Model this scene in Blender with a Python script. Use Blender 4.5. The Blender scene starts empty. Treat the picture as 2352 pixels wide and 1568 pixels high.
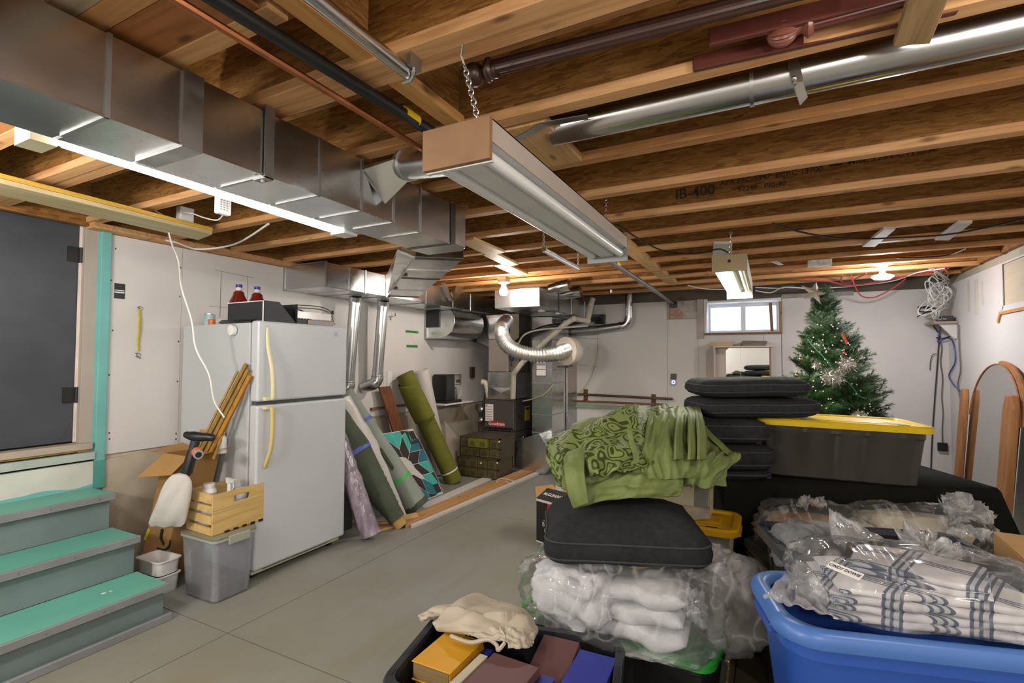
import bpy, bmesh, math, random
from mathutils import Vector as V, Matrix, noise
random.seed(7)
SC = bpy.context.scene
COL = SC.collection
PI = math.pi
R = math.radians

# ---------------------------------------------------------------- camera, world, lamps, exposure
FPX, CAMH = 1145.0, 1.47
YAW, PITCH, ROLL = R(27.2), R(2.09), R(.16)
FWD = V((-math.sin(YAW) * math.cos(PITCH), math.cos(YAW) * math.cos(PITCH), math.sin(PITCH)))
_r = V((math.cos(YAW), math.sin(YAW), 0)); _u = _r.cross(FWD)
RIGHT = _r * math.cos(ROLL) + _u * math.sin(ROLL)
UP = -_r * math.sin(ROLL) + _u * math.cos(ROLL)
CAM = V((0, 0, CAMH))
cd = bpy.data.cameras.new('camera'); co = bpy.data.objects.new('camera', cd); COL.objects.link(co)
cd.sensor_width = 36.0; cd.lens = FPX / 2352 * 36; cd.clip_start = .05; cd.clip_end = 100
co.matrix_world = Matrix(((RIGHT.x, UP.x, -FWD.x, 0), (RIGHT.y, UP.y, -FWD.y, 0), (RIGHT.z, UP.z, -FWD.z, CAMH), (0, 0, 0, 1)))
SC.camera = co

def P(px, py, x=None, y=None, z=None, d=None):
    """world point seen at pixel (px, py) of the 2352 x 1568 photo on a plane x=, y=, z= or at depth d"""
    v = RIGHT * ((px - 1176) / FPX) - UP * ((py - 784) / FPX) + FWD
    if x is not None: t = x / v.x
    elif y is not None: t = y / v.y
    elif z is not None: t = (z - CAMH) / v.z
    else: t = d
    return CAM + v * t

w = bpy.data.worlds.new('world'); SC.world = w; w.use_nodes = True
w.node_tree.nodes['Background'].inputs[0].default_value = (.80, .88, 1, 1)
w.node_tree.nodes['Background'].inputs[1].default_value = 2.6
SC.view_settings.view_transform = 'Standard'
SC.view_settings.look = 'None'
SC.view_settings.gamma = 1.0
SC.view_settings.use_curve_mapping = False
SC.view_settings.exposure = 0.95

def lamp(name, loc, power, color=(1, .95, .88), r=.06):
    l = bpy.data.lights.new(name, 'POINT'); l.energy = power; l.color = color; l.shadow_soft_size = r
    o = bpy.data.objects.new(name, l); COL.objects.link(o); o.location = loc
    return o
# added fill: unseen point lights behind and beside the camera, no fixtures modelled
lamp('fill_light', (-1.9, -1.5, 2.05), 85, (1, .95, .87), .15)
lamp('fill_light', (.75, -1.1, 2.0), 38, (1, .95, .87), .15)
lamp('fill_light', (.9, .9, 2.1), 15, (1, .95, .87), .12)
lamp('fill_light', (-2.6, .2, 2.05), 26, (1, .95, .88), .12)

XL, XR, YF, YB, JB, CEIL = -3.95, 1.75, 7.0, -2.6, 2.35, 2.652

# ---------------------------------------------------------------- materials
def _nt(name):
    m = bpy.data.materials.new(name); m.use_nodes = True
    nt = m.node_tree; b = nt.nodes['Principled BSDF']
    return m, nt, b
def rgba(c, k=1.0): return (min(1, c[0] * k), min(1, c[1] * k), min(1, c[2] * k), 1)
def hexc(h):
    h = h.lstrip('#'); o = []
    for i in (0, 2, 4):
        c = int(h[i:i + 2], 16) / 255
        o.append(c / 12.92 if c <= .04045 else ((c + .055) / 1.055) ** 2.4)
    return tuple(o)
def coords(nt, stretch=(1, 1, 1), rot=(0, 0, 0), kind='Object'):
    tc = nt.nodes.new('ShaderNodeTexCoord'); mp = nt.nodes.new('ShaderNodeMapping')
    mp.inputs['Scale'].default_value = stretch; mp.inputs['Rotation'].default_value = rot
    nt.links.new(tc.outputs[kind], mp.inputs['Vector'])
    return mp.outputs['Vector']
def ramp(nt, fac, stops):
    r = nt.nodes.new('ShaderNodeValToRGB')
    e = r.color_ramp.elements
    e[0].position, e[0].color = stops[0][0], stops[0][1]
    e[1].position, e[1].color = stops[-1][0], stops[-1][1]
    for p, c in stops[1:-1]:
        x = e.new(p); x.color = c
    nt.links.new(fac, r.inputs['Fac'])
    return r.outputs['Color']
def tnoise(nt, vec, scale, detail=3, rough=.55, dist=0):
    n = nt.nodes.new('ShaderNodeTexNoise'); n.inputs['Scale'].default_value = scale
    n.inputs['Detail'].default_value = detail; n.inputs['Roughness'].default_value = rough
    n.inputs['Distortion'].default_value = dist
    nt.links.new(vec, n.inputs['Vector']); return n.outputs['Fac']
def bump(nt, b, h, strength=.2, dist=.01):
    bp = nt.nodes.new('ShaderNodeBump'); bp.inputs['Strength'].default_value = strength; bp.inputs['Distance'].default_value = dist
    nt.links.new(h, bp.inputs['Height']); nt.links.new(bp.outputs['Normal'], b.inputs['Normal'])
def mixc(nt, fac, a, b_, mode='MIX'):
    m = nt.nodes.new('ShaderNodeMix'); m.data_type = 'RGBA'; m.blend_type = mode
    for i, s in ((0, fac), (6, a), (7, b_)):
        if hasattr(s, 'links'): nt.links.new(s, m.inputs[i])
        else: m.inputs[i].default_value = s
    return m.outputs[2]
def mth(nt, op, a, b_=None, c=None):
    n = nt.nodes.new('ShaderNodeMath'); n.operation = op
    for i, s in enumerate((a, b_, c)):
        if s is None: continue
        if hasattr(s, 'links'): nt.links.new(s, n.inputs[i])
        else: n.inputs[i].default_value = s
    return n.outputs[0]
MATS = {}
def pm(name, col, rough=.5, metal=0, var=.12, scale=6, stretch=(1, 1, 1), bmp=0, bscale=40, spec=.5, col2=None, trans=0, emit=0, alpha=1, detail=3):
    """general painted, plastic or fabric material with a little variation"""
    if name in MATS: return MATS[name]
    if isinstance(col, str): col = hexc(col)
    if isinstance(col2, str): col2 = hexc(col2)
    m, nt, b = _nt(name)
    vec = coords(nt, stretch)
    if var or col2:
        f = tnoise(nt, vec, scale, detail)
        c2 = rgba(col2) if col2 else rgba(col, 1 + var)
        nt.links.new(ramp(nt, f, [(.3, rgba(col, 1 - var)), (.7, c2)]), b.inputs['Base Color'])
    else: b.inputs['Base Color'].default_value = rgba(col)
    b.inputs['Roughness'].default_value = rough; b.inputs['Metallic'].default_value = metal
    b.inputs['Specular IOR Level'].default_value = spec
    if bmp: bump(nt, b, tnoise(nt, vec, bscale, 4), bmp)
    if trans: b.inputs['Transmission Weight'].default_value = trans
    if alpha < 1: b.inputs['Alpha'].default_value = alpha
    if emit:
        b.inputs['Emission Color'].default_value = rgba(col); b.inputs['Emission Strength'].default_value = emit
    MATS[name] = m; return m
def wood(name, light, dark, axis=0, scale=3.0, rough=.6, knots=True):
    if name in MATS: return MATS[name]
    light, dark = hexc(light), hexc(dark)
    m, nt, b = _nt(name)
    st = [14, 14, 14]; st[axis] = .9
    vec = coords(nt, st)
    g = tnoise(nt, vec, scale, 5, .6, .6)
    c = ramp(nt, g, [(.25, rgba(dark)), (.55, rgba(light)), (.8, rgba(light, 1.12))])
    big = tnoise(nt, coords(nt, (1.1, 1.1, 1.1)), 1.3, 2)
    c = mixc(nt, mth(nt, 'MULTIPLY', big, .55), c, rgba(dark))
    if knots:
        v = nt.nodes.new('ShaderNodeTexVoronoi'); ks = [9, 9, 9]; ks[axis] = 3.2
        nt.links.new(coords(nt, ks), v.inputs['Vector']); v.inputs['Scale'].default_value = 1.0
        k = ramp(nt, v.outputs['Distance'], [(.05, (1, 1, 1, 1)), (.14, (0, 0, 0, 1))])
        c = mixc(nt, mth(nt, 'MULTIPLY', k, .75), c, rgba(dark, .3))
    nt.links.new(c, b.inputs['Base Color']); b.inputs['Roughness'].default_value = rough
    b.inputs['Specular IOR Level'].default_value = .25
    bump(nt, b, g, .15, .004)
    MATS[name] = m; return m
def osb(name, plane='xz', tint=1.0):
    """oriented strand board: layers of long flakes at random angles"""
    if name in MATS: return MATS[name]
    m, nt, b = _nt(name)
    cols = [hexc(x) for x in ('#6b4520', '#8a5e2e', '#9c6e38', '#ad8048', '#7d5328')]
    out = None; hh = None
    ang = {'xz': 1, 'xy': 2, 'yz': 0}[plane]
    for i, (a, s) in enumerate(((.5, 1.0), (-.9, .8), (1.5, 1.3))):
        rot = [0, 0, 0]; rot[ang] = a
        st = [0, 0, 0]; ax = {'xz': (0, 2, 1), 'xy': (0, 1, 2), 'yz': (1, 2, 0)}[plane]
        st[ax[0]] = 14 * s; st[ax[1]] = 85 * s; st[ax[2]] = 50 * s
        n = nt.nodes.new('ShaderNodeTexNoise'); n.inputs['Scale'].default_value = 5
        vo = nt.nodes.new('ShaderNodeTexVoronoi'); vo.inputs['Scale'].default_value = 1.0
        vec = coords(nt, st, rot)
        nt.links.new(vec, vo.inputs['Vector'])
        sep = nt.nodes.new('ShaderNodeSeparateColor'); nt.links.new(vo.outputs['Color'], sep.inputs[0])
        c = ramp(nt, sep.outputs[0], [(0, rgba(cols[0], tint)), (.25, rgba(cols[1], tint)), (.55, rgba(cols[2], tint)), (.85, rgba(cols[3], tint)), (1, rgba(cols[4], tint))])
        if out is None: out, hh = c, sep.outputs[0]
        else:
            k = mth(nt, 'GREATER_THAN', sep.outputs[1], .55)
            out = mixc(nt, k, out, c)
    out = mixc(nt, .28, out, rgba(hexc('#8f6534'), tint))
    fine = tnoise(nt, coords(nt, (60, 60, 60)), 3, 3)
    out = mixc(nt, .22, out, ramp(nt, fine, [(.3, (.25, .25, .25, 1)), (.7, (1, 1, 1, 1))]), 'MULTIPLY')
    nt.links.new(out, b.inputs['Base Color']); b.inputs['Roughness'].default_value = .65
    b.inputs['Specular IOR Level'].default_value = .25
    bump(nt, b, hh, .25, .006)
    MATS[name] = m; return m
def galv(name, col=(.60, .61, .62), rough=.3, var=.1, scale=9):
    if name in MATS: return MATS[name]
    m, nt, b = _nt(name)
    vec = coords(nt)
    f = tnoise(nt, vec, scale, 4)
    nt.links.new(ramp(nt, f, [(.25, rgba(col, 1 - var)), (.7, rgba(col, 1 + var))]), b.inputs['Base Color'])
    b.inputs['Metallic'].default_value = 1
    nt.links.new(ramp(nt, f, [(.25, rgba((rough * 1.35,) * 3)), (.75, rgba((rough * .8,) * 3))]), b.inputs['Roughness'])
    bump(nt, b, tnoise(nt, vec, 2.6, 1), .10, .03)
    MATS[name] = m; return m
def clear_film(name, tint=(1, 1, 1), haze=.12, gloss=.5, bs=16, wrinkle=.6):
    """thin crumpled polythene"""
    if name in MATS: return MATS[name]
    m = bpy.data.materials.new(name); m.use_nodes = True; nt = m.node_tree; nt.nodes.clear()
    o = nt.nodes.new('ShaderNodeOutputMaterial')
    t = nt.nodes.new('ShaderNodeBsdfTransparent'); t.inputs[0].default_value = rgba(tint)
    g = nt.nodes.new('ShaderNodeBsdfGlossy'); g.inputs['Roughness'].default_value = .09; g.inputs['Color'].default_value = (1, 1, 1, 1)
    d = nt.nodes.new('ShaderNodeBsdfDiffuse'); d.inputs['Color'].default_value = (.85, .86, .88, 1)
    vec = coords(nt, (1, .55, .8), (.3, .4, .7))
    n1 = nt.nodes.new('ShaderNodeTexNoise'); n1.inputs['Scale'].default_value = bs; n1.inputs['Detail'].default_value = 1.5; n1.inputs['Distortion'].default_value = 1.2
    nt.links.new(vec, n1.inputs['Vector'])
    rid = mth(nt, 'ABSOLUTE', mth(nt, 'SUBTRACT', n1.outputs['Fac'], .5))
    cre = ramp(nt, rid, [(.0, (1, 1, 1, 1)), (.012, (.7, .7, .7, 1)), (.035, (0, 0, 0, 1))])  # white along creases: whitened polythene plus highlight streaks put into the colour
    bp = nt.nodes.new('ShaderNodeBump'); bp.inputs['Strength'].default_value = wrinkle; bp.inputs['Distance'].default_value = .05
    nt.links.new(mth(nt, 'POWER', rid, .7), bp.inputs['Height'])
    nt.links.new(bp.outputs['Normal'], g.inputs['Normal'])
    lw = nt.nodes.new('ShaderNodeLayerWeight'); lw.inputs['Blend'].default_value = .25; nt.links.new(bp.outputs['Normal'], lw.inputs['Normal'])
    m1 = nt.nodes.new('ShaderNodeMixShader'); m2 = nt.nodes.new('ShaderNodeMixShader')
    nt.links.new(mth(nt, 'ADD', haze, mth(nt, 'MULTIPLY', cre, min(.3, wrinkle * .3))), m1.inputs[0])
    nt.links.new(t.outputs[0], m1.inputs[1]); nt.links.new(d.outputs[0], m1.inputs[2])
    nt.links.new(mth(nt, 'MULTIPLY', lw.outputs['Fresnel'], gloss), m2.inputs[0])
    nt.links.new(m1.outputs[0], m2.inputs[1]); nt.links.new(g.outputs[0], m2.inputs[2])
    nt.links.new(m2.outputs[0], o.inputs['Surface'])
    MATS[name] = m; return m
def emis(name, col, s):
    if name in MATS: return MATS[name]
    m = bpy.data.materials.new(name); m.use_nodes = True; nt = m.node_tree; nt.nodes.clear()
    o = nt.nodes.new('ShaderNodeOutputMaterial'); e = nt.nodes.new('ShaderNodeEmission')
    e.inputs[0].default_value = rgba(col); e.inputs[1].default_value = s
    nt.links.new(e.outputs[0], o.inputs['Surface']); MATS[name] = m; return m

# ---------------------------------------------------------------- mesh building
def frame(dirv, up=V((0, 0, 1))):
    d = dirv.normalized()
    if abs(d.dot(up)) > .98: up = V((1, 0, 0))
    a = up.cross(d).normalized(); b = d.cross(a)
    return a, b
class MB:
    def __init__(s): s.v = []; s.f = []; s.mi = []; s.cur = 0
    def add(s, vs, fs):
        o = len(s.v); s.v += [V(x) for x in vs]
        for f in fs: s.f.append([o + i for i in f]); s.mi.append(s.cur)
        return s
    def hexa(s, p):   # bottom loop 4, top loop 4
        return s.add(p, [(3, 2, 1, 0), (4, 5, 6, 7), (0, 1, 5, 4), (1, 2, 6, 5), (2, 3, 7, 6), (3, 0, 4, 7)])
    def box(s, a, b):
        (x0, y0, z0), (x1, y1, z1) = a, b
        if x0 > x1: x0, x1 = x1, x0
        if y0 > y1: y0, y1 = y1, y0
        if z0 > z1: z0, z1 = z1, z0
        return s.hexa([(x0, y0, z0), (x1, y0, z0), (x1, y1, z0), (x0, y1, z0), (x0, y0, z1), (x1, y0, z1), (x1, y1, z1), (x0, y1, z1)])
    def obox(s, c, size, M=None):
        c = V(c); h = V(size) / 2; p = []
        for z in (-1, 1):
            for x, y in ((-1, -1), (1, -1), (1, 1), (-1, 1)):
                q = V((x * h.x, y * h.y, z * h.z)); p.append(c + (M @ q if M else q))
        return s.hexa(p)
    def bar(s, a, b, w, h, up=V((0, 0, 1))):
        a, b = V(a), V(b); x, y = frame(b - a, up)
        q = [(-.5, -.5), (.5, -.5), (.5, .5), (-.5, .5)]
        lo = [a + x * (i * w) + y * (j * h) for i, j in q]; hi = [b + x * (i * w) + y * (j * h) for i, j in q]
        return s.hexa(lo + hi)
    def slab(s, quad, t):   # quad of four points thickened along its normal by t
        q = [V(x) for x in quad]; n = (q[1] - q[0]).cross(q[3] - q[0]).normalized() * t
        return s.hexa(q + [x + n for x in q])
    def prism(s, poly, ext):
        p = [V(x) for x in poly]; e = V(ext); n = len(p)
        return s.add(p + [x + e for x in p], [list(range(n))[::-1], list(range(n, 2 * n))] + [(i, (i + 1) % n, n + (i + 1) % n, n + i) for i in range(n)])
    def tube(s, pts, r, n=8, cap=True, fn=None):
        pts = [V(p) for p in pts]; k = len(pts); rs = r if isinstance(r, (list, tuple)) else [r] * k
        vs = []; a = None
        for i, p in enumerate(pts):
            d = (pts[min(i + 1, k - 1)] - pts[max(i - 1, 0)])
            if d.length < 1e-9: d = V((0, 0, 1))
            if a is None: a, b = frame(d)
            else:
                dn = d.normalized(); a = (a - dn * a.dot(dn))
                if a.length < 1e-6: a, b = frame(d)
                a.normalize(); b = dn.cross(a)
            for j in range(n):
                t = 2 * PI * j / n; rr = rs[i] * (fn(i, j) if fn else 1)
                vs.append(p + a * (math.cos(t) * rr) + b * (math.sin(t) * rr))
        fs = [(i * n + j, i * n + (j + 1) % n, (i + 1) * n + (j + 1) % n, (i + 1) * n + j) for i in range(k - 1) for j in range(n)]
        if cap: fs += [list(range(n))[::-1], [(k - 1) * n + j for j in range(n)]]
        return s.add(vs, fs)
    def loft(s, rings, cap=True):
        n = len(rings[0]); vs = [p for r in rings for p in r]; k = len(rings)
        fs = [(i * n + j, i * n + (j + 1) % n, (i + 1) * n + (j + 1) % n, (i + 1) * n + j) for i in range(k - 1) for j in range(n)]
        if cap: fs += [list(range(n))[::-1], [(k - 1) * n + j for j in range(n)]]
        return s.add(vs, fs)
    def lathe(s, prof, c=(0, 0, 0), n=20, axis=V((0, 0, 1)), cap=True):
        c = V(c); a, b = frame(V(axis)); ax = V(axis).normalized()
        return s.loft([[c + ax * z + a * (math.cos(2 * PI * j / n) * max(r, 1e-4)) + b * (math.sin(2 * PI * j / n) * max(r, 1e-4)) for j in range(n)] for r, z in prof], cap)
    def ball(s, c, r, nu=14, nv=8, sc=(1, 1, 1)):
        rings = []
        for i in range(nv + 1):
            t = PI * i / nv
            rings.append([V(c) + V((math.sin(t) * math.cos(2 * PI * j / nu) * sc[0], math.sin(t) * math.sin(2 * PI * j / nu) * sc[1], -math.cos(t) * sc[2])) * r if 0 < i < nv else V(c) + V((1e-5 * math.cos(2 * PI * j / nu), 1e-5 * math.sin(2 * PI * j / nu), -math.cos(t) * sc[2] * r)) for j in range(nu)])
        return s.loft(rings)
    def grid(s, fn, nu, nv):
        vs = [fn(i / nu, j / nv) for j in range(nv + 1) for i in range(nu + 1)]
        return s.add(vs, [(j * (nu + 1) + i, j * (nu + 1) + i + 1, (j + 1) * (nu + 1) + i + 1, (j + 1) * (nu + 1) + i) for j in range(nv) for i in range(nu)])
    def xf(s, M):
        s.v = [M @ x for x in s.v]; return s
def rrect(w, d, r, k=4, m=2):
    """rounded rectangle outline, counter-clockwise"""
    r = min(r, w / 2 - 1e-4, d / 2 - 1e-4); pts = []
    for cx, cy, a0 in ((1, -1, -PI / 2), (1, 1, 0), (-1, 1, PI / 2), (-1, -1, PI)):
        ox, oy = cx * (w / 2 - r), cy * (d / 2 - r)
        arc = [(ox + r * math.cos(a0 + PI / 2 * i / k), oy + r * math.sin(a0 + PI / 2 * i / k)) for i in range(k + 1)]
        pts.append(arc)
    out = []
    for i in range(4):
        out += pts[i]; a, b = pts[i][-1], pts[(i + 1) % 4][0]
        for q in range(1, m + 1):
            t = q / (m + 1); out.append((a[0] + (b[0] - a[0]) * t, a[1] + (b[1] - a[1]) * t))
    return out
def bez(pts, n=8):
    """Catmull-Rom through points"""
    p = [V(x) for x in pts]; p = [p[0]] + p + [p[-1]]; out = []
    for i in range(1, len(p) - 2):
        for k in range(n):
            t = k / n; a, b, c, d = p[i - 1], p[i], p[i + 1], p[i + 2]
            out.append(.5 * ((2 * b) + (c - a) * t + (2 * a - 5 * b + 4 * c - d) * t * t + (3 * b - a - 3 * c + d) * t ** 3))
    out.append(p[-2]); return out
ORG = {}
def thing(name, label, cat, loc, group=None, kind=None):
    o = bpy.data.objects.new(name, None); COL.objects.link(o); o.location = loc; o.empty_display_size = .05
    o['label'] = label; o['category'] = cat
    if group: o['group'] = group
    if kind: o['kind'] = kind
    ORG[o] = V(loc); return o
def obj(name, mb, mat, parent=None, smooth=False, bev=0, seg=2, label=None, cat=None, group=None, kind=None, solid=0, sub=0, ang=38):
    me = bpy.data.meshes.new(name)
    if parent is not None: org = ORG[parent]
    else:
        xs = [v.x for v in mb.v]; ys = [v.y for v in mb.v]; zs = [v.z for v in mb.v]
        org = V(((min(xs) + max(xs)) / 2, (min(ys) + max(ys)) / 2, min(zs)))
    me.from_pydata([v - org for v in mb.v], [], mb.f)
    ms = mat if isinstance(mat, (list, tuple)) else [mat]
    for m in ms: me.materials.append(m)
    if len(ms) > 1: me.polygons.foreach_set('material_index', mb.mi)
    bm = bmesh.new(); bm.from_mesh(me); bmesh.ops.recalc_face_normals(bm, faces=bm.faces); bm.to_mesh(me); bm.free()
    if smooth:
        me.polygons.foreach_set('use_smooth', [True] * len(me.polygons))
        if ang < 180: me.set_sharp_from_angle(angle=R(ang))
    o = bpy.data.objects.new(name, me); COL.objects.link(o)
    if parent is not None: o.parent = parent; ORG[o] = org
    else: o.location = org; ORG[o] = org
    if parent is not None and parent.type == 'MESH': o.location = (0, 0, 0)
    if bev:
        b = o.modifiers.new('bevel', 'BEVEL'); b.width = bev; b.segments = seg; b.limit_method = 'ANGLE'; b.angle_limit = R(40)
    if solid:
        b = o.modifiers.new('solid', 'SOLIDIFY'); b.thickness = solid; b.offset = 0
    if sub:
        b = o.modifiers.new('sub', 'SUBSURF'); b.levels = sub; b.render_levels = sub
    if label: o['label'] = label
    if cat: o['category'] = cat
    if group: o['group'] = group
    if kind: o['kind'] = kind
    return o
def bx(name, a, b, mat, parent=None, **k): return obj(name, MB().box(a, b), mat, parent, **k)
def dup(o, loc, rz=0.0, label=None, group=None, scale=None):
    def cp(x, par):
        c = x.copy(); COL.objects.link(c)
        if par is not None: c.parent = par
        for ch in x.children: cp(ch, c)
        return c
    c = cp(o, None); c.location = loc; c.rotation_euler = (0, 0, rz)
    if scale: c.scale = scale
    if label: c['label'] = label
    if group: c['group'] = group
    return c
def txt(name, body, size, org, xd, yd, mat, parent, bold=0, align='CENTER', proud=.0015, shear=0, sx=1.0):
    c = bpy.data.curves.new(name, 'FONT'); c.body = body; c.size = size; c.align_x = align; c.align_y = 'CENTER'; c.offset = bold; c.shear = shear
    c.resolution_u = 3
    t = bpy.data.objects.new(name, c); COL.objects.link(t)
    me = bpy.data.meshes.new_from_object(t.evaluated_get(bpy.context.evaluated_depsgraph_get()))
    COL.objects.unlink(t); bpy.data.objects.remove(t)
    x, y = V(xd).normalized(), V(yd).normalized(); z = x.cross(y)
    off = V(org) - ORG[parent] + z * proud
    for v in me.vertices: p = v.co.copy(); v.co = off + x * (p.x * sx) + y * p.y
    me.materials.clear(); me.materials.append(mat)
    o = bpy.data.objects.new(name, me); COL.objects.link(o); o.parent = parent
    return o

# common materials
M_flange = wood('flange_wood', '#d9ae7c', '#b4784a', 0, 2.4)
M_flange2 = wood('flange_wood_red', '#cf9c69', '#a06d3c', 0, 2.0)
M_woody = wood('stud_wood', '#cf9f62', '#a87541', 1, 2.4)
M_white_wood = wood('weathered_wood', '#b5a58c', '#7d6a52', 0, 3.0)
M_pine = wood('pine_wood', '#d9b682', '#bb8c50', 1, 2.2)
M_board = wood('pale_board', '#cdbf9c', '#ab976a', 1, 1.6, knots=False)
M_osb = osb('osb_web', 'xz', 1.15)
M_osbx = osb('osb_deck', 'xy', 1.1)
M_osby = osb('osb_block', 'yz', 1.0)
M_galv = galv('galvanised_sheet', (.60, .605, .61), .24, .04, 3)
M_galvb = galv('galvanised_pipe', (.62, .63, .64), .22)
M_galvd = galv('dull_galvanised', (.45, .46, .47), .36)
M_seam = pm('seam_steel', (.36, .36, .36), .45, 1, .1)
M_black = pm('black_plastic', (.012, .012, .013), .38, 0, .2)
M_dark = pm('dark_plastic', (.03, .03, .033), .4, 0, .2)
M_white = pm('white_plastic', (.78, .78, .77), .4, 0, .04)
M_wire = pm('white_cable', (.8, .79, .76), .45, 0, .04)
M_red = pm('red_cable', (.55, .05, .06), .45, 0, .1)
M_copper = pm('copper', (.55, .22, .10), .35, 1, .25, 8)
M_chain = pm('chain_steel', (.6, .58, .55), .3, 1, .1)
M_card = pm('cardboard', '#a9824f', .8, 0, .08, 5, bmp=.05)
M_drywall = pm('drywall_paint', '#d3d0ce', .75, 0, .035, 1.6, bmp=.02, bscale=120)
# ================================================================ SETTING
def floor_mat():
    m, nt, b = _nt('painted_concrete')
    vec = coords(nt)
    n = tnoise(nt, vec, 1.1, 5, .6, .3)
    c = ramp(nt, n, [(.25, rgba(hexc('#7c7a6c'))), (.5, rgba(hexc('#85857d'))), (.75, rgba(hexc('#8e9090')))])
    s = tnoise(nt, coords(nt, (3.0, .5, 1)), 1.2, 4, .6, .8)
    c = mixc(nt, mth(nt, 'MULTIPLY', ramp(nt, s, [(.52, (0, 0, 0, 1)), (.72, (1, 1, 1, 1))]), .5), c, rgba(hexc('#7b7658')))
    sp = nt.nodes.new('ShaderNodeTexVoronoi'); sp.inputs['Scale'].default_value = 3.1; nt.links.new(vec, sp.inputs['Vector'])
    k = ramp(nt, sp.outputs['Distance'], [(.012, (1, 1, 1, 1)), (.03, (0, 0, 0, 1))])
    c = mixc(nt, mth(nt, 'MULTIPLY', k, .55), c, rgba(hexc('#33332c')))
    nt.links.new(c, b.inputs['Base Color']); b.inputs['Roughness'].default_value = .48
    b.inputs['Specular IOR Level'].default_value = .4
    bump(nt, b, tnoise(nt, vec, 30, 4), .06)
    return m
M_floor = floor_mat()
M_gap = pm('dark_joint', (.06, .06, .05), .9, 0, .1)
fl = bx('floor', (XL - .3, YB, -.2), (XR + .3, YF + .3, -.006), M_gap, kind='structure')
g = .003
xs = [XL - .3, -2.6, -.16, XR + .3]; ys = [YB, -.7, 1.733, 4.17, YF + .3]
for i in range(3):
    for j in range(4):
        if i == 0 and j == 2: pass
        bx('slab', (xs[i] + g, ys[j] + g, -.05), (xs[i + 1] - g, ys[j + 1] - g, 0), M_floor, fl)

# ---- walls: concrete foundation below, drywall panels above
def concrete():
    m, nt, b = _nt('bare_concrete'); vec = coords(nt)
    n = tnoise(nt, vec, 2.2, 6, .65)
    nt.links.new(ramp(nt, n, [(.25, rgba(hexc('#978d7a'))), (.55, rgba(hexc('#b5ab98'))), (.8, rgba(hexc('#c6beb0')))]), b.inputs['Base Color'])
    b.inputs['Roughness'].default_value = .85; bump(nt, b, tnoise(nt, vec, 14, 6), .35, .012); return m
M_conc = concrete()
wl = bx('wall_left', (XL - .35, 1.70, 0), (XL - .015, YF + .35, CEIL), M_conc, kind='structure')
bx('wall_part', (XL - .35, YB, 0), (XL - .015, 1.70, .62), M_conc, wl)
bx('wall_part', (XL - .35, YB, .62), (XL - .015, .5, CEIL), M_drywall, wl)
bx('wall_part', (XL - .35, .5, 2.462), (XL - .015, 1.70, CEIL), M_conc, wl)
# exposed concrete face, its top edge broken
mb = MB(); n = 44; y0, y1 = 1.735, YF
tops = [.80 + .045 * noise.noise(V((i * .41, 3.1, 0))) for i in range(n + 1)]
for i in range(n):
    a, b = y0 + (y1 - y0) * i / n, y0 + (y1 - y0) * (i + 1) / n
    za, zb = tops[i], tops[i + 1]
    mb.hexa([(XL - .02, a, 0), (XL + .006, a, 0), (XL + .006, b, 0), (XL - .02, b, 0), (XL - .02, a, za), (XL + .004, a, za), (XL + .004, b, zb), (XL - .02, b, zb)])
obj('concrete_face', mb, M_conc, wl)
ys = [1.735, 2.205, 4.446, 6.69, YF]
for i in range(4):
    if i == 0:
        hy0, hy1, hz0, hz1 = 1.765, 1.835, 1.88, 1.985
        mb = MB()
        mb.box((XL - .013, ys[0], .83), (XL, hy0, 2.31)); mb.box((XL - .013, hy1, .83), (XL, ys[1] - .003, 2.31))
        mb.box((XL - .013, hy0, .83), (XL, hy1, hz0)); mb.box((XL - .013, hy0, hz1), (XL, hy1, 2.31))
        obj('drywall_panel', mb, M_drywall, wl)
        bx('outlet_hole', (XL - .0145, hy0, hz0), (XL - .0135, hy1, hz1), M_black, wl)
        mb = MB(); mb.box((XL - .013, hy0 + .005, hz0 + .04), (XL - .006, hy1 - .006, hz0 + .048)); mb.box((XL - .013, hy0 + .005, hz0 + .055), (XL - .006, hy1 - .006, hz0 + .06)); obj('wire_stub', mb, M_wire, wl)
    else:
        bx('drywall_panel', (XL - .013, ys[i], .83 if i < 3 else .83), (XL, ys[i + 1] - .003, 2.31), M_drywall, wl)
# panel screws near the bare edge
mb = MB()
for z in (2.22, 1.66, 1.36, .97, 2.0, .93):
    mb.obox((XL + .0005, 1.755 + .012 * math.sin(z * 9), z), (.002, .008, .011))
    mb.obox((XL + .0005, 2.19, z - .06), (.002, .008, .012))
obj('screw', mb, M_dark, wl, kind='stuff')

wf = bx('wall_far', (XL - .35, YF + .015, 0), (XR + .35, YF + .35, 1.80), M_conc, kind='structure')
M_band = pm('grey_brown_band', '#5d564c', .85, 0, .2, 5)  # top strip of the wall, darker grey-brown than the concrete
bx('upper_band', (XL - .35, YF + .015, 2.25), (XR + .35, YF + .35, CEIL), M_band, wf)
bx('upper_band', (XL - .35, YF + .015, 1.80), (-.74, YF + .35, 2.25), M_conc, wf)
bx('upper_band', (.145, YF + .015, 1.80), (XR + .35, YF + .35, 2.25), M_conc, wf)
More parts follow.
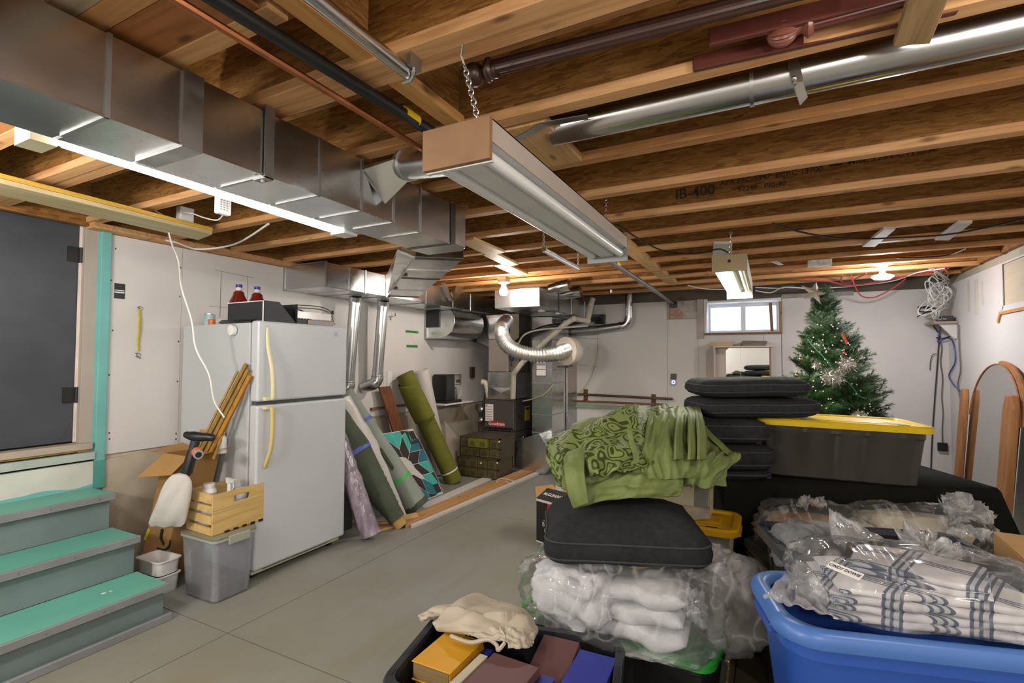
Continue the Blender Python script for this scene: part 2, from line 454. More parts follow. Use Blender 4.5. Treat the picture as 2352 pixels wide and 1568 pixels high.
# drywall panels of the far wall around hole and window
def panel(x0, x1, z0, z1): bx('drywall_panel', (x0 + .002, YF, z0), (x1 - .002, YF + .013, z1), M_drywall, wf)
panel(XL, -2.53, .16, 2.28); panel(-2.53, -1.22, .16, 2.27); panel(-1.22, -.82, .16, 2.02)
mb = MB(); mb.box((-.82, YF, .16), (-.052, YF + .013, 1.80)); mb.box((-.82, YF, 1.80), (-.75, YF + .013, 2.27)); obj('drywall_panel', mb, M_drywall, wf)
mb = MB(); mb.box((-.048, YF, .16), (.145, YF + .013, 1.80)); mb.box((.155, YF, .16), (XR + .012, YF + .013, 2.27)); obj('drywall_panel', mb, M_drywall, wf)
bx('wall_hole', (-1.215, YF + .006, 2.025), (-.825, YF + .0145, 2.27), pm('insulation_film', (.35, .31, .27), .35, 0, .35, 14, bmp=.5, bscale=20), wf)
mb = MB(); mb.grid(lambda u, v: V((-1.19 + .17 * u, YF + .002 + .02 * noise.noise(V((u * 4, v * 4, 1))), 2.03 + .17 * v * (1 - .4 * u))), 8, 8); obj('insulation_wad', mb, pm('pink_insulation', '#b89384', .9, 0, .25, 18), wf, smooth=True, solid=.01)
# repaired plaster blotch and sill mud line
bx('mud_strip', (.16, YF - .004, 2.235), (.9, YF, 2.285), pm('grey_mud', '#9b9792', .85, 0, .15, 6), wf)
mb = MB(); mb.prism([(.74 + .05 * math.cos(t) * (1 + .4 * noise.noise(V((t, 0, 5)))), YF - .001, 1.79 + .026 * math.sin(t) * (1 + .5 * noise.noise(V((t, 2, 5))))) for t in [i * PI / 8 for i in range(16)]], (0, .003, 0)); obj('scuff_patch', mb, pm('scuff', '#a79b90', .9), wf)

wr = bx('wall_right', (XR + .013, YB, 0), (XR + .35, YF + .35, CEIL), M_conc, kind='structure')
for a, b in ((YB, -.3), (-.3, 2.15), (2.15, 4.6), (4.6, YF)):
    if a == 4.6:
        mb = MB(); mb.box((XR, a, .12), (XR + .013, b - .003, 1.92)); mb.box((XR, 5.56, 1.92), (XR + .013, b - .003, 2.29)); mb.box((XR, a, 2.275), (XR + .013, 5.56, 2.29)); obj('drywall_panel', mb, M_drywall, wr)
    else: bx('drywall_panel', (XR, a, .12), (XR + .013, b - .003, 2.29), M_drywall, wr)
bx('recess_board', (XR + .006, 4.6, 1.93), (XR + .0125, 5.55, 2.27), pm('bare_plywood', '#c9bda4', .7, 0, .06, 3, (1, 1, 6)), wr)
bx('recess_casing', (XR - .006, 5.545, 1.90), (XR, 5.63, 2.285), M_drywall, wr)
bx('recess_casing', (XR - .006, 4.6, 1.885), (XR, 5.56, 1.93), M_drywall, wr)
mb = MB(); mb.box((XR - .012, 4.6, 1.86), (XR - .003, 5.6, 1.885)); mb.bar((XR - .006, 5.6, 1.875), (XR - .006, 5.66, 1.80), .012, .03); obj('torn_board_edge', mb, M_woody, wr)
# water stains are part of the paint: pale vertical run marks
mb = MB()
for y, z0, z1, w_ in ((6.35, 1.95, 2.26, .07), (6.15, 1.9, 2.24, .10), (6.0, 1.98, 2.2, .05)):
    mb.box((XR - .001, y - w_ / 2, z0), (XR + .001, y + w_ / 2, z1))
obj('water_stain', mb, pm('stained_paint', '#c9c4bb', .8, 0, .12, 7, (1, 3, .8)), wr)
wb = bx('wall_back', (XL - .35, YB - .3, 0), (XR + .35, YB, CEIL), M_drywall, kind='structure')

# ---- ceiling: deck, I-joists with flanges and webs, blocking
ce = bx('ceiling', (XL - .35, YB, CEIL), (XR + .35, YF + .35, CEIL + .03), M_osbx, kind='structure')
FW, FH = .0635, .038
mf, mw = None, None
def joist(yc, x0, x1, zoff=0, m=None):
    """yc = centre of the I section"""
    wbm = bx('joist', (x0, yc - .006, JB + FH * .6 + zoff), (x1, yc + .006, CEIL - .002), M_osb, ce)
    bx('bottom_flange', (x0, yc - FW / 2, JB + zoff), (x1, yc + FW / 2, JB + FH + zoff), m or M_flange, wbm, bev=.003, seg=1)
    bx('top_flange', (x0, yc - FW / 2, CEIL - FH), (x1, yc + FW / 2, CEIL - .001), M_flange, wbm)
    return wbm
JY = []
for k in range(-9, 10):
    yc = 2.13 + .488 * k - FW / 2
    if yc < YB + .1: continue
    JY.append(yc)
    j = joist(yc, XL + .04, XR - .03 if k < 6 else XR - .02, 0, M_flange if k % 3 else M_flange2)
    if k == 2:
        ink = pm('stamp_ink', (.06, .042, .024), .8, 0, 0)
        txt('stamp', 'IB-400', .085, (-.37, yc - .0065, 2.455), (1, 0, 0), (0, 0, 1), ink, j, .001)
        txt('stamp', 'APA PFC-5347  ECRC 13700', .042, (.02, yc - .0065, 2.485), (1, 0, 0), (0, 0, 1), ink, j, .0005)
        txt('stamp', '97240   PRI-40', .040, (-.02, yc - .0065, 2.435), (1, 0, 0), (0, 0, 1), ink, j, .0005)
        bx('stamp', (.30, yc - .0075, 2.49), (.36, yc - .0065, 2.55), ink, j)
        txt('stamp', 'MILL 1234 CWC X', .045, (.56, yc - .0065, 2.50), (1, 0, 0), (0, 0, 1), ink, j, .0005)
joist(1.187, XL + .04, XR - .03, .004, M_flange)           # the doubled joist
joist(.634 - FW, XL + .04, -1.1, 0, M_white_wood)
joist(.83, XL + .04, -1.1, 0, M_flange)
bx('plywood_patch', (-2.75, .667, JB + .002), (-1.13, .798, JB + .012), wood('red_plywood', '#b67a48', '#8f5a30', 0, 1.4, knots=True), ce)
# blocking panels between the joists
yy = sorted(JY)
for a, b in zip(yy, yy[1:]):
    if a < -.2: continue
    a2, b2 = a + FW / 2, b - FW / 2
    if a < 2.3:
        wbm = bx('blocking', (-1.056, a2, JB + FH), (-1.044, b2, CEIL - .003), M_osby, ce)
        bx('bottom_flange', (-1.082, a2, JB + .009), (-1.018, b2, JB + FH + .009), M_woody, wbm)
    elif 3.5 < a < 6:
        bx('blocking', (-1.04, a2 - .02, JB + .006), (-.93, b2 + .02, JB + .05), M_pine, ce)
bx('blocking', (-.98, 1.66, JB - .004), (-.72, 2.07, JB + .03), M_pine, ce)
bx('blocking', (XR - .03, YB, JB + .01), (XR + .013, YF, CEIL), M_osby, ce)
bx('rim_board', (XL - .01, YB, JB - .02), (XL + .035, YF, CEIL), M_osby, ce)
bx('sill_plate', (XL - .01, 1.6, 2.315), (XL + .1, YF, JB), M_flange, ce)

# ---- door, its frame and teal trim
M_door = pm('charcoal_door', '#3d4148', .45, 0, .22, 2.2, (1, 1, 1.6))
M_frame = pm('taupe_frame', '#a69d93', .6, 0, .07, 4)
M_teal = pm('teal_trim', '#6fb0ab', .55, 0, .12, 3)
M_teald = pm('teal_trim_deep', '#4d968e', .55, 0, .1, 3)
dr = bx('door_1', (XL - .10, .62, .935), (XL - .055, 1.585, 2.42), M_door, kind='structure', bev=.003)
for z in (2.145, 1.235):
    h = obj('hinge', MB().box((XL - .056, 1.525, z - .05), (XL - .046, 1.60, z + .05)).tube([(XL - .043, 1.592, z - .05), (XL - .043, 1.592, z + .05)], .009, 8), M_black, dr)
bx('door_recess', (XL - .33, .5, .6), (XL - .11, 1.735, CEIL), pm('shadow_board', (.08, .08, .08), .9), dr)
fr = bx('trim_1', (XL - .05, 1.60, .86), (XL - .006, 1.692, 2.45), M_frame, kind='structure', bev=.002)
bx('door_stop', (XL - .055, 1.585, .93), (XL - .048, 1.612, 2.43), pm('pale_stop', '#d6c9c4', .6), fr)
bx('head_casing', (XL - .05, .5, 2.42), (XL - .006, 1.60, 2.46), M_frame, fr)
bx('threshold', (XL - .06, .5, .885), (XL + .03, 1.66, .925), pm('threshold_wood', '#a59a8c', .6, 0, .15, 5), fr)
bx('weather_strip', (XL - .04, .5, .872), (XL + .012, 1.66, .882), pm('yellowed_strip', '#a8904e', .7, 0, .3, 12), fr)
bx('threshold', (XL - .05, .5, .815), (XL + .03, 1.675, .862), pm('grey_sill', '#a7b2ad', .6, 0, .12, 5), fr)
t2 = bx('trim_2', (XL - .01, 1.678, .62), (XL + .02, 1.735, 2.335), M_teal, kind='structure', bev=.003)
bx('lower_stain', (XL - .0095, 1.677, .62), (XL + .0205, 1.7355, .80), M_teald, t2)
bx('edge_strip', (XL - .03, 1.668, .86), (XL - .004, 1.682, 2.44), M_teal, t2)
pl = bx('trim_3', (XL - .02, .4, .60), (XL + .01, 1.675, .80), pm('chipped_white', '#c6c8c0', .7, 0, .1, 4), kind='structure')
mb = MB()
mb.grid(lambda u, v: V((XL + .012, .4 + 1.275 * u, .625 + v * (.028 + .028 * noise.noise(V((u * 7, 0, 2)))))), 40, 1); obj('teal_smear', mb, M_teal, pl)

# ---- window in the far wall
M_wframe = pm('white_vinyl', (.75, .77, .82), .45, 0, .03)
wn = thing('window_1', 'white sliding basement window high in the far wall', 'window', (-.30, YF, 1.80), kind='structure')
mb = MB(); yb = YF + .26
for a, b in (((-.74, yb, 1.835), (.145, yb + .05, 1.87)), ((-.74, yb, 2.18), (.145, yb + .05, 2.235)), ((-.74, yb, 1.87), (-.69, yb + .05, 2.18)), ((.10, yb, 1.87), (.145, yb + .05, 2.18)), ((-.315, yb - .008, 1.87), (-.26, yb + .05, 2.18))): mb.box(a, b)
obj('window_frame', mb, M_wframe, wn)
mb = MB(); mb.box((-.69, yb + .02, 1.87), (-.315, yb + .024, 2.18)); mg = MB(); mg.box((-.26, yb + .028, 1.87), (.10, yb + .032, 2.18))
M_glass = clear_film('window_glass', (.97, .99, 1), .02, .35, 2, .02)
obj('pane', mb, M_glass, wn); obj('pane', mg, M_glass, wn)
mb = MB(); mb.box((-.745, YF - .01, 1.80), (-.715, YF + .30, 2.25)); mb.box((.12, YF + .0, 1.80), (.15, YF + .30, 2.25)); mb.box((-.745, YF + .02, 2.225), (.15, YF + .30, 2.25)); obj('jamb_liner', mb, M_white, wn)
bx('sill_board', (-.745, YF - .02, 1.80), (.155, YF + .30, 1.83), pm('sill_paint', '#bcb2a8', .6), wn)
obj('sill_edge', MB().bar((-.745, YF - .022, 1.812), (.16, YF - .022, 1.812), .02, .022), wood('dark_sill_edge', '#8a6c4c', '#5d452c', 0), wn)
bx('side_casing', (.125, YF - .025, 1.82), (.16, YF + .02, 2.20), wood('tan_casing', '#a98d68', '#7d6344', 2), wn)
obj('side_casing', MB().hexa([(-.745, YF - .015, 1.775), (-.735, YF - .015, 1.81), (-.735, YF + .0, 1.81), (-.745, YF, 1.775), (-.745, YF - .015, 2.27), (-.70, YF - .015, 2.27), (-.70, YF, 2.27), (-.745, YF, 2.27)]), M_drywall, wn)
bx('side_casing', (-.83, YF - .016, 1.75), (-.747, YF, 2.275), pm('grey_casing', '#aca39d', .6), wn)
obj('hanging_liner', MB().hexa([(.03, YF - .02, 1.83), (.065, YF - .02, 1.83), (.065, YF - .01, 1.83), (.03, YF - .01, 1.83), (.015, YF - .02, 2.19), (.05, YF - .02, 2.19), (.05, YF - .01, 2.19), (.015, YF - .01, 2.19)]), wood('warped_strip', '#8f7560', '#5e4a3c', 2), wn)
# light well outside
obj('well_wall', MB().grid(lambda u, v: V((-1.4 + 2.2 * u, YF + 1.4 + .03 * math.cos(v * 60), 1.3 + 2.2 * v)), 1, 60), pm('white_siding', (.85, .88, .92), .7, 0, .02), wn)
# ================================================================ DUCTS AND PIPES
def straps(parent, pts, w=.03, t=.002):
    for a, b in pts: obj('hanger_strap', MB().bar(a, b, w, t, V((1, 0, 0))), M_seam, parent)
X0, X1, Z0, Z1 = -1.838, -1.542, 2.107, 2.332
md = thing('supply_duct', 'long rectangular galvanised supply duct under the joists with strap hangers', 'duct', (-1.7, 0, Z0))
ys = [-2.5, -1.3, -.1, .33, .66, .862, 1.13, 1.36, 1.585, 1.79, 1.99, 2.255]
for a, b in zip(ys, ys[1:]):
    obj('duct_section', MB().box((X0, a + .0015, Z0), (X1, b - .0015, Z1)), M_galv, md, bev=.004, seg=1)
for y in ys[1:-1]:
    mb = MB(); mb.box((X0 + .05, y - .006, Z0 - .004), (X1 + .004, y + .006, Z1)); obj('duct_seam', mb, M_galvd, md)
mb = MB(); mb.box((X0 + .05, .845, Z0 - .009), (X1 + .009, .905, Z1 + .001)); obj('drive_cleat', mb, M_galvd, md)
mb = MB(); mb.box((X1 + .005, 1.115, Z0 - .012), (X1 + .012, 1.15, JB + .02)); mb.box((X1 - .05, 1.115, Z0 - .014), (X1 + .012, 1.15, Z0 - .008)); obj('hanger_strap', mb, M_seam, md)
mb = MB(); mb.tube([(X1 - .02, 1.132, Z0 - .02), (X1 - .02, 1.132, Z0 - .012)], .008, 8); obj('screw', mb, M_chain, md)
obj('duct_edge', MB().box((X1 - .003, -2.4, Z0 - .004), (X1 + .003, 2.25, Z0 + .004)), M_galvb, md)
# elbow: turns left and drops diagonally to the lower trunk
A, B = P(1036, 464, y=2.262), P(1036, 556, y=2.262)
C_, D_ = P(1069, 497, x=X1 + .01), P(1069, 592, x=X1 + .01)
D_ = V((D_.x, D_.y, Z0)); C_ = V((C_.x, D_.y, Z1))
yE = D_.y
mb = MB(); mb.prism([(X1, 2.262, Z0), (X1 + .012, 2.29, Z0), (D_.x, yE, Z0), (D_.x - .06, yE + .06, Z0), (X0, yE + .06, Z0), (X0 - .02, 2.262, Z0)], (0, 0, Z1 - Z0)); obj('elbow', mb, M_galv, md, bev=.004, seg=1)
mb = MB(); mb.box((X0 - .002, 2.255, Z0 - .004), (X1 + .004, 2.272, Z1)); obj('duct_seam', mb, M_dark, md)
# sloping drop
q0 = P(958, 592, z=Z0); q1 = P(1066, 595, z=Z0)
e0 = P(890, 681, x=-3.42); e1 = P(960, 684, x=-3.0)
e0 = V((-3.40, e0.y, 2.10)); 
lo = [P(955, 590, z=Z0), P(1066, 594, z=Z0), P(960, 684, d=4.85), P(890, 681, d=4.70)]
up = V((-.05, .05, .235))
mb = MB(); mb.hexa([lo[0], lo[1], lo[2], lo[3]] + [p + up for p in lo]); obj('drop_section', mb, M_galv, md, bev=.004, seg=1)
for k, (t, dark) in enumerate(((.02, 1), (.22, 0), (.42, 1), (.75, 0), (.97, 1))):
    a, b = lo[0].lerp(lo[3], t), lo[1].lerp(lo[2], t)
    obj('duct_seam', MB().bar(a + V((0, 0, -.004)), b + V((0, 0, -.004)), .012 if dark else .006, .006), M_dark if dark else M_galvd, md)
mb = MB()
for t in (.35, .7): mb.obox(lo[0].lerp(lo[3], t) + V((.02, 0, -.006)), (.03, .02, .01))
obj('clip', mb, M_dark, md)
obj('side_cheek', MB().slab([P(913, 573, z=Z0), P(955, 590, z=Z0) + V((0, 0, 0)), lo[3] + V((0, 0, .02)), lo[3] + V((-.03, 0, .16))], .006), M_galvb, md)

# lower trunk along the left wall
tr = thing('trunk_duct', 'low galvanised trunk duct along left wall above the fridge running to furnace', 'duct', (-3.67, 4.5, 2.10))
ys = [3.093, 3.36, 3.56, 3.85, 4.5, 5.05, 5.45, 6.05]
zt = [2.316] * 8
for i in range(7):
    obj('duct_section', MB().box((XL + .004, ys[i] + .0015, 2.10), (-3.40, ys[i + 1] - .0015, 2.316)), M_galv, tr, bev=.004, seg=1)
for y in ys[1:-1]: obj('duct_seam', MB().box((XL + .004, y - .008, 2.094), (-3.394, y + .008, 2.318)), M_galvd if y != 3.36 else M_galvb, tr)
obj('end_flange', MB().box((XL + .003, 3.086, 2.094), (XL + .02, 3.096, 2.32)).box((-3.412, 3.08, 2.094), (-3.395, 3.096, 2.32)).box((XL + .003, 3.086, 2.316), (-3.395, 3.096, 2.324)), M_galvd, tr)
# V-shaped take-off on the trunk's side
mb = MB()
a, b, c, d = P(1012, 650, x=-3.38), P(1030, 690, x=-3.38), P(1046, 688, x=-3.37), P(1066, 640, x=-3.36)
mb.slab([a, b, b + V((0, .03, 0)), a + V((0, .04, 0))], .05); mb.slab([b, c, d, P(1044, 645, x=-3.37)], .05)
obj('take_off', mb, M_galvb, tr)
# two round drops beside the fridge ending in the wall
def drop_pipe(t, ytop, ybot, ztop, zbot, label):
    p = thing('drop_pipe', label, 'pipe', (-3.75, ybot, zbot), 'round drop pipes on the left wall')
    a, b = V((-3.74, ytop, ztop)), V((-3.80, ybot, zbot + .06))
    obj('pipe', MB().tube([a, a.lerp(b, .5), b], .058, 20), M_galvb, p, smooth=True)
    top = bez([a + V((0, -.0, -.02)), a + V((.0, 0, .03)), a + V((.05, -.02, .075)), a + V((.12, -.03, .08))], 4)
    obj('top_elbow', MB().tube(bez([(-3.74, ytop, ztop - .02), (-3.735, ytop, ztop + .03), (-3.72, ytop - .01, 2.11)], 4), .064, 20), M_galvb, p, smooth=True)
    obj('bottom_elbow', MB().tube(bez([b + V((0, 0, .05)), b, b + V((-.03, -.03, -.05)), b + V((-.145, -.07, -.085))], 4), [.063] * 13, 16), M_galvb, p, smooth=True)
    for q in (b + V((0, 0, .04)), b + V((-.012, -.012, -.02))): obj('crimp_ring', MB().lathe([(.064, -.004), (.068, 0), (.064, .004)], q, 20), M_galvd, p, smooth=True)
    return p
pa, pb = P(815, 692, x=-3.74), P(800, 893, x=-3.80)
drop_pipe(0, pa.y, pb.y, 2.03, pb.z - .03, 'round galvanised drop pipe half hidden behind the white fridge')
pa, pb = P(879, 700, x=-3.74), P(866, 878, x=-3.80)
drop_pipe(1, pa.y, pb.y, 2.03, pb.z - .03, 'round galvanised drop pipe standing clear of fridge, elbow turned to wall')

# ---- furnace and its casing
FX0, FX1, FY0, FY1 = -3.50, -3.02, 5.98, 6.52
fu = thing('furnace', 'dark grey gas furnace in the far corner with red badge and yellow sticker', 'furnace', (-3.26, 6.25, 0))
M_furn = pm('furnace_paint', '#4a4644', .45, 0, .08, 3)
M_furn2 = pm('furnace_side', '#3a3531', .5, 0, .1, 3)
bx('base_cabinet', (FX0, FY0, 0), (FX1, FY1, .50), M_furn2, fu, bev=.006)
bx('upper_cabinet', (FX0 - .0, FY0 - .0, .505), (FX1, FY1, .93), M_furn2, fu, bev=.006)
bx('door_panel', (FX0 + .012, FY0 - .018, .53), (FX1 - .012, FY0 - .0005, .925), M_furn, fu, bev=.012, seg=3)
bx('panel_lip', (FX0 + .03, FY0 - .026, .535), (FX1 - .03, FY0 - .017, .555), M_black, fu)
bx('lower_panel', (FX0 + .012, FY0 - .01, .06), (FX1 - .012, FY0 - .0005, .49), M_furn, fu, bev=.008)
yb = FY0 - .0185
b1 = P(1141, 973, y=yb)
bd = bx('badge', (b1.x - .115, yb - .004, b1.z - .038), (b1.x + .115, yb, b1.z + .038), pm('badge_red', '#b02a2e', .4, 0, .05), fu, bev=.01)
txt('badge_lettering', 'Goodman', .062, (b1.x, yb - .0042, b1.z), (1, 0, 0), (0, 0, 1), M_white, bd, .0012)
b2 = P(1124, 947, y=yb)
lb = bx('warning_label', (b2.x - .062, yb - .0015, b2.z - .115), (b2.x + .062, yb, b2.z + .115), M_white, fu)
mb = MB()
for i in range(6): mb.box((b2.x - .05, yb - .0025, b2.z + .08 - i * .033), (b2.x + .05, yb - .0015, b2.z + .073 - i * .033))
mb.box((b2.x - .05, yb - .0025, b2.z + .088), (b2.x - .03, yb - .0015, b2.z + .107)); obj('label_print', mb, pm('label_red', '#9c5a55', .6), lb)
b3 = P(1211, 949, x=FX1 + .001)
ys_ = bx('energy_label', (FX1, b3.y - .075, b3.z - .1), (FX1 + .002, b3.y + .075, b3.z + .1), pm('label_yellow', '#c9a91f', .5), fu)
bx('label_print', (FX1 + .0015, b3.y - .06, b3.z + .05), (FX1 + .0028, b3.y + .06, b3.z + .085), M_dark, ys_)
mb = MB()
for p in ((1193, 957, .035), (1187, 990, .012), (1191, 1000, .012), (1187, 1008, .012), (1193, 985, .01)):
    c = P(p[0], p[1], x=FX1 + .001); mb.lathe([(p[2], 0), (p[2], .003)], c - V((.0005, 0, 0)), 12, V((1, 0, 0)))
obj('knockout', mb, M_black, fu)
mb = MB()
for x in (FX0 + .05, -3.26, FX1 - .05): mb.obox((x, FY0 - .003, .512), (.012, .008, .012))
obj('screw', mb, M_chain, fu)
# coil case and plenum over it
bx('coil_case', (FX0 + .05, FY0 + .0, .935), (FX1 - .02, FY1, 1.30), M_galvb, fu, bev=.006)
mb = MB(); mb.box((FX0 + .045, FY0 - .004, 1.10), (FX1 - .015, FY1 + .003, 1.115)); obj('coil_seam', mb, M_galvd, fu)
mb = MB(); c0 = V((-3.235, FY0 - .001, 1.02))
mb.add([c0 + V((-.17, 0, .07)), c0 + V((.17, 0, .07)), c0 + V((.17, 0, -.06)), c0 + V((-.17, 0, -.06)), c0 + V((0, -.012, 0))], [(0, 1, 4), (1, 2, 4), (2, 3, 4), (3, 0, 4)]); obj('cross_break', mb, M_galvb, fu)
M_plen = pm('plenum_sheet', '#b9aea6', .45, .25, .05, 2)
bx('plenum', (FX0 + .03, FY0 + .06, 1.305), (-3.16, FY1 - .05, 1.75), M_plen, fu, bev=.004)
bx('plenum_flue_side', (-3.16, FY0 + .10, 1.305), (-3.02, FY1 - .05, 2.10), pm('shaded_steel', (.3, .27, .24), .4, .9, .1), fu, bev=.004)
mb = MB(); a0 = V((FX0 + .03, FY0 + .05, 1.75))
mb.hexa([(FX0 + .03, FY0 + .06, 1.752), (-3.16, FY0 + .06, 1.752), (-3.16, FY1 - .05, 1.752), (FX0 + .03, FY1 - .05, 1.752), (FX0 + .0, FY0 + .02, 2.09), (-3.22, FY0 + .02, 2.09), (-3.22, FY1 - .05, 2.09), (FX0, FY1 - .05, 2.09)]); obj('plenum_throat', mb, M_galvb, fu, bev=.004)
mb = MB(); mb.hexa([(XL + .02, 6.3, 1.78), (FX0 + .02, 6.3, 1.6), (FX0 + .02, 6.55, 1.6), (XL + .02, 6.55, 1.78), (XL + .02, 6.3, 2.09), (FX0 + .02, 6.3, 2.09), (FX0 + .02, 6.55, 2.09), (XL + .02, 6.55, 2.09)]); obj('side_boot', mb, M_galvd, fu)
# gas cock, controls at the furnace's left
mb = MB(); mb.tube([(FX0 - .05, 6.05, .55), (FX0 - .05, 6.05, .98), (FX0 - .02, 6.1, 1.05), (FX0 + .06, 6.1, 1.22)], .012, 6); obj('gas_line', mb, M_black, fu)
mb = MB(); mb.ball((FX0 - .06, 6.0, .63), .045); mb.ball((FX0 - .055, 6.0, .78), .05); obj('gas_valve', mb, M_galvd, fu, smooth=True)
mb = MB(); mb.tube(bez([(FX0 + .04, FY0 + .05, .94), (FX0 + .03, FY0 + .03, 1.07), (FX0 + .0, FY0 + .02, 1.15), (FX0 - .05, FY0 + .0, 1.16)], 5), .038, 12); obj('intake_elbow', mb, pm('pvc_cream', '#c9bfb2', .4, 0, .04), fu, smooth=True)
bx('switch_box', (XL + .01, 6.3, 1.20), (XL + .05, 6.38, 1.36), pm('brass_box', '#5d4636', .5, .5), fu)
# condensate tray tag
bx('drip_lip', (FX0 + .04, FY0 - .02, .93), (FX1 - .01, FY0, .945), pm('brown_lip', '#7d6243', .5), fu)

# ---- big return box over the furnace
rb = thing('return_duct', 'bright boxy return duct by the ceiling lit by bare bulb, running to far wall', 'duct', (-2.95, 6.3, 2.06))
ya = 4.94
f = [P(1136, 667, y=ya), P(1239, 658.5, y=ya), P(1240, 702, y=ya), P(1137, 709.5, y=ya)]
RX0, RX1, RZ0, RZ1 = f[0].x, f[1].x, (f[2].z + f[3].z) / 2, min(2.345, (f[0].z + f[1].z) / 2)
ys = [ya, 5.5, 5.95, 6.45, 6.9]
for a, b in zip(ys, ys[1:]): obj('duct_section', MB().box((RX0, a + .001, RZ0), (RX1, b - .001, RZ1)), M_galv, rb, bev=.004, seg=1)
for y in ys[1:-1]: obj('duct_seam', MB().box((RX0 - .003, y - .008, RZ0 - .005), (RX1 + .005, y + .008, RZ1)), M_dark if y == 5.5 else M_galvd, rb)
for p in ((1278, 660), (1305, 674)):
    c = P(p[0], p[1], x=RX1 + .05); obj('collar', MB().tube([c + V((-.08, 0, -.02)), c, c + V((.02, 0, .0)), c + V((.16, 0, .02))], [.06, .06, .07, .07], 14), M_galvb, rb, smooth=True)
mb = MB(); c = P(1283, 724, x=RX1 - .1); mb.lathe([(.0, 0), (.05, .0), (.045, -.02)], V((c.x, c.y, RZ0 - .001)), 12, V((0, 0, 1)))
mb.lathe([(.0, 0), (.05, .0), (.045, -.02)], V((c.x - .05, c.y - .4, RZ0 - .001)), 12, V((0, 0, 1))); obj('cap', mb, M_galvb, rb)
# return drop to the floor
rd = thing('return_drop', 'tall sheet metal return drop right of furnace with boot at floor', 'duct', (-2.85, 6.5, 0))
ya = 6.12
x0, x1 = P(1222, 900, y=ya).x, P(1268, 900, y=ya).x
zs = [.22, .50, .74, .98, 1.16, 1.34, 1.55, 1.74, RZ0 - .004]
for a, b in zip(zs, zs[1:]): obj('duct_section', MB().box((x0, ya, a + .002), (x1, ya + .62, b - .002)), M_galvb, rd, bev=.003, seg=1)
for z in zs[1:-1]: obj('duct_seam', MB().box((x0 - .004, ya - .004, z - .006), (x1 + .004, ya + .624, z + .006)), M_galvd if z < 1.6 else M_seam, rd)
c = P(1243, 847, y=ya - .001)
lb = bx('notice', (c.x - .075, ya - .003, c.z - .10), (c.x + .075, ya - .0005, c.z + .10), M_white, rd)
bx('notice_band', (c.x - .06, ya - .004, c.z + .045), (c.x + .06, ya - .003, c.z + .075), pm('notice_blue', '#8fa4b4', .6), lb)
mb = MB(); mb.box((c.x - .075, ya - .004, c.z - .1), (c.x + .075, ya - .003, c.z - .088)); mb.box((c.x - .075, ya - .004, c.z - .1), (c.x - .068, ya - .003, c.z + .1)); mb.box((c.x + .068, ya - .004, c.z - .1), (c.x + .075, ya - .003, c.z + .1)); obj('notice_edge', mb, pm('notice_red', '#8d4a48', .6), lb)
# curved boot between drop and furnace base
mb = MB(); cx, cz = x1 - .02, .62
pts = []
bootp = [(FX1 + .01, .36), (FX1 + .01, .02), (FX1 + .22, .0)] + [(x1 - .02 - .0 + .12 * math.sin(t) - .02, .26 - .26 * math.cos(t)) for t in [i * PI / 12 for i in range(1, 6)]] + [(x1, .42), (x1 - .09, .52), (FX1 + .02, .39)]
mb.prism([(x, 5.9, z) for x, z in bootp], (0, .58, 0)); obj('boot', mb, M_galv, rd, bev=.003)
mb = MB()
for (a, b), (c_, d_) in zip(bootp[:3], bootp[1:3]): mb.bar((a, 5.896, b), (c_, 5.896, d_), .014, .012, V((0, 1, 0)))
mb.bar((FX1 + .01, 5.896, .36), (FX1 + .16, 5.896, .46), .014, .012, V((0, 1, 0))); obj('boot_flange', mb, M_galvb, rd)
# second sheet column and box behind, to the far wall
sc = thing('duct_chase', 'sheet metal chase standing between return drop and far wall', 'duct', (-2.62, 6.7, 0))
zs = [0, .42, .82, 1.0, 1.6]
for a, b in zip(zs, zs[1:]): obj('chase_panel', MB().box((x1 + .03, 6.62, a + .002), (-2.54, YF - .004, b - .002)), M_galvd if a < .9 else M_plen, sc)

# ---- silver flexible duct to the white drum
fx = thing('flexible_duct', 'crinkled silver flexible duct sweeping from plenum to white drum', 'duct', P(1230, 810, d=6.0))
pts = bez([P(1164, 735, d=6.55), P(1152, 755, d=6.25), P(1160, 785, d=6.05), P(1185, 805, d=5.95), P(1230, 815, d=5.9), P(1275, 812, d=5.95), P(1305, 803, d=6.1)], 15)
rad = [.082 + .0095 * (1 if i % 2 else -1) + .006 * noise.noise(V((i * .7, 1, 0))) for i in range(len(pts))]
M_foil = galv('foil', (.82, .81, .80), .34, .1, 30)
obj('foil_hose', MB().tube(pts, rad, 20, fn=lambda i, j: 1 + .05 * noise.noise(V((i * .9, j * .8, 3)))), M_foil, fx, smooth=True, ang=32)
c = P(1300, 806, d=6.1); ax = (P(1330, 806, d=6.25) - P(1285, 808, d=6.02)).normalized()
dm = thing('vent_drum', 'white round vent fan drum at end of silver flexible duct', 'fan', c - V((0, 0, .18)))
M_cream = pm('cream_enamel', '#cfc6b8', .4, 0, .04)
obj('drum_body', MB().lathe([(.0, 0), (.168, 0), (.172, .01), (.172, .11), (.155, .14), (.0, .145)], c, 32, ax), M_cream, dm, smooth=True)
obj('drum_face', MB().lathe([(.10, -.012), (.172, -.012), (.178, -.004), (.172, .004)], c, 32, ax), M_cream, dm, smooth=True)
obj('wall_bracket', MB().bar(c + ax * .10 + V((0, 0, -.165)), V((c.x + .10, 6.62, c.z - .20)), .03, .006).bar(c + ax * .10 + V((0, 0, .165)), V((c.x + .10, 6.62, c.z + .18)), .03, .006), M_galvd, dm)
obj('drum_tag', MB().obox(P(1311, 807, d=6.0), (.03, .006, .012)).obox(P(1326, 805, d=6.05), (.03, .006, .02)), M_dark, dm)
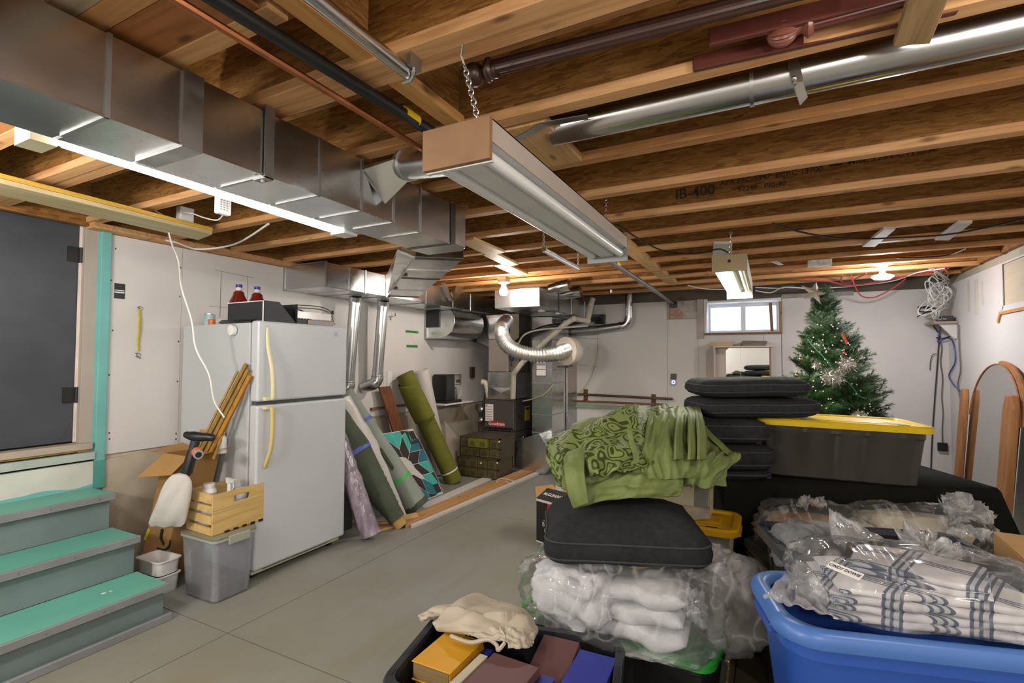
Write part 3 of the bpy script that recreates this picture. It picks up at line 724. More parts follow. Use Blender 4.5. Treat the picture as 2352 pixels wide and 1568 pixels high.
mb = MB(); q = P(1290, 842, d=6.1); mb.obox(q, (.10, .03, .016)); mb.obox(q + V((.07, 0, .0)), (.03, .03, .03)); mb.obox(q + V((.12, 0, .01)), (.04, .02, .02)); obj('valve_bracket', mb, M_dark, dm)
# white vent pipe from furnace to ceiling
M_pvc = pm('pvc_cream', '#c9bfb2', .4, 0, .04)
pv = thing('vent_pipe', 'off white plastic vent pipe rising from furnace and crossing to far corner', 'pipe', P(1182, 920, d=6.4))
y6 = 5.935
path = [V((P(1178, 920, y=y6).x, y6, .95)), P(1180, 858, y=y6), P(1205, 826, y=5.95), P(1250, 785, y=6.0), P(1300, 742, y=6.05), P(1318, 732, y=6.07), P(1350, 736, y=6.3), P(1357, 700, y=6.4), P(1362, 685, y=6.42)]
for i, (a, b) in enumerate(zip(path, path[1:])): obj('pipe_length', MB().tube([a, b], .036, 14), M_pvc, pv, smooth=True)
for p in path[1:-1]: obj('elbow', MB().ball(p, .043), M_pvc, pv, smooth=True)
for a, b in ((2, 3), (3, 4)):
    q = path[a].lerp(path[b], .5); obj('coupling', MB().tube([q - (path[b] - path[a]).normalized() * .03, q + (path[b] - path[a]).normalized() * .03], .042, 14), M_pvc, pv, smooth=True)
# black drain hose and pale line beside it
k1 = obj('drain_hose', MB().tube(bez([P(1172, 800, y=5.96), P(1200, 775, y=6.0), P(1250, 752, y=6.03), P(1300, 745, y=6.2), P(1372, 732, y=6.86)], 8), .03, 10), M_black, smooth=True, label='thick black hose passing behind the off white vent pipe', cat='hose')
k2 = obj('pale_tube', MB().tube(bez([P(1190, 790, y=5.88), P(1205, 768, y=5.88), P(1240, 757, y=5.9), P(1300, 752, y=5.95), P(1350, 748, y=6.2)], 8), .012, 8), M_pvc, smooth=True, label='thin pale tube curving below the black hose near furnace', cat='hose')
bx('junction_box', P(1366, 722, y=6.9), P(1391, 744, y=6.98), M_black, label='black junction box on the far wall beside vent pipe', cat='box', bev=.004)
bl = thing('humidifier_bottle', 'blue capped dark regulator hanging beside the plenum under silver duct', 'regulator', P(1177, 835, d=6.35))
obj('body', MB().tube([P(1174, 785, y=5.99), P(1173, 815, y=5.99)], .04, 12), M_black, bl, smooth=True)
obj('cap', MB().tube([P(1175, 814, y=5.99), P(1175, 828, y=5.99)], [.038, .03], 12), pm('navy_cap', '#2a3358', .4), bl, smooth=True)
obj('stem', MB().tube([P(1175, 828, y=5.99), P(1175, 842, y=5.99)], .01, 8), M_black, bl)
# yellowish drain lines hanging in loops by the drum
obj('drain_line', MB().tube(bez([P(1373, 770, y=6.93), P(1372, 820, y=6.93), P(1350, 880, y=6.93), P(1312, 912, y=6.92), P(1292, 890, y=6.9), P(1288, 860, y=6.7), P(1290, 845, y=6.5)], 8), .006, 6), pm('yellowed_tube', '#b5ab86', .4), label='yellowed drain line hanging in a loop below the drum', cat='hose')
obj('drain_line', MB().tube(bez([P(1200, 921, y=5.985), P(1222, 916, y=6.05), P(1250, 905, y=6.108), P(1272, 882, y=6.112)], 8), .008, 6), pm('yellowed_tube', '#b5ab86', .4), label='yellowed drain line rising from furnace top across the return drop', cat='hose')
# damper half drum on the left wall
da = thing('damper_housing', 'half round galvanised damper housing under the trunk duct beside furnace', 'duct fitting', (-3.72, 5.4, 1.72))
a, b = P(1046, 746, x=-3.62), P(1115, 748, x=-3.62)
dl = b.y - a.y
mb = MB(); prof = [(XL + .02, 2.095), (-3.55, 2.095), (-3.50, 2.02), (-3.49, 1.93), (-3.53, 1.82), (-3.62, 1.76), (-3.72, 1.745), (XL + .02, 1.745)]
mb.prism([(x, 5.22, z) for x, z in prof], (0, .72, 0)); obj('housing', mb, M_galvb, da, smooth=True, ang=50, bev=.003)
obj('housing_rim', MB().box((XL + .02, 5.20, 1.735), (-3.6, 5.225, 1.75)).box((XL + .02, 5.20, 1.75), (XL + .04, 5.225, 2.05)), M_galvd, da)
bx('damper_opening', (XL + .03, 5.20, 1.88), (-3.72, 5.222, 2.09), M_black, da)
obj('damper_motor', MB().ball(P(1092, 778, x=-3.86), .05).obox(P(1088, 770, x=-3.88), (.06, .1, .08)), M_black, da, smooth=True)
# round pipe along the far wall
fp = thing('wall_pipe', 'round galvanised pipe along top of far wall turning up into ceiling', 'pipe', P(1400, 755, y=6.88))
c1, c2, c3 = P(1300, 762, y=6.86), P(1432, 748, y=6.86), P(1445, 690, y=6.86)
obj('pipe_length', MB().tube([c1, P(1368, 757, y=6.86)], .062, 18), M_galvd, fp, smooth=True)
obj('pipe_length', MB().tube([P(1362, 758, y=6.86), c2], .056, 18), M_galvd, fp, smooth=True)
obj('elbow', MB().tube(bez([c2 - V((.06, 0, 0)), c2, c2 + V((.055, 0, .04)), V((c3.x, 6.86, c2.z + .12))], 5), .06, 18), M_galvb, fp, smooth=True)
obj('pipe_length', MB().tube([V((c3.x, 6.86, c2.z + .1)), V((c3.x, 6.86, JB + .05))], .056, 18), M_galvb, fp, smooth=True)
for p in (1358, 1366, 1374): q = P(p, 758, y=6.86); obj('crimp_ring', MB().tube([q, q + V((.012, 0, 0))], .066, 18), M_galvd, fp, smooth=True)

# ---- round branch pipe along the joists on the right
rp = thing('branch_pipe', 'round galvanised branch pipe running between two joists above the right side', 'pipe', (.5, 1.75, 2.33))
yr = 1.80
a, b = V((P(1262, 312, y=yr).x, yr, 2.40)), V((1.6, yr - .06, 2.40))
a = P(1270, 298, y=yr); zc = a.z
pts = [V((a.x + (1.6 - a.x) * t, yr, zc)) for t in (0, .3, .31, .62, .63, 1)]
obj('pipe_length', MB().tube([pts[0], pts[1]], .062, 20), M_galvb, rp, smooth=True)
obj('pipe_length', MB().tube([pts[1], pts[3]], .064, 20), M_galvb, rp, smooth=True)
obj('pipe_length', MB().tube([pts[3], pts[5]], .062, 20), M_galvb, rp, smooth=True)
for p in (pts[1], pts[3]): obj('crimp_ring', MB().tube([p, p + V((.012, 0, 0))], .068, 20), M_galvd, rp, smooth=True)
bdl = [P(1822, 140, y=yr - .07), P(1832, 190, y=yr - .07), P(1846, 232, y=yr + .02)]
obj('hanger_strap', MB().bar(bdl[0], bdl[1], .03, .003, V((0, 1, 0))).bar(bdl[1], bdl[2], .03, .003, V((0, 1, 0))), M_chain, rp)
obj('screw', MB().ball(P(1824, 180, y=yr - .085), .008), M_chain, rp)
st = obj('metal_strap', MB().bar(P(1180, 325, z=JB - .006), P(1250, 285, z=JB - .006), .035, .003).bar(P(1250, 285, z=JB - .006), P(1350, 268, z=JB + .004), .035, .003), M_seam, label='flat metal strap screwed under blocking beside the unlit fixture', cat='strap')
# take-off from main duct towards the branch pipe
to = thing('duct_take_off', 'short round take-off with cone on the main supply duct behind the big fixture', 'duct fitting', P(930, 375, d=2.6))
p0, p1, p2 = P(900, 392, x=X1 + .02), P(935, 378, x=-1.38), P(1040, 362, x=-1.02)
obj('cone', MB().tube([V((X1 + .004, p1.y + .02, p1.z - .03)), p1], [.12, .072], 4), M_galvb, to)
obj('pipe_length', MB().tube([p1, p2], .064, 18), M_galvb, to, smooth=True)
obj('crimp_ring', MB().tube([p1, p1.lerp(p2, .08)], .07, 18), M_galvd, to, smooth=True)

# ---- straight pipes under the joists
ga = thing('gas_pipe', 'black wrapped gas pipe with yellow tape under the joists, copper line beneath it', 'pipe', (-1.15, 2.5, 2.25))
def zz(px, py, z): return P(px, py, z=z)
g0, g1, g2 = P(488, 0, z=2.305), P(990, 305, z=2.305), P(1405, 602, z=2.30)
xg = -1.13
g0 = P(500, 0, x=xg); g1 = P(985, 298, x=xg)
gz = lambda y: 2.305
A = V((xg, -2.4, 2.315)); 
obj('pipe_length', MB().tube([V((xg, -2.0, g0.z)), V((xg, g0.y, g0.z)), V((xg, g1.y, g1.z)), V((xg, 2.3, g1.z))], .021, 14), M_black, ga, smooth=True)
M_gal_pipe = pm('gas_pipe_grey', (.25, .24, .23), .35, .8, .1)
obj('pipe_length', MB().tube([V((xg, 2.3, g1.z)), P(1400, 598, x=xg), P(1500, 664, x=xg), P(1545, 696, x=xg)], .022, 14), M_gal_pipe, ga, smooth=True)
ty = P(938, 280, x=xg).y
obj('yellow_tape', MB().tube([V((xg, ty - .03, g1.z)), V((xg, ty + .045, g1.z))], .023, 14), pm('tape_yellow', '#d6b80e', .5), ga, smooth=True)
ty = P(1416, 608, x=xg).y
obj('yellow_tape', MB().tube([V((xg, ty - .05, P(1416, 606, x=xg).z)), V((xg, ty + .05, P(1416, 606, x=xg).z))], .025, 14), pm('tape_yellow', '#d6b80e', .5), ga, smooth=True)
obj('coupling', MB().tube([P(1497, 662, x=xg), P(1505, 667, x=xg)], .03, 12), M_gal_pipe, ga, smooth=True)
obj('valve', MB().obox(P(1548, 700, x=xg), (.09, .12, .08)).ball(P(1556, 704, x=xg), .05), M_black, ga)
cp = obj('copper_pipe', MB().tube([V((xg - .05, -2.0, 2.28)), V((xg - .05, 1.5, 2.282)), V((xg - .045, 3.0, 2.285)), V((xg - .05, 5.9, 2.28))], .011, 8), M_copper, smooth=True, label='thin copper water line running under the black gas pipe', cat='pipe')
cn = thing('steel_conduit', 'bare steel pipe on a bracket below the joists near the top edge', 'pipe', (-.95, .6, 2.3))
xc = -.93
c0, c1 = P(700, 0, x=xc), P(938, 168, x=xc)
obj('pipe', MB().tube([V((xc, -2.0, c1.z)), V((xc, c1.y, c1.z))], .02, 16), M_galvb, cn, smooth=True)
obj('bracket', MB().tube([V((xc + .03, c1.y - .02, c1.z + .06)), V((xc + .03, c1.y - .01, c1.z - .01)), V((xc + .01, c1.y, c1.z - .024)), V((xc - .02, c1.y, c1.z - .024))], .006, 6).box((xc + .022, c1.y - .035, c1.z + .0), (xc + .036, c1.y + .015, c1.z + .085)), M_galvd, cn)
# ================================================================ LIGHTS AND THINGS UNDER THE JOISTS
M_led = emis('led_lit', (1, .98, .95), 42)
M_tube_on = emis('tube_lit', (1, .97, .85), 75)
M_bulb_on = emis('bulb_lit', (1, .90, .80), 260)
M_disc_on = emis('disc_lit', (.95, .95, 1), 130)
M_refl = pm('white_reflector', (.72, .73, .74), .3, 0, .05)
def chain(parent, a, b, n=8, r=.0016, size=.011, name='chain'):
    a, b = V(a), V(b); mb = MB(); d = (b - a) / n; x, y = frame(d)
    for i in range(n):
        c = a + d * (i + .5); ax = x if i % 2 else y; L = d.length * .66
        pts = [c + d.normalized() * (L * math.sin(t)) + ax * (size * math.cos(t)) * .8 for t in [k * PI / 4 for k in range(9)]]
        mb.tube(pts, r, 5, cap=False)
    return obj(name, mb, M_chain, parent, smooth=True)
# LED strip beside the duct
ld = thing('led_strip_light', 'long lit strip light hanging along the left edge of supply duct', 'light', (-1.93, 1.2, 2.12))
za = 2.114
la, lb_ = P(143, 332, z=za), P(757, 528, z=za)
xl = (la.x + lb_.x) / 2; ya, yb = la.y, lb_.y
obj('led_lens', MB().tube([(la.x, ya, za + .004), (lb_.x, yb, za + .004)], .013, 10), M_led, ld, smooth=True)
bx('housing', (xl - .07, ya - .02, za + .025), (xl + .02, yb + .02, za + .05), M_refl, ld)
bx('end_cap', (xl - .075, ya - .075, za - .012), (xl + .03, ya - .012, za + .06), pm('end_cap_cream', '#d8cfae', .5, 0, .03), ld)
bx('end_cap', (xl - .03, yb + .012, za - .02), (xl + .06, yb + .10, za + .06), M_white, ld)
bx('clip', (xl + .005, 1.17, za + .028), (xl + .03, 1.22, za + .045), M_dark, ld)
chain(ld, (xl, ya + .15, za + .055), (xl, ya + .15, JB), 6, .0016, .006); chain(ld, (xl, yb - .15, za + .055), (xl, yb - .15, JB), 6, .0016, .006)
# adaptor and outlet hanging behind strip light
q = P(512, 470, z=2.27)
ad = thing('sensor_box', 'white perforated plug box hanging behind the lit strip', 'device', q)
obj('body', MB().obox(q, (.035, .075, .105)), M_white, ad, bev=.008)
mb = MB()
for i in range(3):
    for j in range(6): mb.obox(q + V((.018, -.02 + i * .016, .03 - j * .012)), (.002, .008, .005))
obj('vent_slot', mb, pm('slot_grey', (.3, .3, .3), .6), ad, kind='stuff')
q2 = P(425, 495, z=2.375)
ob = thing('power_adapter', 'white power adapter block standing on the plywood ledge over door', 'adapter', q2)
obj('body', MB().obox(q2, (.05, .085, .10)), M_white, ob, bev=.005)
obj('power_cable', MB().tube(bez([P(516, 488, z=2.24), P(500, 505, z=2.25), P(470, 500, z=2.3), P(440, 490, z=2.36), P(415, 490, z=2.38), P(398, 505, z=2.36), P(350, 480, z=2.36)], 6), .004, 6), M_wire, label='white cord looping between the perforated box and adapter', cat='cord')
obj('power_cable', MB().tube(bez([P(388, 535, x=-3.35), P(395, 560, x=-3.4), P(410, 600, x=-3.45), P(417, 660, x=-3.3), P(440, 735, x=-3.2), P(450, 800, x=-3.16), P(480, 860, x=-3.1), P(492, 920, x=-3.1), P(515, 958, x=-3.08)], 6), .0055, 6), M_wire, smooth=True, label='white kinked cord hanging down past the left side of fridge', cat='cord')
obj('white_cable', MB().tube(bez([P(330, 545, z=2.33), P(400, 555, z=2.32), P(455, 572, z=2.30), P(540, 560, z=2.32), P(617, 514, z=2.345)], 6), .007, 6), M_wire, smooth=True, label='white household cable drooping under joists above the left wall panel', cat='cable')
# plywood ledge under the joists above door
bd = thing('plywood_ledge', 'yellow edged plywood board fixed flat under joists above the dark door', 'board', (-3.38, 1.5, 2.315))
pts = [P(-150, 372, z=2.30), P(487, 531, z=2.30), P(455, 544, z=2.30), P(-150, 403, z=2.30)]
mb = MB(); mb.slab([pts[3], pts[2], pts[1], pts[0]], .022); mb2 = mb
zmin = min(v.z for v in mb.v)
obj('ply_sheet', mb, M_board, bd)
obj('ply_edge', MB().bar(pts[0] + V((.003, 0, .012)), pts[1] + V((.003, 0, .012)), .006, .022), wood('yellow_edge', '#d9b04a', '#b58a2a', 1), bd)
# ---- big unlit fluorescent fixture
fx1 = thing('shop_light', 'large unlit fluorescent shop light with brown end board hung on chains', 'light', (-.76, 1.87, 2.0))
x0, x1, y0, y1, z0, z1 = -.866, -.65, 1.145, 2.585, 2.0, 2.118
obj('end_board', MB().box((x0 - .002, y0 - .018, z0 + .003), (x1 + .002, y0, z1 + .002)), pm('hardboard', '#8b6a4c', .7, 0, .12, 8, bmp=.1), fx1, bev=.002)
M_fxs = pm('fixture_side', '#b5aaa2', .5, 0, .06)
mb = MB()
mb.box((x1 - .004, y0, z0 + .055), (x1, y1, z1)); mb.box((x0, y0, z0 + .055), (x0 + .004, y1, z1)); mb.box((x0, y0, z1 - .004), (x1, y1, z1)); obj('housing', mb, M_fxs, fx1)
mb = MB(); mb.hexa([(x0 + .02, y0, z0 + .003), (x0 + .11, y0, z0 + .003), (x0 + .11, y1, z0 + .003), (x0 + .02, y1, z0 + .003), (x0 + .004, y0, z0 + .06), (x0 + .10, y0, z0 + .06), (x0 + .10, y1, z0 + .06), (x0 + .004, y1, z0 + .06)])
mb = MB(); prof = [(x0 + .05, z0 + .01), (x0 + .004, z0 + .06), (x0 + .004, z0 + .07), (x1 - .004, z0 + .07), (x1 - .004, z0 + .06), (x1 - .05, z0 + .01), (x1 - .065, z0 + .055), (x0 + .065, z0 + .055)]
prof = [(x0 + .003, z0 + .07), (x0 + .003, z0 + .062), (x0 + .055, z0 + .052), (x0 + .075, z0 + .02), (x1 - .075, z0 + .02), (x1 - .055, z0 + .052), (x1 - .003, z0 + .062), (x1 - .003, z0 + .07)]
mb.prism([(x, y0 + .002, z) for x, z in prof], (0, y1 - y0 - .004, 0)); obj('reflector', mb, M_refl, fx1)
for x in (x0 + .032, x1 - .034): obj('lamp_tube', MB().tube([(x, y0 + .02, z0 + .03), (x, y1 - .02, z0 + .03)], .019, 14), pm('unlit_tube', (.82, .83, .84), .25, 0, .02), fx1, smooth=True)
obj('end_plate', MB().box((x0 + .0, y1 - .006, z0 - .01), (x1 + .002, y1, z1)), pm('grey_plate', '#8c8e92', .4, 0, .05), fx1)
bx('end_lip', (x0, y0, z0), (x1, y0 + .012, z0 + .012), M_refl, fx1)
c0 = P(1065, 112, y=1.148)
chain(fx1, (x1 - .05, 1.16, z1), P(1067, 150, y=1.16), 12, .0022, .010); obj('hook', MB().tube([P(1067, 150, y=1.16), P(1060, 128, y=1.15), P(1064, 100, y=1.13)], .003, 6), M_chain, fx1)
chain(fx1, (x1 - .05, 2.35, z1), P(1393, 460, y=2.40), 10, .0018, .009)
# ---- lit fixture further back
fx2 = thing('shop_light', 'smaller lit fluorescent shop light in front of the window, one tube glowing', 'light', (-.19, 3.84, 2.0))
x0, x1, y0, y1, z0, z1 = -.295, -.104, 3.237, 4.44, 2.0, 2.10
M_tan = pm('tan_end_board', '#a1906f', .65, 0, .06)
M_fx2 = pm('cream_fixture', '#d8d6c4', .45, 0, .03)
obj('end_board', MB().box((x0 - .002, y0 - .014, z0), (x1 + .002, y0, z1)), M_tan, fx2, bev=.002)
obj('cord_hole', MB().lathe([(.010, 0), (.010, .002)], ((x0 + x1) / 2, y0 - .0145, z0 + .062), 10, V((0, -1, 0))), M_black, fx2)
mb = MB(); mb.box((x0, y0, z1 - .004), (x1, y1, z1)); mb.box((x0, y0, z0 + .03), (x0 + .004, y1, z1)); mb.box((x1 - .004, y0, z0 + .0), (x1, y1, z1)); obj('housing', mb, M_fx2, fx2)
mb = MB(); mb.prism([(x, y0 + .002, z) for x, z in ((x0 + .01, z0 + .05), (x0 + .07, z0 + .045), (x0 + .085, z0 + .02), (x1 - .085, z0 + .02), (x1 - .07, z0 + .045), (x1 - .01, z0 + .05), (x1 - .01, z0 + .06), (x0 + .01, z0 + .06))], (0, y1 - y0 - .01, 0)); obj('reflector', mb, M_fx2, fx2)
obj('lit_tube', MB().tube([(x0 + .045, y0 + .01, z0 + .022), (x0 + .045, y1 - .03, z0 + .022)], .018, 14), M_tube_on, fx2, smooth=True)
obj('lamp_tube', MB().tube([(x1 - .035, y0 + .01, z0 + .03), (x1 - .035, y1 - .03, z0 + .03)], .018, 14), pm('unlit_tube', (.82, .83, .84), .25, 0, .02), fx2, smooth=True)
obj('end_plate', MB().box((x0, y1 - .005, z0 - .03), (x1, y1, z1)), M_fx2, fx2)
obj('lamp_holder', MB().lathe([(.02, 0), (.02, .02)], (x0 + .045, y1 - .028, z0 + .015), 12, V((0, 1, 0))), M_white, fx2)
chain(fx2, (-.2, 3.25, z1), P(1679, 533, y=3.25), 9, .0018, .009); chain(fx2, (-.2, 4.3, z1), (-.2, 4.3, JB), 9, .0018, .008)
# ---- slim tube light behind the drop duct
tl = thing('tube_light', 'slim bare tube light on two chains between duct and big fixture', 'light', P(1290, 590, z=2.2))
a, b = P(1249, 571, z=2.2), P(1328, 614, z=2.19)
obj('housing', MB().tube([a, b], .016, 10), galv('slim_tube', (.7, .68, .72), .25), tl, smooth=True)
obj('diffuser', MB().bar(a + V((0, 0, -.016)), b + V((0, 0, -.016)), .02, .012), M_refl, tl)
obj('end_cap', MB().tube([a, a.lerp(b, .03)], .018, 10), M_tan, tl, smooth=True)
chain(tl, a + V((0, 0, .01)), a + V((0, 0, JB - a.z)), 9, .0018, .009); chain(tl, b + V((0, 0, .01)), b + V((0, 0, JB - b.z)), 9, .0018, .009)
# ---- bulbs
bq = P(1157, 668, d=5.3)
bb = thing('ceiling_bulb', 'glowing bare bulb in a white holder in front of the boxy return duct', 'light', bq)
obj('glass', MB().lathe([(.0, -.052), (.03, -.045), (.045, -.018), (.043, .01), (.028, .035), (.02, .055)], bq, 18), M_bulb_on, bb, smooth=True)
obj('holder', MB().lathe([(.022, .05), (.026, .07), (.06, .085), (.062, .10), (.0, .102)], bq, 20), M_white, bb, smooth=True)
bx('ceiling_box', (bq.x - .05, bq.y - .05, bq.z + .102), (bq.x + .05, bq.y + .05, max(JB, bq.z + .13)), M_galvd, bb)
dq = P(2027, 635, d=4.6)
db = thing('ceiling_bulb', 'glowing flat disc lamp in white holder near the Christmas tree', 'light', dq)
obj('disc', MB().lathe([(.0, -.028), (.06, -.024), (.085, -.005), (.085, .004), (.06, .016), (.0, .02)], dq, 26), M_disc_on, db, smooth=True)
obj('stem', MB().lathe([(.03, .018), (.02, .05), (.022, .085), (.075, .115), (.08, .13), (.0, .132)], dq, 20), M_white, db, smooth=True)
bx('ceiling_box', (dq.x - .05, dq.y - .03, dq.z + .13), (dq.x + .08, dq.y + .06, JB + .03), pm('grey_box', (.5, .5, .48), .5), db)
# pull cord
pc = thing('pull_cord', 'thin pull cord with small weight hanging by the far ceiling', 'cord', P(1404, 670, d=5.6))
a, b = P(1404, 628, d=5.6), P(1404, 668, d=5.6)
obj('string', MB().tube([V((b.x, b.y, JB)), b], .0015, 5), M_chain, pc)
obj('bob', MB().lathe([(.0, -.02), (.012, -.018), (.012, .012), (.0, .018)], b, 10), M_refl, pc, smooth=True)
# clear prismatic cover between joists
q = P(1882, 606, z=2.32)
pcv = thing('prism_light_cover', 'clear ribbed plastic light cover fixed under joists left of disc lamp', 'light cover', q)
mb = MB(); mb.box(q - V((.09, .05, .02)), q + V((.09, .05, .03)))
for i in range(12): mb.box(q + V((-.085 + i * .0145, -.053, -.02)), q + V((-.079 + i * .0145, -.05, .03)))
obj('ribbed_lens', mb, pm('ribbed_clear', (.75, .76, .74), .12, 0, .25, 30, spec=.8), pcv)
# ---- cables
def cable(px, r, mat, label, z=None, n=7, cat='cable', name='cable'):
    pts = [P(a[0], a[1], z=a[2]) if len(a) == 3 else P(a[0], a[1], d=a[3]) for a in px]
    return obj(name, MB().tube(bez(pts, n), r, 6), mat, smooth=True, label=label, cat=cat)
cable([(1412, 516, 2.33), (1425, 520, 2.32), (1470, 550, 2.28), (1530, 578, 2.25), (1600, 582, 2.25), (1650, 572, 2.25), (1675, 582, 2.12)], .006, M_black, 'black cord sagging between the two fluorescent shop lights')
cable([(1775, 513, 2.345), (1850, 535, 2.30), (1950, 548, 2.28), (2080, 545, 2.28), (2200, 535, 2.29), (2352, 502, 2.31), (2420, 480, 2.32)], .006, M_black, 'black cord sagging below joists on the right above the disc lamp')
cable([(2060, 592, 2.345), (2120, 591, 2.34), (2180, 585, 2.345), (2220, 570, 2.35)], .006, M_black, 'black cord clipped along joist right of the disc lamp')
cable([(1580, 655, 2.34), (1610, 662, 2.33), (1640, 664, 2.33), (1665, 664, 2.33)], .006, M_wire, 'white cable running to the lit shop light')
cable([(1735, 667, 2.30), (1770, 672, 2.26), (1800, 660, 2.30), (1860, 662, 2.28), (1920, 660, 2.30), (1975, 655, 2.32), (2050, 645, 2.33), (2110, 625, 2.345), (2170, 616, 2.35)], .007, M_wire, 'white cable strung along ceiling behind the disc lamp')
cable([(1735, 660, 2.32), (1790, 662, 2.32), (1812, 660, 2.32)], .006, M_wire, 'short white cable end at black splice over the window')
q = P(1812, 659, z=2.315); bx('splice_box', q - V((.05, .03, .02)), q + V((.05, .03, .02)), M_dark, label='small black splice box on white cable left of the star', cat='box')
cable([(1845, 640, 2.34), (1900, 645, 2.33), (1950, 655, 2.30), (2010, 648, 2.31), (2080, 634, 2.34), (2180, 616, 2.348)], .007, M_red, 'red cable strung along ceiling beside the white one')
cable([(1955, 632, 2.345), (1965, 660, 2.25), (1980, 680, 2.18), (2010, 682, 2.17), (2050, 662, 2.25), (2080, 640, 2.34)], .007, M_red, 'red cable drooping in a deep loop right of tree star')
cable([(1935, 632, 2.345), (1932, 645, 2.33), (1945, 650, 2.32), (1965, 640, 2.33), (1990, 628, 2.345)], .007, M_red, 'short red cable curl above the tree star')
cable([(1340, 682, 2.33), (1338, 700, 2.25), (1342, 720, 2.2), (1352, 732, 2.15)], .01, M_red, 'red cable hanging beside vent pipe at far ceiling')
cable([(1395, 705, 2.27), (1430, 695, 2.30), (1470, 690, 2.31), (1510, 695, 2.3)], .006, M_wire, 'pale cable stretched across top of far wall')
# ---- tangled white cable bundle
cb = thing('cable_bundle', 'tangled bundle of white cables hanging from joists in the right far corner', 'cable', P(2155, 700, d=5.25))
rnd = random.Random(5)
for i in range(11):
    x = 2138 + rnd.uniform(-6, 32); pts = [P(x, 617, z=2.352)]
    cx = 2155
    for k in range(5):
        pts.append(P(cx + rnd.uniform(-26, 26), 635 + k * 17 + rnd.uniform(-10, 10), d=5.25 + rnd.uniform(-.12, .12)))
    pts += [P(2150 + rnd.uniform(-8, 10), 715, d=5.25), P(2150 + rnd.uniform(-8, 8), 733, d=5.3)]
    obj('cable', MB().tube(bez(pts, 6), .0055, 6), M_wire, cb, smooth=True)
for i in range(5):
    c = P(2152 + rnd.uniform(-12, 14), 660 + i * 10, d=5.2); mb = MB(); a0 = rnd.uniform(0, 6)
    mb.tube([c + V((math.cos(t) * (.07 + .015 * i), .06 * math.sin(t * 1.3), math.sin(t + a0) * .11)) for t in [k * PI / 9 for k in range(18)]], .0055, 6); obj('cable_loop', mb, M_wire, cb, smooth=True)
# ---- boards nailed under joists
def cleat(q, z, mat, label, t=.02):
    pts = [P(a, b, z=z) for a, b in q]; n = (pts[1] - pts[0]).cross(pts[3] - pts[0])
    if n.z < 0: pts = pts[::-1]
    return obj('wood_cleat', MB().slab(pts, t), mat, label=label, cat='board', bev=.002, seg=1)
M_wht_strap = pm('white_painted_wood', '#d2ccc6', .6, 0, .06, 5)
cleat([(2030, 527), (2057, 527), (2010, 567), (1980, 567)], 2.33, M_wht_strap, 'white painted board bridging two joists above the disc lamp')
cleat([(2200, 513), (2234, 512), (2180, 552), (2147, 552)], 2.33, M_wht_strap, 'white painted board bridging two joists near the right end')
cleat([(1052, 556), (1088, 549), (1160, 580), (1122, 588)], 2.33, M_pine, 'pine strip under joists touching the end of supply duct')
cleat([(1108, 586), (1140, 583), (1192, 608), (1165, 613)], 2.33, M_pine, 'pine strip under joists, second from the supply duct')
cleat([(1132, 610), (1160, 606), (1214, 630), (1188, 634)], 2.33, M_pine, 'pine strip under joists, third from the supply duct')
cleat([(1640, 560), (1682, 560), (1680, 592), (1636, 592)], 2.33, M_wht_strap, 'pale board under joists just above the lit shop light')
cleat([(1770, 602), (1785, 600), (1800, 608), (1790, 610)], 2.34, M_white, 'tiny white strip under joists right of the lit shop light', .004)
cleat([(2098, -40), (2195, -40), (2136, 101), (2052, 108)], 2.315, wood('grey_cleat', '#a88a62', '#7c6140', 1), 'weathered board nailed across joists holding brown rails at top right')
# ---- curtain rods and rails stored in the joist bay
M_rod = pm('dark_brown_rod', '#3d2620', .35, 0, .15, 8)
M_rail = pm('brown_vinyl', '#5c2f28', .35, 0, .1, 5)
cr = thing('curtain_rod', 'dark brown fluted curtain rod with ball finial stored under the joists', 'curtain rod', P(1100, 170, z=2.37))
a, b = P(1128, 158, z=2.37), P(1760, -3, z=2.375)
obj('rod', MB().tube([a, a.lerp(b, .5), b, b + (b - a) * .25], .024, 24, fn=lambda i, j: 1 if j % 2 else .93), M_rod, cr, smooth=True, ang=15)
c = P(1089, 172, z=2.365); ax = (b - a).normalized()
obj('finial', MB().ball(c, .036, 18, 12).lathe([(.0, .028), (.018, .034), (.033, .046), (.034, .052), (.020, .058), (.026, .068), (.026, .08)], c, 20, ax), M_rod, cr, smooth=True)
obj('rod_ring', MB().lathe([(.027, -.01), (.034, -.004), (.034, .004), (.027, .01)], a - ax * .004, 20, ax), M_rod, cr, smooth=True)
def rail(name, a, b, hgt, label, mat, t=.02):
    a, b = V(a), V(b)
    return obj(name, MB().bar(a, b, t, hgt), mat, label=label, cat='rail', bev=.003, seg=1)
rail('brown_rail', P(1628, 88, z=2.385), P(2105, -28, z=2.385), .05, 'upper brown vinyl rail stored under the joists at top right', M_rail)
rail('brown_rail', P(1592, 148, z=2.37), P(2200, 10, z=2.37), .045, 'lower brown vinyl rail lying against joist below the fluted rod', M_rail)
rr_ = rail('siding_strip', P(1800, 62, z=2.372), P(2120, -14, z=2.372), .022, 'cream slotted vinyl strip stored below the upper brown rail', pm('cream_vinyl', '#cfc18e', .5, 0, .06), .006)
cr2 = thing('curtain_rod', 'brown curtain rod with fluted round finial between two brown rails', 'curtain rod', P(1800, 74, z=2.372))
c = P(1797, 72, z=2.372); ax = V((1, -.02, 0)).normalized()
obj('finial', MB().tube([c - ax * (.040 * math.cos(PI * k / 12)) for k in range(12)], [max(.004, .040 * math.sin(PI * k / 12)) for k in range(12)], 44, fn=lambda i, j: 1 if j % 2 else .90), pm('copper_brown', '#7b4a3c', .35, 0, .1), cr2, smooth=True, ang=15)
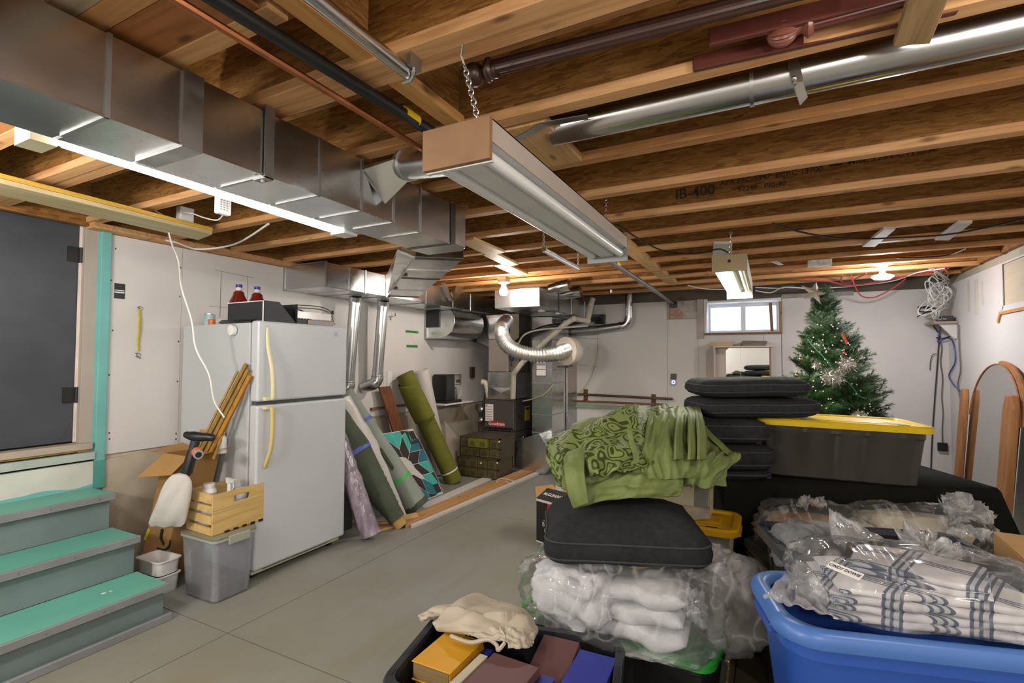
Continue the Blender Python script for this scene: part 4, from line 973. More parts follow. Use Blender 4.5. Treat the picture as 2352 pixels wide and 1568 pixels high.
obj('collar', MB().lathe([(.022, .03), (.018, .045), (.034, .06), (.03, .07), (.02, .075)], c, 20, ax), pm('copper_brown', '#7b4a3c', .35, 0, .1), cr2, smooth=True)
obj('rod', MB().tube([c + ax * .07, c + ax * .85], .022, 24, fn=lambda i, j: 1 if j % 2 else .93), M_rail, cr2, smooth=True, ang=15)
# ================================================================ LEFT SIDE: STAIRS, FRIDGE AND WHAT STANDS ROUND IT
M_tread = pm('teal_tread', '#62ab9c', .5, 0, .1, 3, (1, .4, 1))
M_riser = pm('slate_riser', '#6d7d7e', .55, 0, .1, 3)
M_nose = pm('grey_nosing', '#7f8284', .5, 0, .1, 6)
stp = thing('staircase', 'three step painted stair with teal treads and grey nosings below the dark door', 'stairs', (-3.4, .8, 0))
YS0 = -.9
steps = [(-3.02, .204, -3.366), (-3.336, .418, -3.662), (-3.632, .632, -3.955)]
for i, (xf, zt, xb) in enumerate(steps):
    yr = 1.668
    bx('tread', (xb, YS0, zt - .032), (xf - .022, yr - .003, zt), M_tread, stp, bev=.002, seg=1)
    nz = obj('nosing', MB().box((xf - .022, YS0, zt - .040), (xf, yr, zt + .0015)), M_nose, stp, bev=.003, seg=1)
    mb = MB()
    for k in range(9):
        y = 1.58 - k * .23; mb.lathe([(.006, 0), (.004, .002)], (xf, y, zt - .018), 8, V((1, 0, 0)))
    obj('nail_head', mb, pm('nail_grey', (.16, .16, .17), .5), nz, kind='stuff')
    zb = 0 if i == 0 else steps[i - 1][1]
    bx('riser', (xf - .055, YS0, zb), (xf - .035, yr - .018, zt - .033), M_riser, stp)
    bx('stringer', (XL + .012, yr - .032, zb), (xf - .055, yr - .020, zt - .033), M_riser, stp)
obj('toe_board', MB().box((-3.033, YS0, 0), (-3.012, 1.676, .040)), M_nose, stp, bev=.003, seg=1)
obj('paint_chip', MB().lathe([(.012, 0), (.010, .001)], P(238, 1362, z=.2045), 8).lathe([(.008, 0), (.006, .001)], P(254, 1357, z=.2045), 8), M_white, stp, kind='stuff')

# ---- fridge
M_fr = pm('fridge_white', '#c3c6cb', .35, 0, .02, 2)
M_frs = pm('fridge_side_white', '#b9bdc1', .5, 0, .03, 2, bmp=.04, bscale=150)
M_ivory = pm('ivory_handle', '#d8d3ac', .4, 0, .06, 5)
fY0, fY1, fXb, fXf = 2.185, 2.965, -3.885, -3.02
fr = thing('refrigerator', 'tall white top freezer refrigerator with yellowed handles', 'refrigerator', (-3.45, 2.57, 0))
zT = P(608, 736, x=fXf).z
zB = P(603, 1306, x=fXf).z
zG = P(621, 925, x=fXf).z
bx('cabinet', (fXb, fY0, .055), (fXf - .095, fY1, zT - .012), M_frs, fr, bev=.006)
bx('freezer_door', (fXf - .08, fY0 - .004, zG + .012), (fXf, fY1 + .004, zT), M_fr, fr, bev=.016, seg=4)
fd = bx('fridge_door', (fXf - .08, fY0 - .004, zB), (fXf, fY1 + .004, zG - .012), M_fr, fr, bev=.016, seg=4)
bx('gasket', (fXf - .096, fY0 + .012, zB + .02), (fXf - .079, fY1 - .012, zT - .02), pm('gasket_grey', '#8f9194', .6), fr)
bx('door_gap', (fXf - .07, fY0 + .01, zG - .02), (fXf - .03, fY1 - .01, zG + .02), pm('gap_grey', '#4b4d50', .6), fr)
bx('hinge_cover', (fXf - .12, fY1 - .12, zT - .012), (fXf - .01, fY1 - .01, zT + .008), M_fr, fr, bev=.006)
gr = bx('grille', (fXf - .085, fY0 + .0, .045), (fXf - .03, fY1 - .03, zB - .006), pm('grille_cream', '#b8b59c', .5), fr)
for k in range(3): bx('grille_slot', (fXf - .031, fY0 + .08, .056 + k * .010), (fXf - .0285, fY1 - .13, .060 + k * .010), M_dark, gr)
for y in (fY0 + .06, fY1 - .06): bx('foot', (fXf - .13, y - .02, 0), (fXf - .09, y + .02, .056), M_black, fr)
for y in (fY0 + .06, fY1 - .06): bx('foot', (fXb + .05, y - .02, 0), (fXb + .09, y + .02, .056), M_black, fr)
hy = fY0 + .075
def handle(za, zb, pts):
    mb = MB(); rings = []
    for y, x, z, w_, t in pts:
        rings.append([V((fXf + x + dx * t, y + dy * w_, z)) for dx, dy in ((-.5, -.5), (.2, -.5), (.5, -.2), (.5, .2), (.2, .5), (-.5, .5))])
    return mb.loft(rings)
h1 = handle(0, 0, [(hy - .02, .008, zT - .02, .028, .016), (hy - .02, .012, zT - .18, .03, .022), (hy - .008, .03, zT - .26, .03, .024), (hy + .004, .042, zT - .36, .03, .024), (hy + .006, .044, zG + .05, .03, .026), (hy + .004, .04, zG + .018, .036, .03)])
obj('handle', h1, M_ivory, fr, smooth=True, ang=180, sub=1, label='yellowed ivory freezer handle')
h2 = handle(0, 0, [(hy + .0, .038, zG - .018, .04, .034), (hy + .006, .044, zG - .05, .03, .026), (hy + .006, .044, zG - .24, .03, .026), (hy - .0, .036, zG - .33, .028, .024), (hy - .014, .014, zG - .39, .03, .024), (hy - .018, .008, zG - .44, .032, .016)])
obj('handle', h2, pm('yellow_handle', '#c9b97a', .4, 0, .08, 5), fr, smooth=True, ang=180, sub=1, label='deeper yellow fridge door handle')
for z in (zG + .03, zG - .03): bx('handle_mount', (fXf - .002, hy - .04, z - .011), (fXf + .03, hy + .015, z + .011), M_ivory, fr, bev=.004)
q = P(772, 767, x=fXf); bx('nameplate', (fXf - .001, q.y - .016, q.z - .02), (fXf + .0015, q.y + .016, q.z + .016), pm('plate_grey', '#a9adb3', .3), fr)
q = P(787, 1029, x=fXf); obj('door_button', MB().lathe([(.007, 0), (.006, .004), (.0, .005)], q, 12, V((1, 0, 0))), M_fr, fr)
q = P(545, 758, y=fY0); 
hk = thing('smoke_alarm', 'small white rounded alarm stuck high on the side of refrigerator', 'alarm', V((q.x, fY0, q.z - .03)))
obj('body', MB().lathe([(.038, 0), (.040, .006), (.036, .024), (.0, .028)], (q.x - .03, fY0 - .007, q.z), 20, V((0, -1, 0))), M_white, hk, smooth=True)
# on the fridge: juice box, bottles, rack, cans
zt = zT - .012
def on(px, py, zz=0, z=None): p = P(px, py, z=zt + zz); return p
a, b = P(524, 733, z=zt), P(595, 731, z=zt)
tray = thing('black_tray', 'black carton tray on fridge holding two juice bottles', 'box', V((a.x, a.y, zt)))
bxc = V((-3.30, 2.32, zt)); 
p0, p1 = P(524, 690, y=2.22), P(606, 690, y=2.22)
mb = MB(); tz = p0.z + .0; t0, t1 = p0.x, p1.x; dY = .27
hh = .15
for q0, q1 in (((t0, 2.22, zt), (t1, 2.224, zt + hh)), ((t0, 2.22 + dY, zt), (t1, 2.224 + dY, zt + hh)), ((t0, 2.22, zt), (t0 + .004, 2.224 + dY, zt + hh)), ((t0, 2.22, zt), (t1, 2.22 + dY, zt + .004))): mb.box(q0, q1)
obj('carton', mb, pm('black_carton', '#26282c', .5, 0, .1), tray)
mb = MB(); mb.box((t1 - .004, 2.22, zt), (t1, 2.224 + dY * .0, zt + hh)); mb.hexa([(t1 - .002, 2.224, zt), (t1 + .001, 2.224, zt), (t1 + .001, 2.22 + dY, zt), (t1 - .002, 2.22 + dY, zt), (t1 - .002, 2.224, zt + hh), (t1 + .001, 2.224, zt + hh), (t1 + .001, 2.22 + dY * .45, zt + hh), (t1 - .002, 2.22 + dY * .45, zt + hh)])
obj('carton_end', mb, pm('black_carton', '#26282c', .5, 0, .1), tray)
obj('carton_edge', MB().box((t1 - .006, 2.216, zt), (t1 + .002, 2.2195, zt + hh)).box((t0, 2.216, zt + hh - .006), (t1, 2.2195, zt + hh)), M_white, tray)
M_juice = pm('red_juice', '#6b1f18', .12, 0, .15, 4, spec=.7)
def bottle(px, y, label):
    c = P(px, 700, y=y); c = V((c.x, y, zt + .006)); o = thing('juice_bottle', label, 'bottle', c, 'juice bottles on the fridge')
    obj('bottle_body', MB().lathe([(.0, 0), (.058, .002), (.06, .02), (.056, .08), (.062, .10), (.062, .145), (.058, .165), (.038, .205), (.036, .225), (.018, .24)], c, 24), M_juice, o, smooth=True)
    obj('neck', MB().lathe([(.018, .238), (.024, .245), (.020, .252), (.020, .262)], c, 20), pm('clear_neck', (.75, .68, .66), .1, 0, .05), o, smooth=True)
    obj('cap', MB().lathe([(.0, .285), (.021, .284), (.022, .262), (.0, .262)], c, 20), pm('blue_cap', '#27348c', .4), o, smooth=True)
    obj('shoulder_label', MB().lathe([(.0625, .120), (.0627, .122), (.0627, .140), (.0625, .142)], c, 24, cap=False), pm('label_blue', '#d8d9df', .5, 0, .3, 30), o)
bottle(548, 2.29, 'red juice bottle with blue cap, the nearer in the black tray')
bottle(590, 2.42, 'red juice bottle with blue cap, the further in the black tray')
c = on(470, 738); 
cn_ = thing('tin_can', 'pale blue tin can at the back left of the fridge top', 'can', V((-3.72, 2.28, zt)))
obj('can', MB().lathe([(.036, 0), (.037, .003), (.036, .006), (.036, .082), (.037, .085), (.0, .086)], (-3.72, 2.28, zt), 20), pm('can_blue', '#9cc0c8', .35, 0, .2, 12), cn_, smooth=True)
obj('can_rim', MB().lathe([(.038, .084), (.038, .09), (.034, .09)], (-3.72, 2.28, zt), 20), M_galvd, cn_, smooth=True)
obj('orange_cup', MB().lathe([(.0, 0), (.028, 0), (.030, .04), (.027, .044), (.0, .042)], (-3.64, 2.25, zt), 18), pm('orange_lid', '#c96a25', .4), smooth=True, label='small orange cup beside the pale blue can', cat='cup')
for k, wd in enumerate(('lowest', 'middle', 'topmost')): obj('white_dish', MB().lathe([(.0, 0), (.06, 0), (.075, .010), (.073, .012), (.0, .005)], (-3.50, 2.27, zt + k * .011), 22), M_white, smooth=True, label=wd + ' white dish of the little stack on fridge beside orange cup', cat='dish', group='dishes stacked on the fridge')
mb = MB(); mb.hexa([(-3.44, 2.19, zt + .001), (-3.12, 2.19, zt + .001), (-3.12, 2.30, zt + .001), (-3.44, 2.30, zt + .001), (-3.46, 2.18, zt + .010), (-3.10, 2.18, zt + .010), (-3.10, 2.21, zt + .022), (-3.46, 2.21, zt + .03)])
obj('tray_flap', mb, M_black, tray)
# dish rack
rk = thing('dish_rack', 'chrome and grey dish rack on the fridge top with plates of packaging below', 'dish rack', V((-3.2, 2.72, zt)))
r0, r1 = (-3.10, 2.46), (-3.62, 2.86)
X0_, X1_, Y0_, Y1_ = -3.34, -3.06, 2.48, 2.86
mb = MB()
for z in (.155, .135):
    mb.tube(bez([(X1_, Y0_, zt + z - .01), (X1_, Y0_ + .2, zt + z), (X1_, Y1_ - .06, zt + z - .015), (X1_, Y1_ - .01, zt + z - .06), (X1_, Y1_ + .02, zt + .004)], 5), .004, 6)
    mb.tube(bez([(X0_, Y0_, zt + z - .01), (X0_, Y0_ + .2, zt + z), (X0_, Y1_ - .06, zt + z - .015), (X0_, Y1_ - .01, zt + z - .06), (X0_, Y1_ + .02, zt + .004)], 5), .004, 6)
obj('rack_wire', mb, M_galvb, rk, smooth=True, kind='stuff')
mb = MB()
for i in range(13): mb.tube([(X1_, Y0_ + .02 + i * .028, zt + .06), (X1_ - .14, Y0_ + .02 + i * .028, zt + .10), (X0_, Y0_ + .02 + i * .028, zt + .06)], .003, 5)
obj('plate_wire', mb, M_galvb, rk, kind='stuff')
bx('side_panel', (X1_ - .006, Y0_ + .01, zt + .055), (X1_ + .004, Y1_ - .03, zt + .105), galv('rack_band', (.5, .48, .45), .3), rk)
mb = MB(); mb.box((X0_, Y0_ + .005, zt + .012), (X1_, Y1_ + .01, zt + .05)); obj('drip_tray', mb, M_black, rk, bev=.004)
obj('utensil_knob', MB().ball((X0_ + .05, Y0_ + .17, zt + .12), .013).ball((X0_ + .05, Y0_ + .21, zt + .122), .011).ball((X0_ + .05, Y0_ + .26, zt + .126), .014), M_black, rk, smooth=True, kind='stuff')
bx('packaging', (X1_ - .002, Y0_ + .13, zt + .014), (X1_ + .012, Y1_ - .0, zt + .046), pm('packaging_print', '#c98a4a', .5, 0, .1, 8, (1, 5, 1), col2='#7f93ad'), rk)
obj('rubber_foot', MB().tube([(X1_, Y1_ - .015, zt + .135), (X1_, Y1_ - .005, zt + .11)], .009, 8), M_black, rk)

# ---- wall bits: hanging strap, wire marks, taped note, hook
sp = thing('bungee_strap', 'yellow strap with metal hooks hanging on the left wall panel', 'strap', V((XL + .01, 1.92, 1.47)))
obj('webbing', MB().tube(bez([(XL + .006, 1.916, 1.815), (XL + .010, 1.92, 1.70), (XL + .006, 1.915, 1.60), (XL + .008, 1.918, 1.525)], 6), .008, 6), pm('strap_yellow', '#b9ab3a', .7, 0, .2, 30), sp)
obj('hook', MB().lathe([(.013, -.002), (.016, 0), (.013, .002)], (XL + .006, 1.922, 1.825), 14, V((1, 0, 0)), cap=False).tube([(XL + .006, 1.905, 1.83), (XL + .012, 1.912, 1.825)], .005, 6), M_galvd, sp)
obj('hook', MB().lathe([(.014, -.002), (.018, 0), (.014, .002)], (XL + .006, 1.918, 1.495), 14, V((1, 0, 0)), cap=False).tube([(XL + .006, 1.90, 1.51), (XL + .008, 1.93, 1.47)], .004, 6), M_galvd, sp)
mk = thing('pencil_outline', 'thin dark pencil frame drawn on wall above the juice bottles', 'marking', P(540, 640, x=XL))
mb = MB()
for a, b in (((495, 620), (583, 638)), ((508, 623), (505, 728)), ((569, 633), (569, 690)), ((480, 703), (560, 710))):
    p, q = P(a[0], a[1], x=XL + .0015), P(b[0], b[1], x=XL + .0015); mb.bar(p, q, .0025, .002, V((1, 0, 0)))
obj('pencil_line', mb, pm('pencil', (.22, .2, .19), .8), mk)
M_tapeg = pm('green_tape', '#3f8f45', .6, 0, .06)
nt_ = thing('paper_note', 'white note on left wall between two strips of green tape', 'note', V((XL + .002, 4.98, 1.66)))
bx('paper', (XL + .0005, 4.91, 1.655), (XL + .002, 5.05, 1.785), pm('note_paper', '#d8cfca', .7), nt_)
for z in (1.815, 1.635): bx('tape_strip', (XL + .0005, 4.83 if z > 1.7 else 4.85, z - .017), (XL + .0025, 5.08 if z > 1.7 else 5.07, z + .015), M_tapeg, nt_)
mb = MB()
for z in (1.815, 1.635): mb.box((XL + .0025, 4.86, z - .004), (XL + .003, 5.04, z + .004))
obj('tape_scribble', mb, pm('dark_green_ink', '#2b5a30', .7), nt_)
obj('wall_hook', MB().tube([P(898, 735, x=XL + .005), P(898, 727, x=XL + .03), P(908, 725, x=XL + .05), P(908, 719, x=XL + .06)], .005, 6), M_dark, label='small dark hook on left wall right of the clear drop pipe', cat='hook')
bx('wall_plate', (XL + .0005, 4.50, 1.13), (XL + .012, 4.58, 1.33), M_white, label='white outlet plate on left wall behind the green roll', cat='outlet', bev=.003)
bx('wood_cleat', P(850, 938, x=XL) + V((.0, 0, -.018)), P(905, 934, x=XL + .03) + V((0, .3, .018)), wood('red_cleat', '#9a6a4c', '#70482f', 1), label='brown wooden cleat fixed on the left wall behind rolls', cat='board')

# ---- clear bin with wooden crate on it
M_clearp = clear_film('clear_bin', (.86, .87, .92), .16, .5, 3, .05)
cb_ = thing('storage_bin', 'clear grey plastic bin under the wooden crate beside fridge', 'bin', (-3.12, 2.01, 0))
def rbox(w0, d0, w1, d1, z0, z1, r, c, rz=0, k=4, m=2):
    ca, sa = math.cos(rz), math.sin(rz)
    f = lambda w_, d_, z: [V((c[0] + x * ca - y * sa, c[1] + x * sa + y * ca, c[2] + z)) for x, y in rrect(w_, d_, r, k, m)]
    return f
f = rbox(0, 0, 0, 0, 0, 0, .035, (-3.12, 2.005, 0))
obj('bin_shell', MB().loft([f(.30, .23, 0), f(.31, .24, .006), f(.35, .275, .375), f(.342, .267, .375), f(.302, .232, .01), f(.29, .22, .008)]), M_clearp, cb_, smooth=True)
obj('bin_rim', MB().loft([f(.352, .277, .368), f(.366, .291, .368), f(.366, .291, .382), f(.345, .270, .382), f(.345, .27, .368)], cap=False), pm('frosted_rim', '#a3a49c', .35, 0, .05), cb_, smooth=True)
obj('bin_lid', MB().loft([f(.36, .285, .382), f(.366, .291, .385), f(.366, .291, .394), f(.35, .275, .396)]), pm('frosted_lid', '#7f7f6a', .4, 0, .08), cb_, smooth=True)
obj('latch', MB().box((-2.942, 1.95, .34), (-2.930, 2.09, .392)), pm('frosted_rim', '#a3a49c', .35, 0, .05), cb_, bev=.004)
f2 = rbox(0, 0, 0, 0, 0, 0, .03, (-3.12, 2.005, 0))
obj('grey_contents', MB().loft([f2(.29, .22, .012), f2(.296, .226, .09), f2(.25, .18, .10)]), pm('murky_grey', '#77757a', .8, 0, .25, 12), cb_, smooth=True)
# crate
cz = .398
rot = R(0)
cq = P(487, 1232, z=cz); ce_ = P(430, 1216, z=cz); cf_ = P(606, 1181, z=cz)
ux = (ce_ - cq); ux.z = 0; wX = .29; ux = V((-1, .05, 0)).normalized(); uy = V((-.05, 1, 0)).normalized(); wY = .385
o = V((cq.x, cq.y, cz)); hC = .245
M_crate = wood('crate_pine', '#d9bd83', '#bb9450', 1, 1.4, knots=False)
crt = thing('wooden_crate', 'pine crate with slatted ends and oval handhole full of cleaning bottles', 'crate', o)
def cpt(a, b, z): return o + ux * a + uy * b + V((0, 0, z))
def cbox(a0, a1, b0, b1, z0, z1): return MB().hexa([cpt(a0, b0, z0), cpt(a1, b0, z0), cpt(a1, b1, z0), cpt(a0, b1, z0), cpt(a0, b0, z1), cpt(a1, b0, z1), cpt(a1, b1, z1), cpt(a0, b1, z1)])
# long side facing the room, with an oval handhole: two stacked boards
def holeplate(a0, a1, b0, b1, z0, z1, hb, hz, hw, hh_):
    mb = MB(); n = 24
    inner = [(hb + (hw - hh_) * (1 if math.cos(t) > 0 else -1) * (1 if abs(math.cos(t)) > 1e-6 else 0) + hh_ * math.cos(t), hz + hh_ * math.sin(t)) for t in [2 * PI * (i + .5) / n for i in range(n)]]
    outer = []
    for t in [2 * PI * (i + .5) / n for i in range(n)]:
        c, s_ = math.cos(t), math.sin(t); bb, zz_ = (b1 - b0) / 2, (z1 - z0) / 2
        k = min(bb / abs(c) if abs(c) > 1e-6 else 9, zz_ / abs(s_) if abs(s_) > 1e-6 else 9); outer.append(((b0 + b1) / 2 + c * k, (z0 + z1) / 2 + s_ * k))
    for lst in (inner, outer): pass
    vs = [cpt(a0, *p) for p in inner] + [cpt(a0, *p) for p in outer] + [cpt(a1, *p) for p in inner] + [cpt(a1, *p) for p in outer]
    fs = []
    for i in range(n):
        j = (i + 1) % n
        fs += [(i, j, n + j, n + i), (2 * n + i, 3 * n + i, 3 * n + j, 2 * n + j), (i, 2 * n + i, 2 * n + j, j), (n + i, n + j, 3 * n + j, 3 * n + i)]
    for cb0, cz0 in ((b0, z0), (b1, z0), (b1, z1), (b0, z1)):
        i = min(range(n), key=lambda k: (outer[k][0] - (cb0)) ** 2 + (outer[k][1] - cz0) ** 2)
    return mb.add(vs, fs)
def holeplate2(a0, a1, b0, b1, z0, z1, hb, hz, hw, hh_):
    mb = MB()
    for q in ((a0, a1, b0, hb - hw, z0, z1), (a0, a1, hb + hw, b1, z0, z1), (a0, a1, hb - hw, hb + hw, z0, hz - hh_), (a0, a1, hb - hw, hb + hw, hz + hh_, z1)):
        t = cbox(*q); mb.add(t.v, t.f)
    # rounded ends of the slot
    for sgn in (-1, 1):
        cxn = hb + sgn * (hw - hh_)
        for s2 in (-1, 1):
            poly = [(hb + sgn * hw, hz + s2 * hh_)] + [(cxn + sgn * hh_ * math.sin(t), hz + s2 * hh_ * math.cos(t)) for t in [k * PI / 2 / 5 for k in range(6)]]
            mb.prism([cpt(a0, *p) for p in poly], ux * (a1 - a0))
    return mb
obj('side_board', cbox(0, .012, 0, wY, 0, .145), M_crate, crt, bev=.0015, seg=1)
obj('side_board', holeplate2(0, .012, 0, wY, .147, hC, wY * .5, .19, .062, .02), M_crate, crt)
obj('side_board', cbox(wX - .012, wX, 0, wY, 0, .145), M_crate, crt); obj('side_board', cbox(wX - .012, wX, 0, wY, .147, hC), M_crate, crt)
for b in (0, wY - .012):
    for z0_, z1_ in ((0, .045), (.065, .115), (.135, .175), (.19, hC)): obj('end_slat', cbox(.013, wX - .013, b, b + .012, z0_, z1_), M_crate, crt)
obj('crate_floor', cbox(.013, wX - .013, .013, wY - .013, .004, .012), M_crate, crt)
mb = MB()
for k in range(5): t = cbox(-.008, .0, .08 + k * .06, .11 + k * .06, -.004, .01); mb.add(t.v, t.f)
obj('under_clip', mb, M_black, crt, kind='stuff')
# bottles in the crate
def cbottle(a, b, prof, mat, name, label, extra=None, cat='bottle', grp=None):
    c = cpt(a, b, .014); t = thing(name, label, cat, c, grp)
    obj('bottle_body', MB().lathe(prof, c, 20), mat, t, smooth=True)
    if extra: extra(t, c)
    return t
M_wb = pm('white_bottle', '#dcdcda', .35, 0, .02)
def lab(t, c):
    obj('printed_label', MB().lathe([(.0468, .13), (.047, .132), (.047, .205), (.0468, .207)], c, 20, cap=False), pm('label_print_blue', '#6fa6cf', .5, 0, .1, 16, (1, 1, .3), col2='#e0b33a'), t)
    obj('cap', MB().lathe([(.034, .235), (.034, .262), (.0, .264)], c, 18), M_wb, t, smooth=True)
cbottle(.19, .085, [(.0, 0), (.046, 0), (.046, .205), (.04, .225), (.03, .236), (.0, .236)], M_wb, 'cleaner_bottle', 'wide white cleaner bottle with blue and yellow label in the crate', lab)
def spray(t, c):
    obj('trigger_head', MB().hexa([c + V(p) for p in ((-.02, -.012, .255), (.05, -.012, .265), (.05, .012, .265), (-.02, .012, .255), (-.03, -.012, .29), (.06, -.010, .285), (.06, .010, .285), (-.03, .012, .29))]).tube([c + V((0, 0, .2)), c + V((0, 0, .26))], .014, 10).tube([c + V((.035, 0, .265)), c + V((.04, 0, .235)), c + V((.03, 0, .215))], .005, 6), M_wb, t, bev=.003, seg=1)
cbottle(.10, .17, [(.0, 0), (.036, 0), (.037, .12), (.030, .165), (.015, .20), (.0, .20)], M_wb, 'spray_bottle', 'white trigger spray bottle in the crate', spray)
cbottle(.065, .11, [(.0, 0), (.037, 0), (.037, .185), (.039, .187), (.039, .205), (.0, .207)], M_wb, 'white_jar', 'white lidded jar in the crate close to oval handhole board')
cbottle(.10, .25, [(.0, 0), (.037, 0), (.037, .19), (.039, .192), (.039, .208), (.0, .21)], M_wb, 'white_jar', 'white lidded jar behind the spray bottle in crate')
cbottle(.245, .06, [(.0, 0), (.032, 0), (.032, .19), (.02, .21), (.0, .215)], M_wb, 'white_bottle', 'small white bottle in the crate corner behind white dust bag')
cbottle(.06, .31, [(.0, 0), (.035, 0), (.035, .14), (.0, .15)], pm('navy_jar', '#2a2f6a', .4), 'blue_jar', 'dark blue jar seen through the oval handhole of crate', cat='jar')
cbottle(.05, .045, [(.0, 0), (.03, 0), (.03, .05), (.0, .052)], pm('red_jar', '#8c2f22', .4), 'red_jar', 'small red jar low behind the end slats of crate', cat='jar')

# ---- leaf blower: black tube, T handle, white dust bag
bw = thing('leaf_vacuum', 'black handheld leaf vacuum with white dust bag leaning by the crate', 'garden tool', P(430, 1120, y=1.78))
yq = 1.80
tb = [P(402, 1110, y=yq), P(430, 1080, y=yq + .03), P(443, 1035, y=yq + .06), P(449, 1013, y=yq + .07)]
obj('barrel', MB().tube([tb[0], tb[1], tb[2]], [.033, .034, .03], 10), M_black, bw, smooth=True, ang=30)
obj('collar', MB().tube([tb[2], tb[3]], .027, 14, fn=lambda i, j: 1), M_dark, bw, smooth=True)
hc = P(459, 1003, y=yq + .07); hd = RIGHT
mb = MB(); mb.tube(bez([hc - hd * .095 + V((0, 0, .018)), hc - hd * .06 + V((0, 0, .008)), hc, hc + hd * .06 - V((0, 0, .002)), hc + hd * .092 - V((0, 0, .012))], 5), [.014, .018, .02, .022, .023, .026, .028, .03, .03, .03, .029, .028, .027, .026, .025, .024, .023, .022, .02, .018, .012], 12); obj('handle', mb, M_black, bw, smooth=True)
nq = P(452, 1037, y=yq - .0); nd = (P(462, 1055, y=yq - .06) - nq).normalized()
obj('orange_ring', MB().tube([nq, nq + nd * .04], .028, 16), pm('orange_plastic', '#d9683f', .4), bw, smooth=True)
obj('nozzle', MB().tube([nq + nd * .04, nq + nd * .065], .026, 16), pm('grey_nozzle', '#8f8f90', .4), bw, smooth=True)
obj('nozzle_bore', MB().tube([nq + nd * .064, nq + nd * .0665], .017, 14), M_black, bw)
bagc = [(404, 1085, .045, .02), (402, 1105, .105, .035), (395, 1135, .115, .05), (388, 1165, .125, .05), (381, 1190, .14, .04), (373, 1212, .15, .012)]
rings = []
for i, (px, py, hw, th) in enumerate(bagc):
    c = P(px + 8, py, y=yq - .01); n = 28
    rings.append([c + RIGHT * (hw * .80 * math.cos(t) * (1 + .06 * math.sin(3 * t + i))) + V((-.3, .9, 0)) * (th * math.sin(t) * (1 + .25 * math.sin(5 * t + i * 2))) + V((0, 0, .012 * math.sin(4 * t + i) if i == 5 else 0)) for t in [2 * PI * j / n for j in range(n)]])
obj('dust_bag', MB().loft(rings), pm('white_cloth', '#c5c2bf', .85, 0, .05, 6, bmp=.5, bscale=14), bw, smooth=True, sub=1)

# ---- cardboard box with curved arrow mark and rods standing in it
cbx = thing('cardboard_box', 'tall open cardboard box with black curved arrow standing behind the clear bin', 'box', (-3.62, 1.93, 0))
bq = [V((-3.875, 1.93, 0)), V((-3.60, 1.93, 0)), V((-3.60, 2.13, 0)), V((-3.875, 2.13, 0))]
lean = V((.27, .0, 0))
mb = MB(); H_ = .84
def wallq(a, b, h=H_): return [a, b, b + lean + V((0, 0, h)), a + lean + V((0, 0, h))]
for i in range(4):
    obj('box_wall', MB().slab(wallq(bq[i], bq[(i + 1) % 4]), .004), M_card, cbx)
tq = [p + lean + V((0, 0, H_)) for p in bq]
obj('flap', MB().slab([tq[0], tq[1], tq[1] + V((-.02, -.10, -.10)), tq[0] + V((-.05, -.14, -.14))], .003), M_card, cbx)
obj('flap', MB().slab([tq[1], tq[2], tq[2] + V((.13, .02, .05)), tq[1] + V((.12, -.03, .02))], .003), M_card, cbx)
obj('flap', MB().slab([tq[2], tq[3], tq[3] + V((0, .03, .13)), tq[2] + V((0, .03, .13))], .003), M_card, cbx)
obj('flap', MB().slab([tq[3], tq[0], tq[0] + V((-.16, -.02, .0)), tq[3] + V((-.15, 0, .03))], .003), M_card, cbx)
M_ink = pm('black_ink', (.015, .015, .015), .7, 0, 0)
def onbox(u, v): return bq[0].lerp(bq[1], u) + lean * v + V((0, -.0045, H_ * v))
yb_ = bq[0].y - .006
pts = bez([P(374, 1215, y=yb_), P(371, 1235, y=yb_), P(377, 1250, y=yb_)], 6)
obj('arrow_mark', MB().tube(pts, [.013] * 7 + [.009] * 6, 6), M_ink, cbx)
pts = bez([P(361, 1258, y=yb_), P(376, 1263, y=yb_), P(388, 1255, y=yb_), P(391, 1240, y=yb_)], 5)
obj('arrow_mark', MB().tube(pts, [.005, .006, .007, .008, .009, .009, .009, .009, .009, .009, .008, .007, .006, .006, .005, .004], 6), M_ink, cbx)
obj('yellow_sticker', MB().slab([P(330, 1240, y=yb_), P(336, 1240, y=yb_), P(346, 1214, y=yb_), P(340, 1213, y=yb_)], .002), pm('sticker_yellow', '#cfd02f', .5), cbx)
M_rodw = [wood('rod_a', '#b79a58', '#8c7036', 2, knots=False), wood('rod_b', '#a3803f', '#6f5423', 2, knots=False), wood('rod_c', '#b98332', '#8c5f20', 2, knots=False)]
rods = [((470, 1000), (546, 852), 0, .007, 'thin pale wooden rod leaning on fridge, leftmost in the box'), ((478, 1005), (566, 836), 1, .012, 'olive wooden rod leaning on fridge, tallest in the box'), ((488, 1010), (571, 848), 1, .012, 'brown wooden rod leaning on fridge beside the tallest one'), ((497, 1015), (575, 862), 2, .013, 'orange brown wooden rod leaning on fridge side'), ((505, 1015), (528, 958), 0, .007, 'short pale stick poking out of the cardboard box')]
for a, b, m, r_, l in rods:
    p, q = P(a[0], a[1], y=2.06), P(b[0], b[1], y=2.155); d = (p - q).normalized()
    obj('wooden_rod', MB().bar(p + d * .12, q, r_ * 1.9, r_ * 1.9), M_rodw[m], label=l, cat='rod', bev=.001, seg=1)
obj('white_bottle', MB().lathe([(.0, 0), (.03, 0), (.03, .1), (.015, .12), (.02, .14), (.0, .14)], P(509, 1040, y=2.09), 14), M_wb, smooth=True, label='white bottle top sticking out of the cardboard box', cat='bottle')
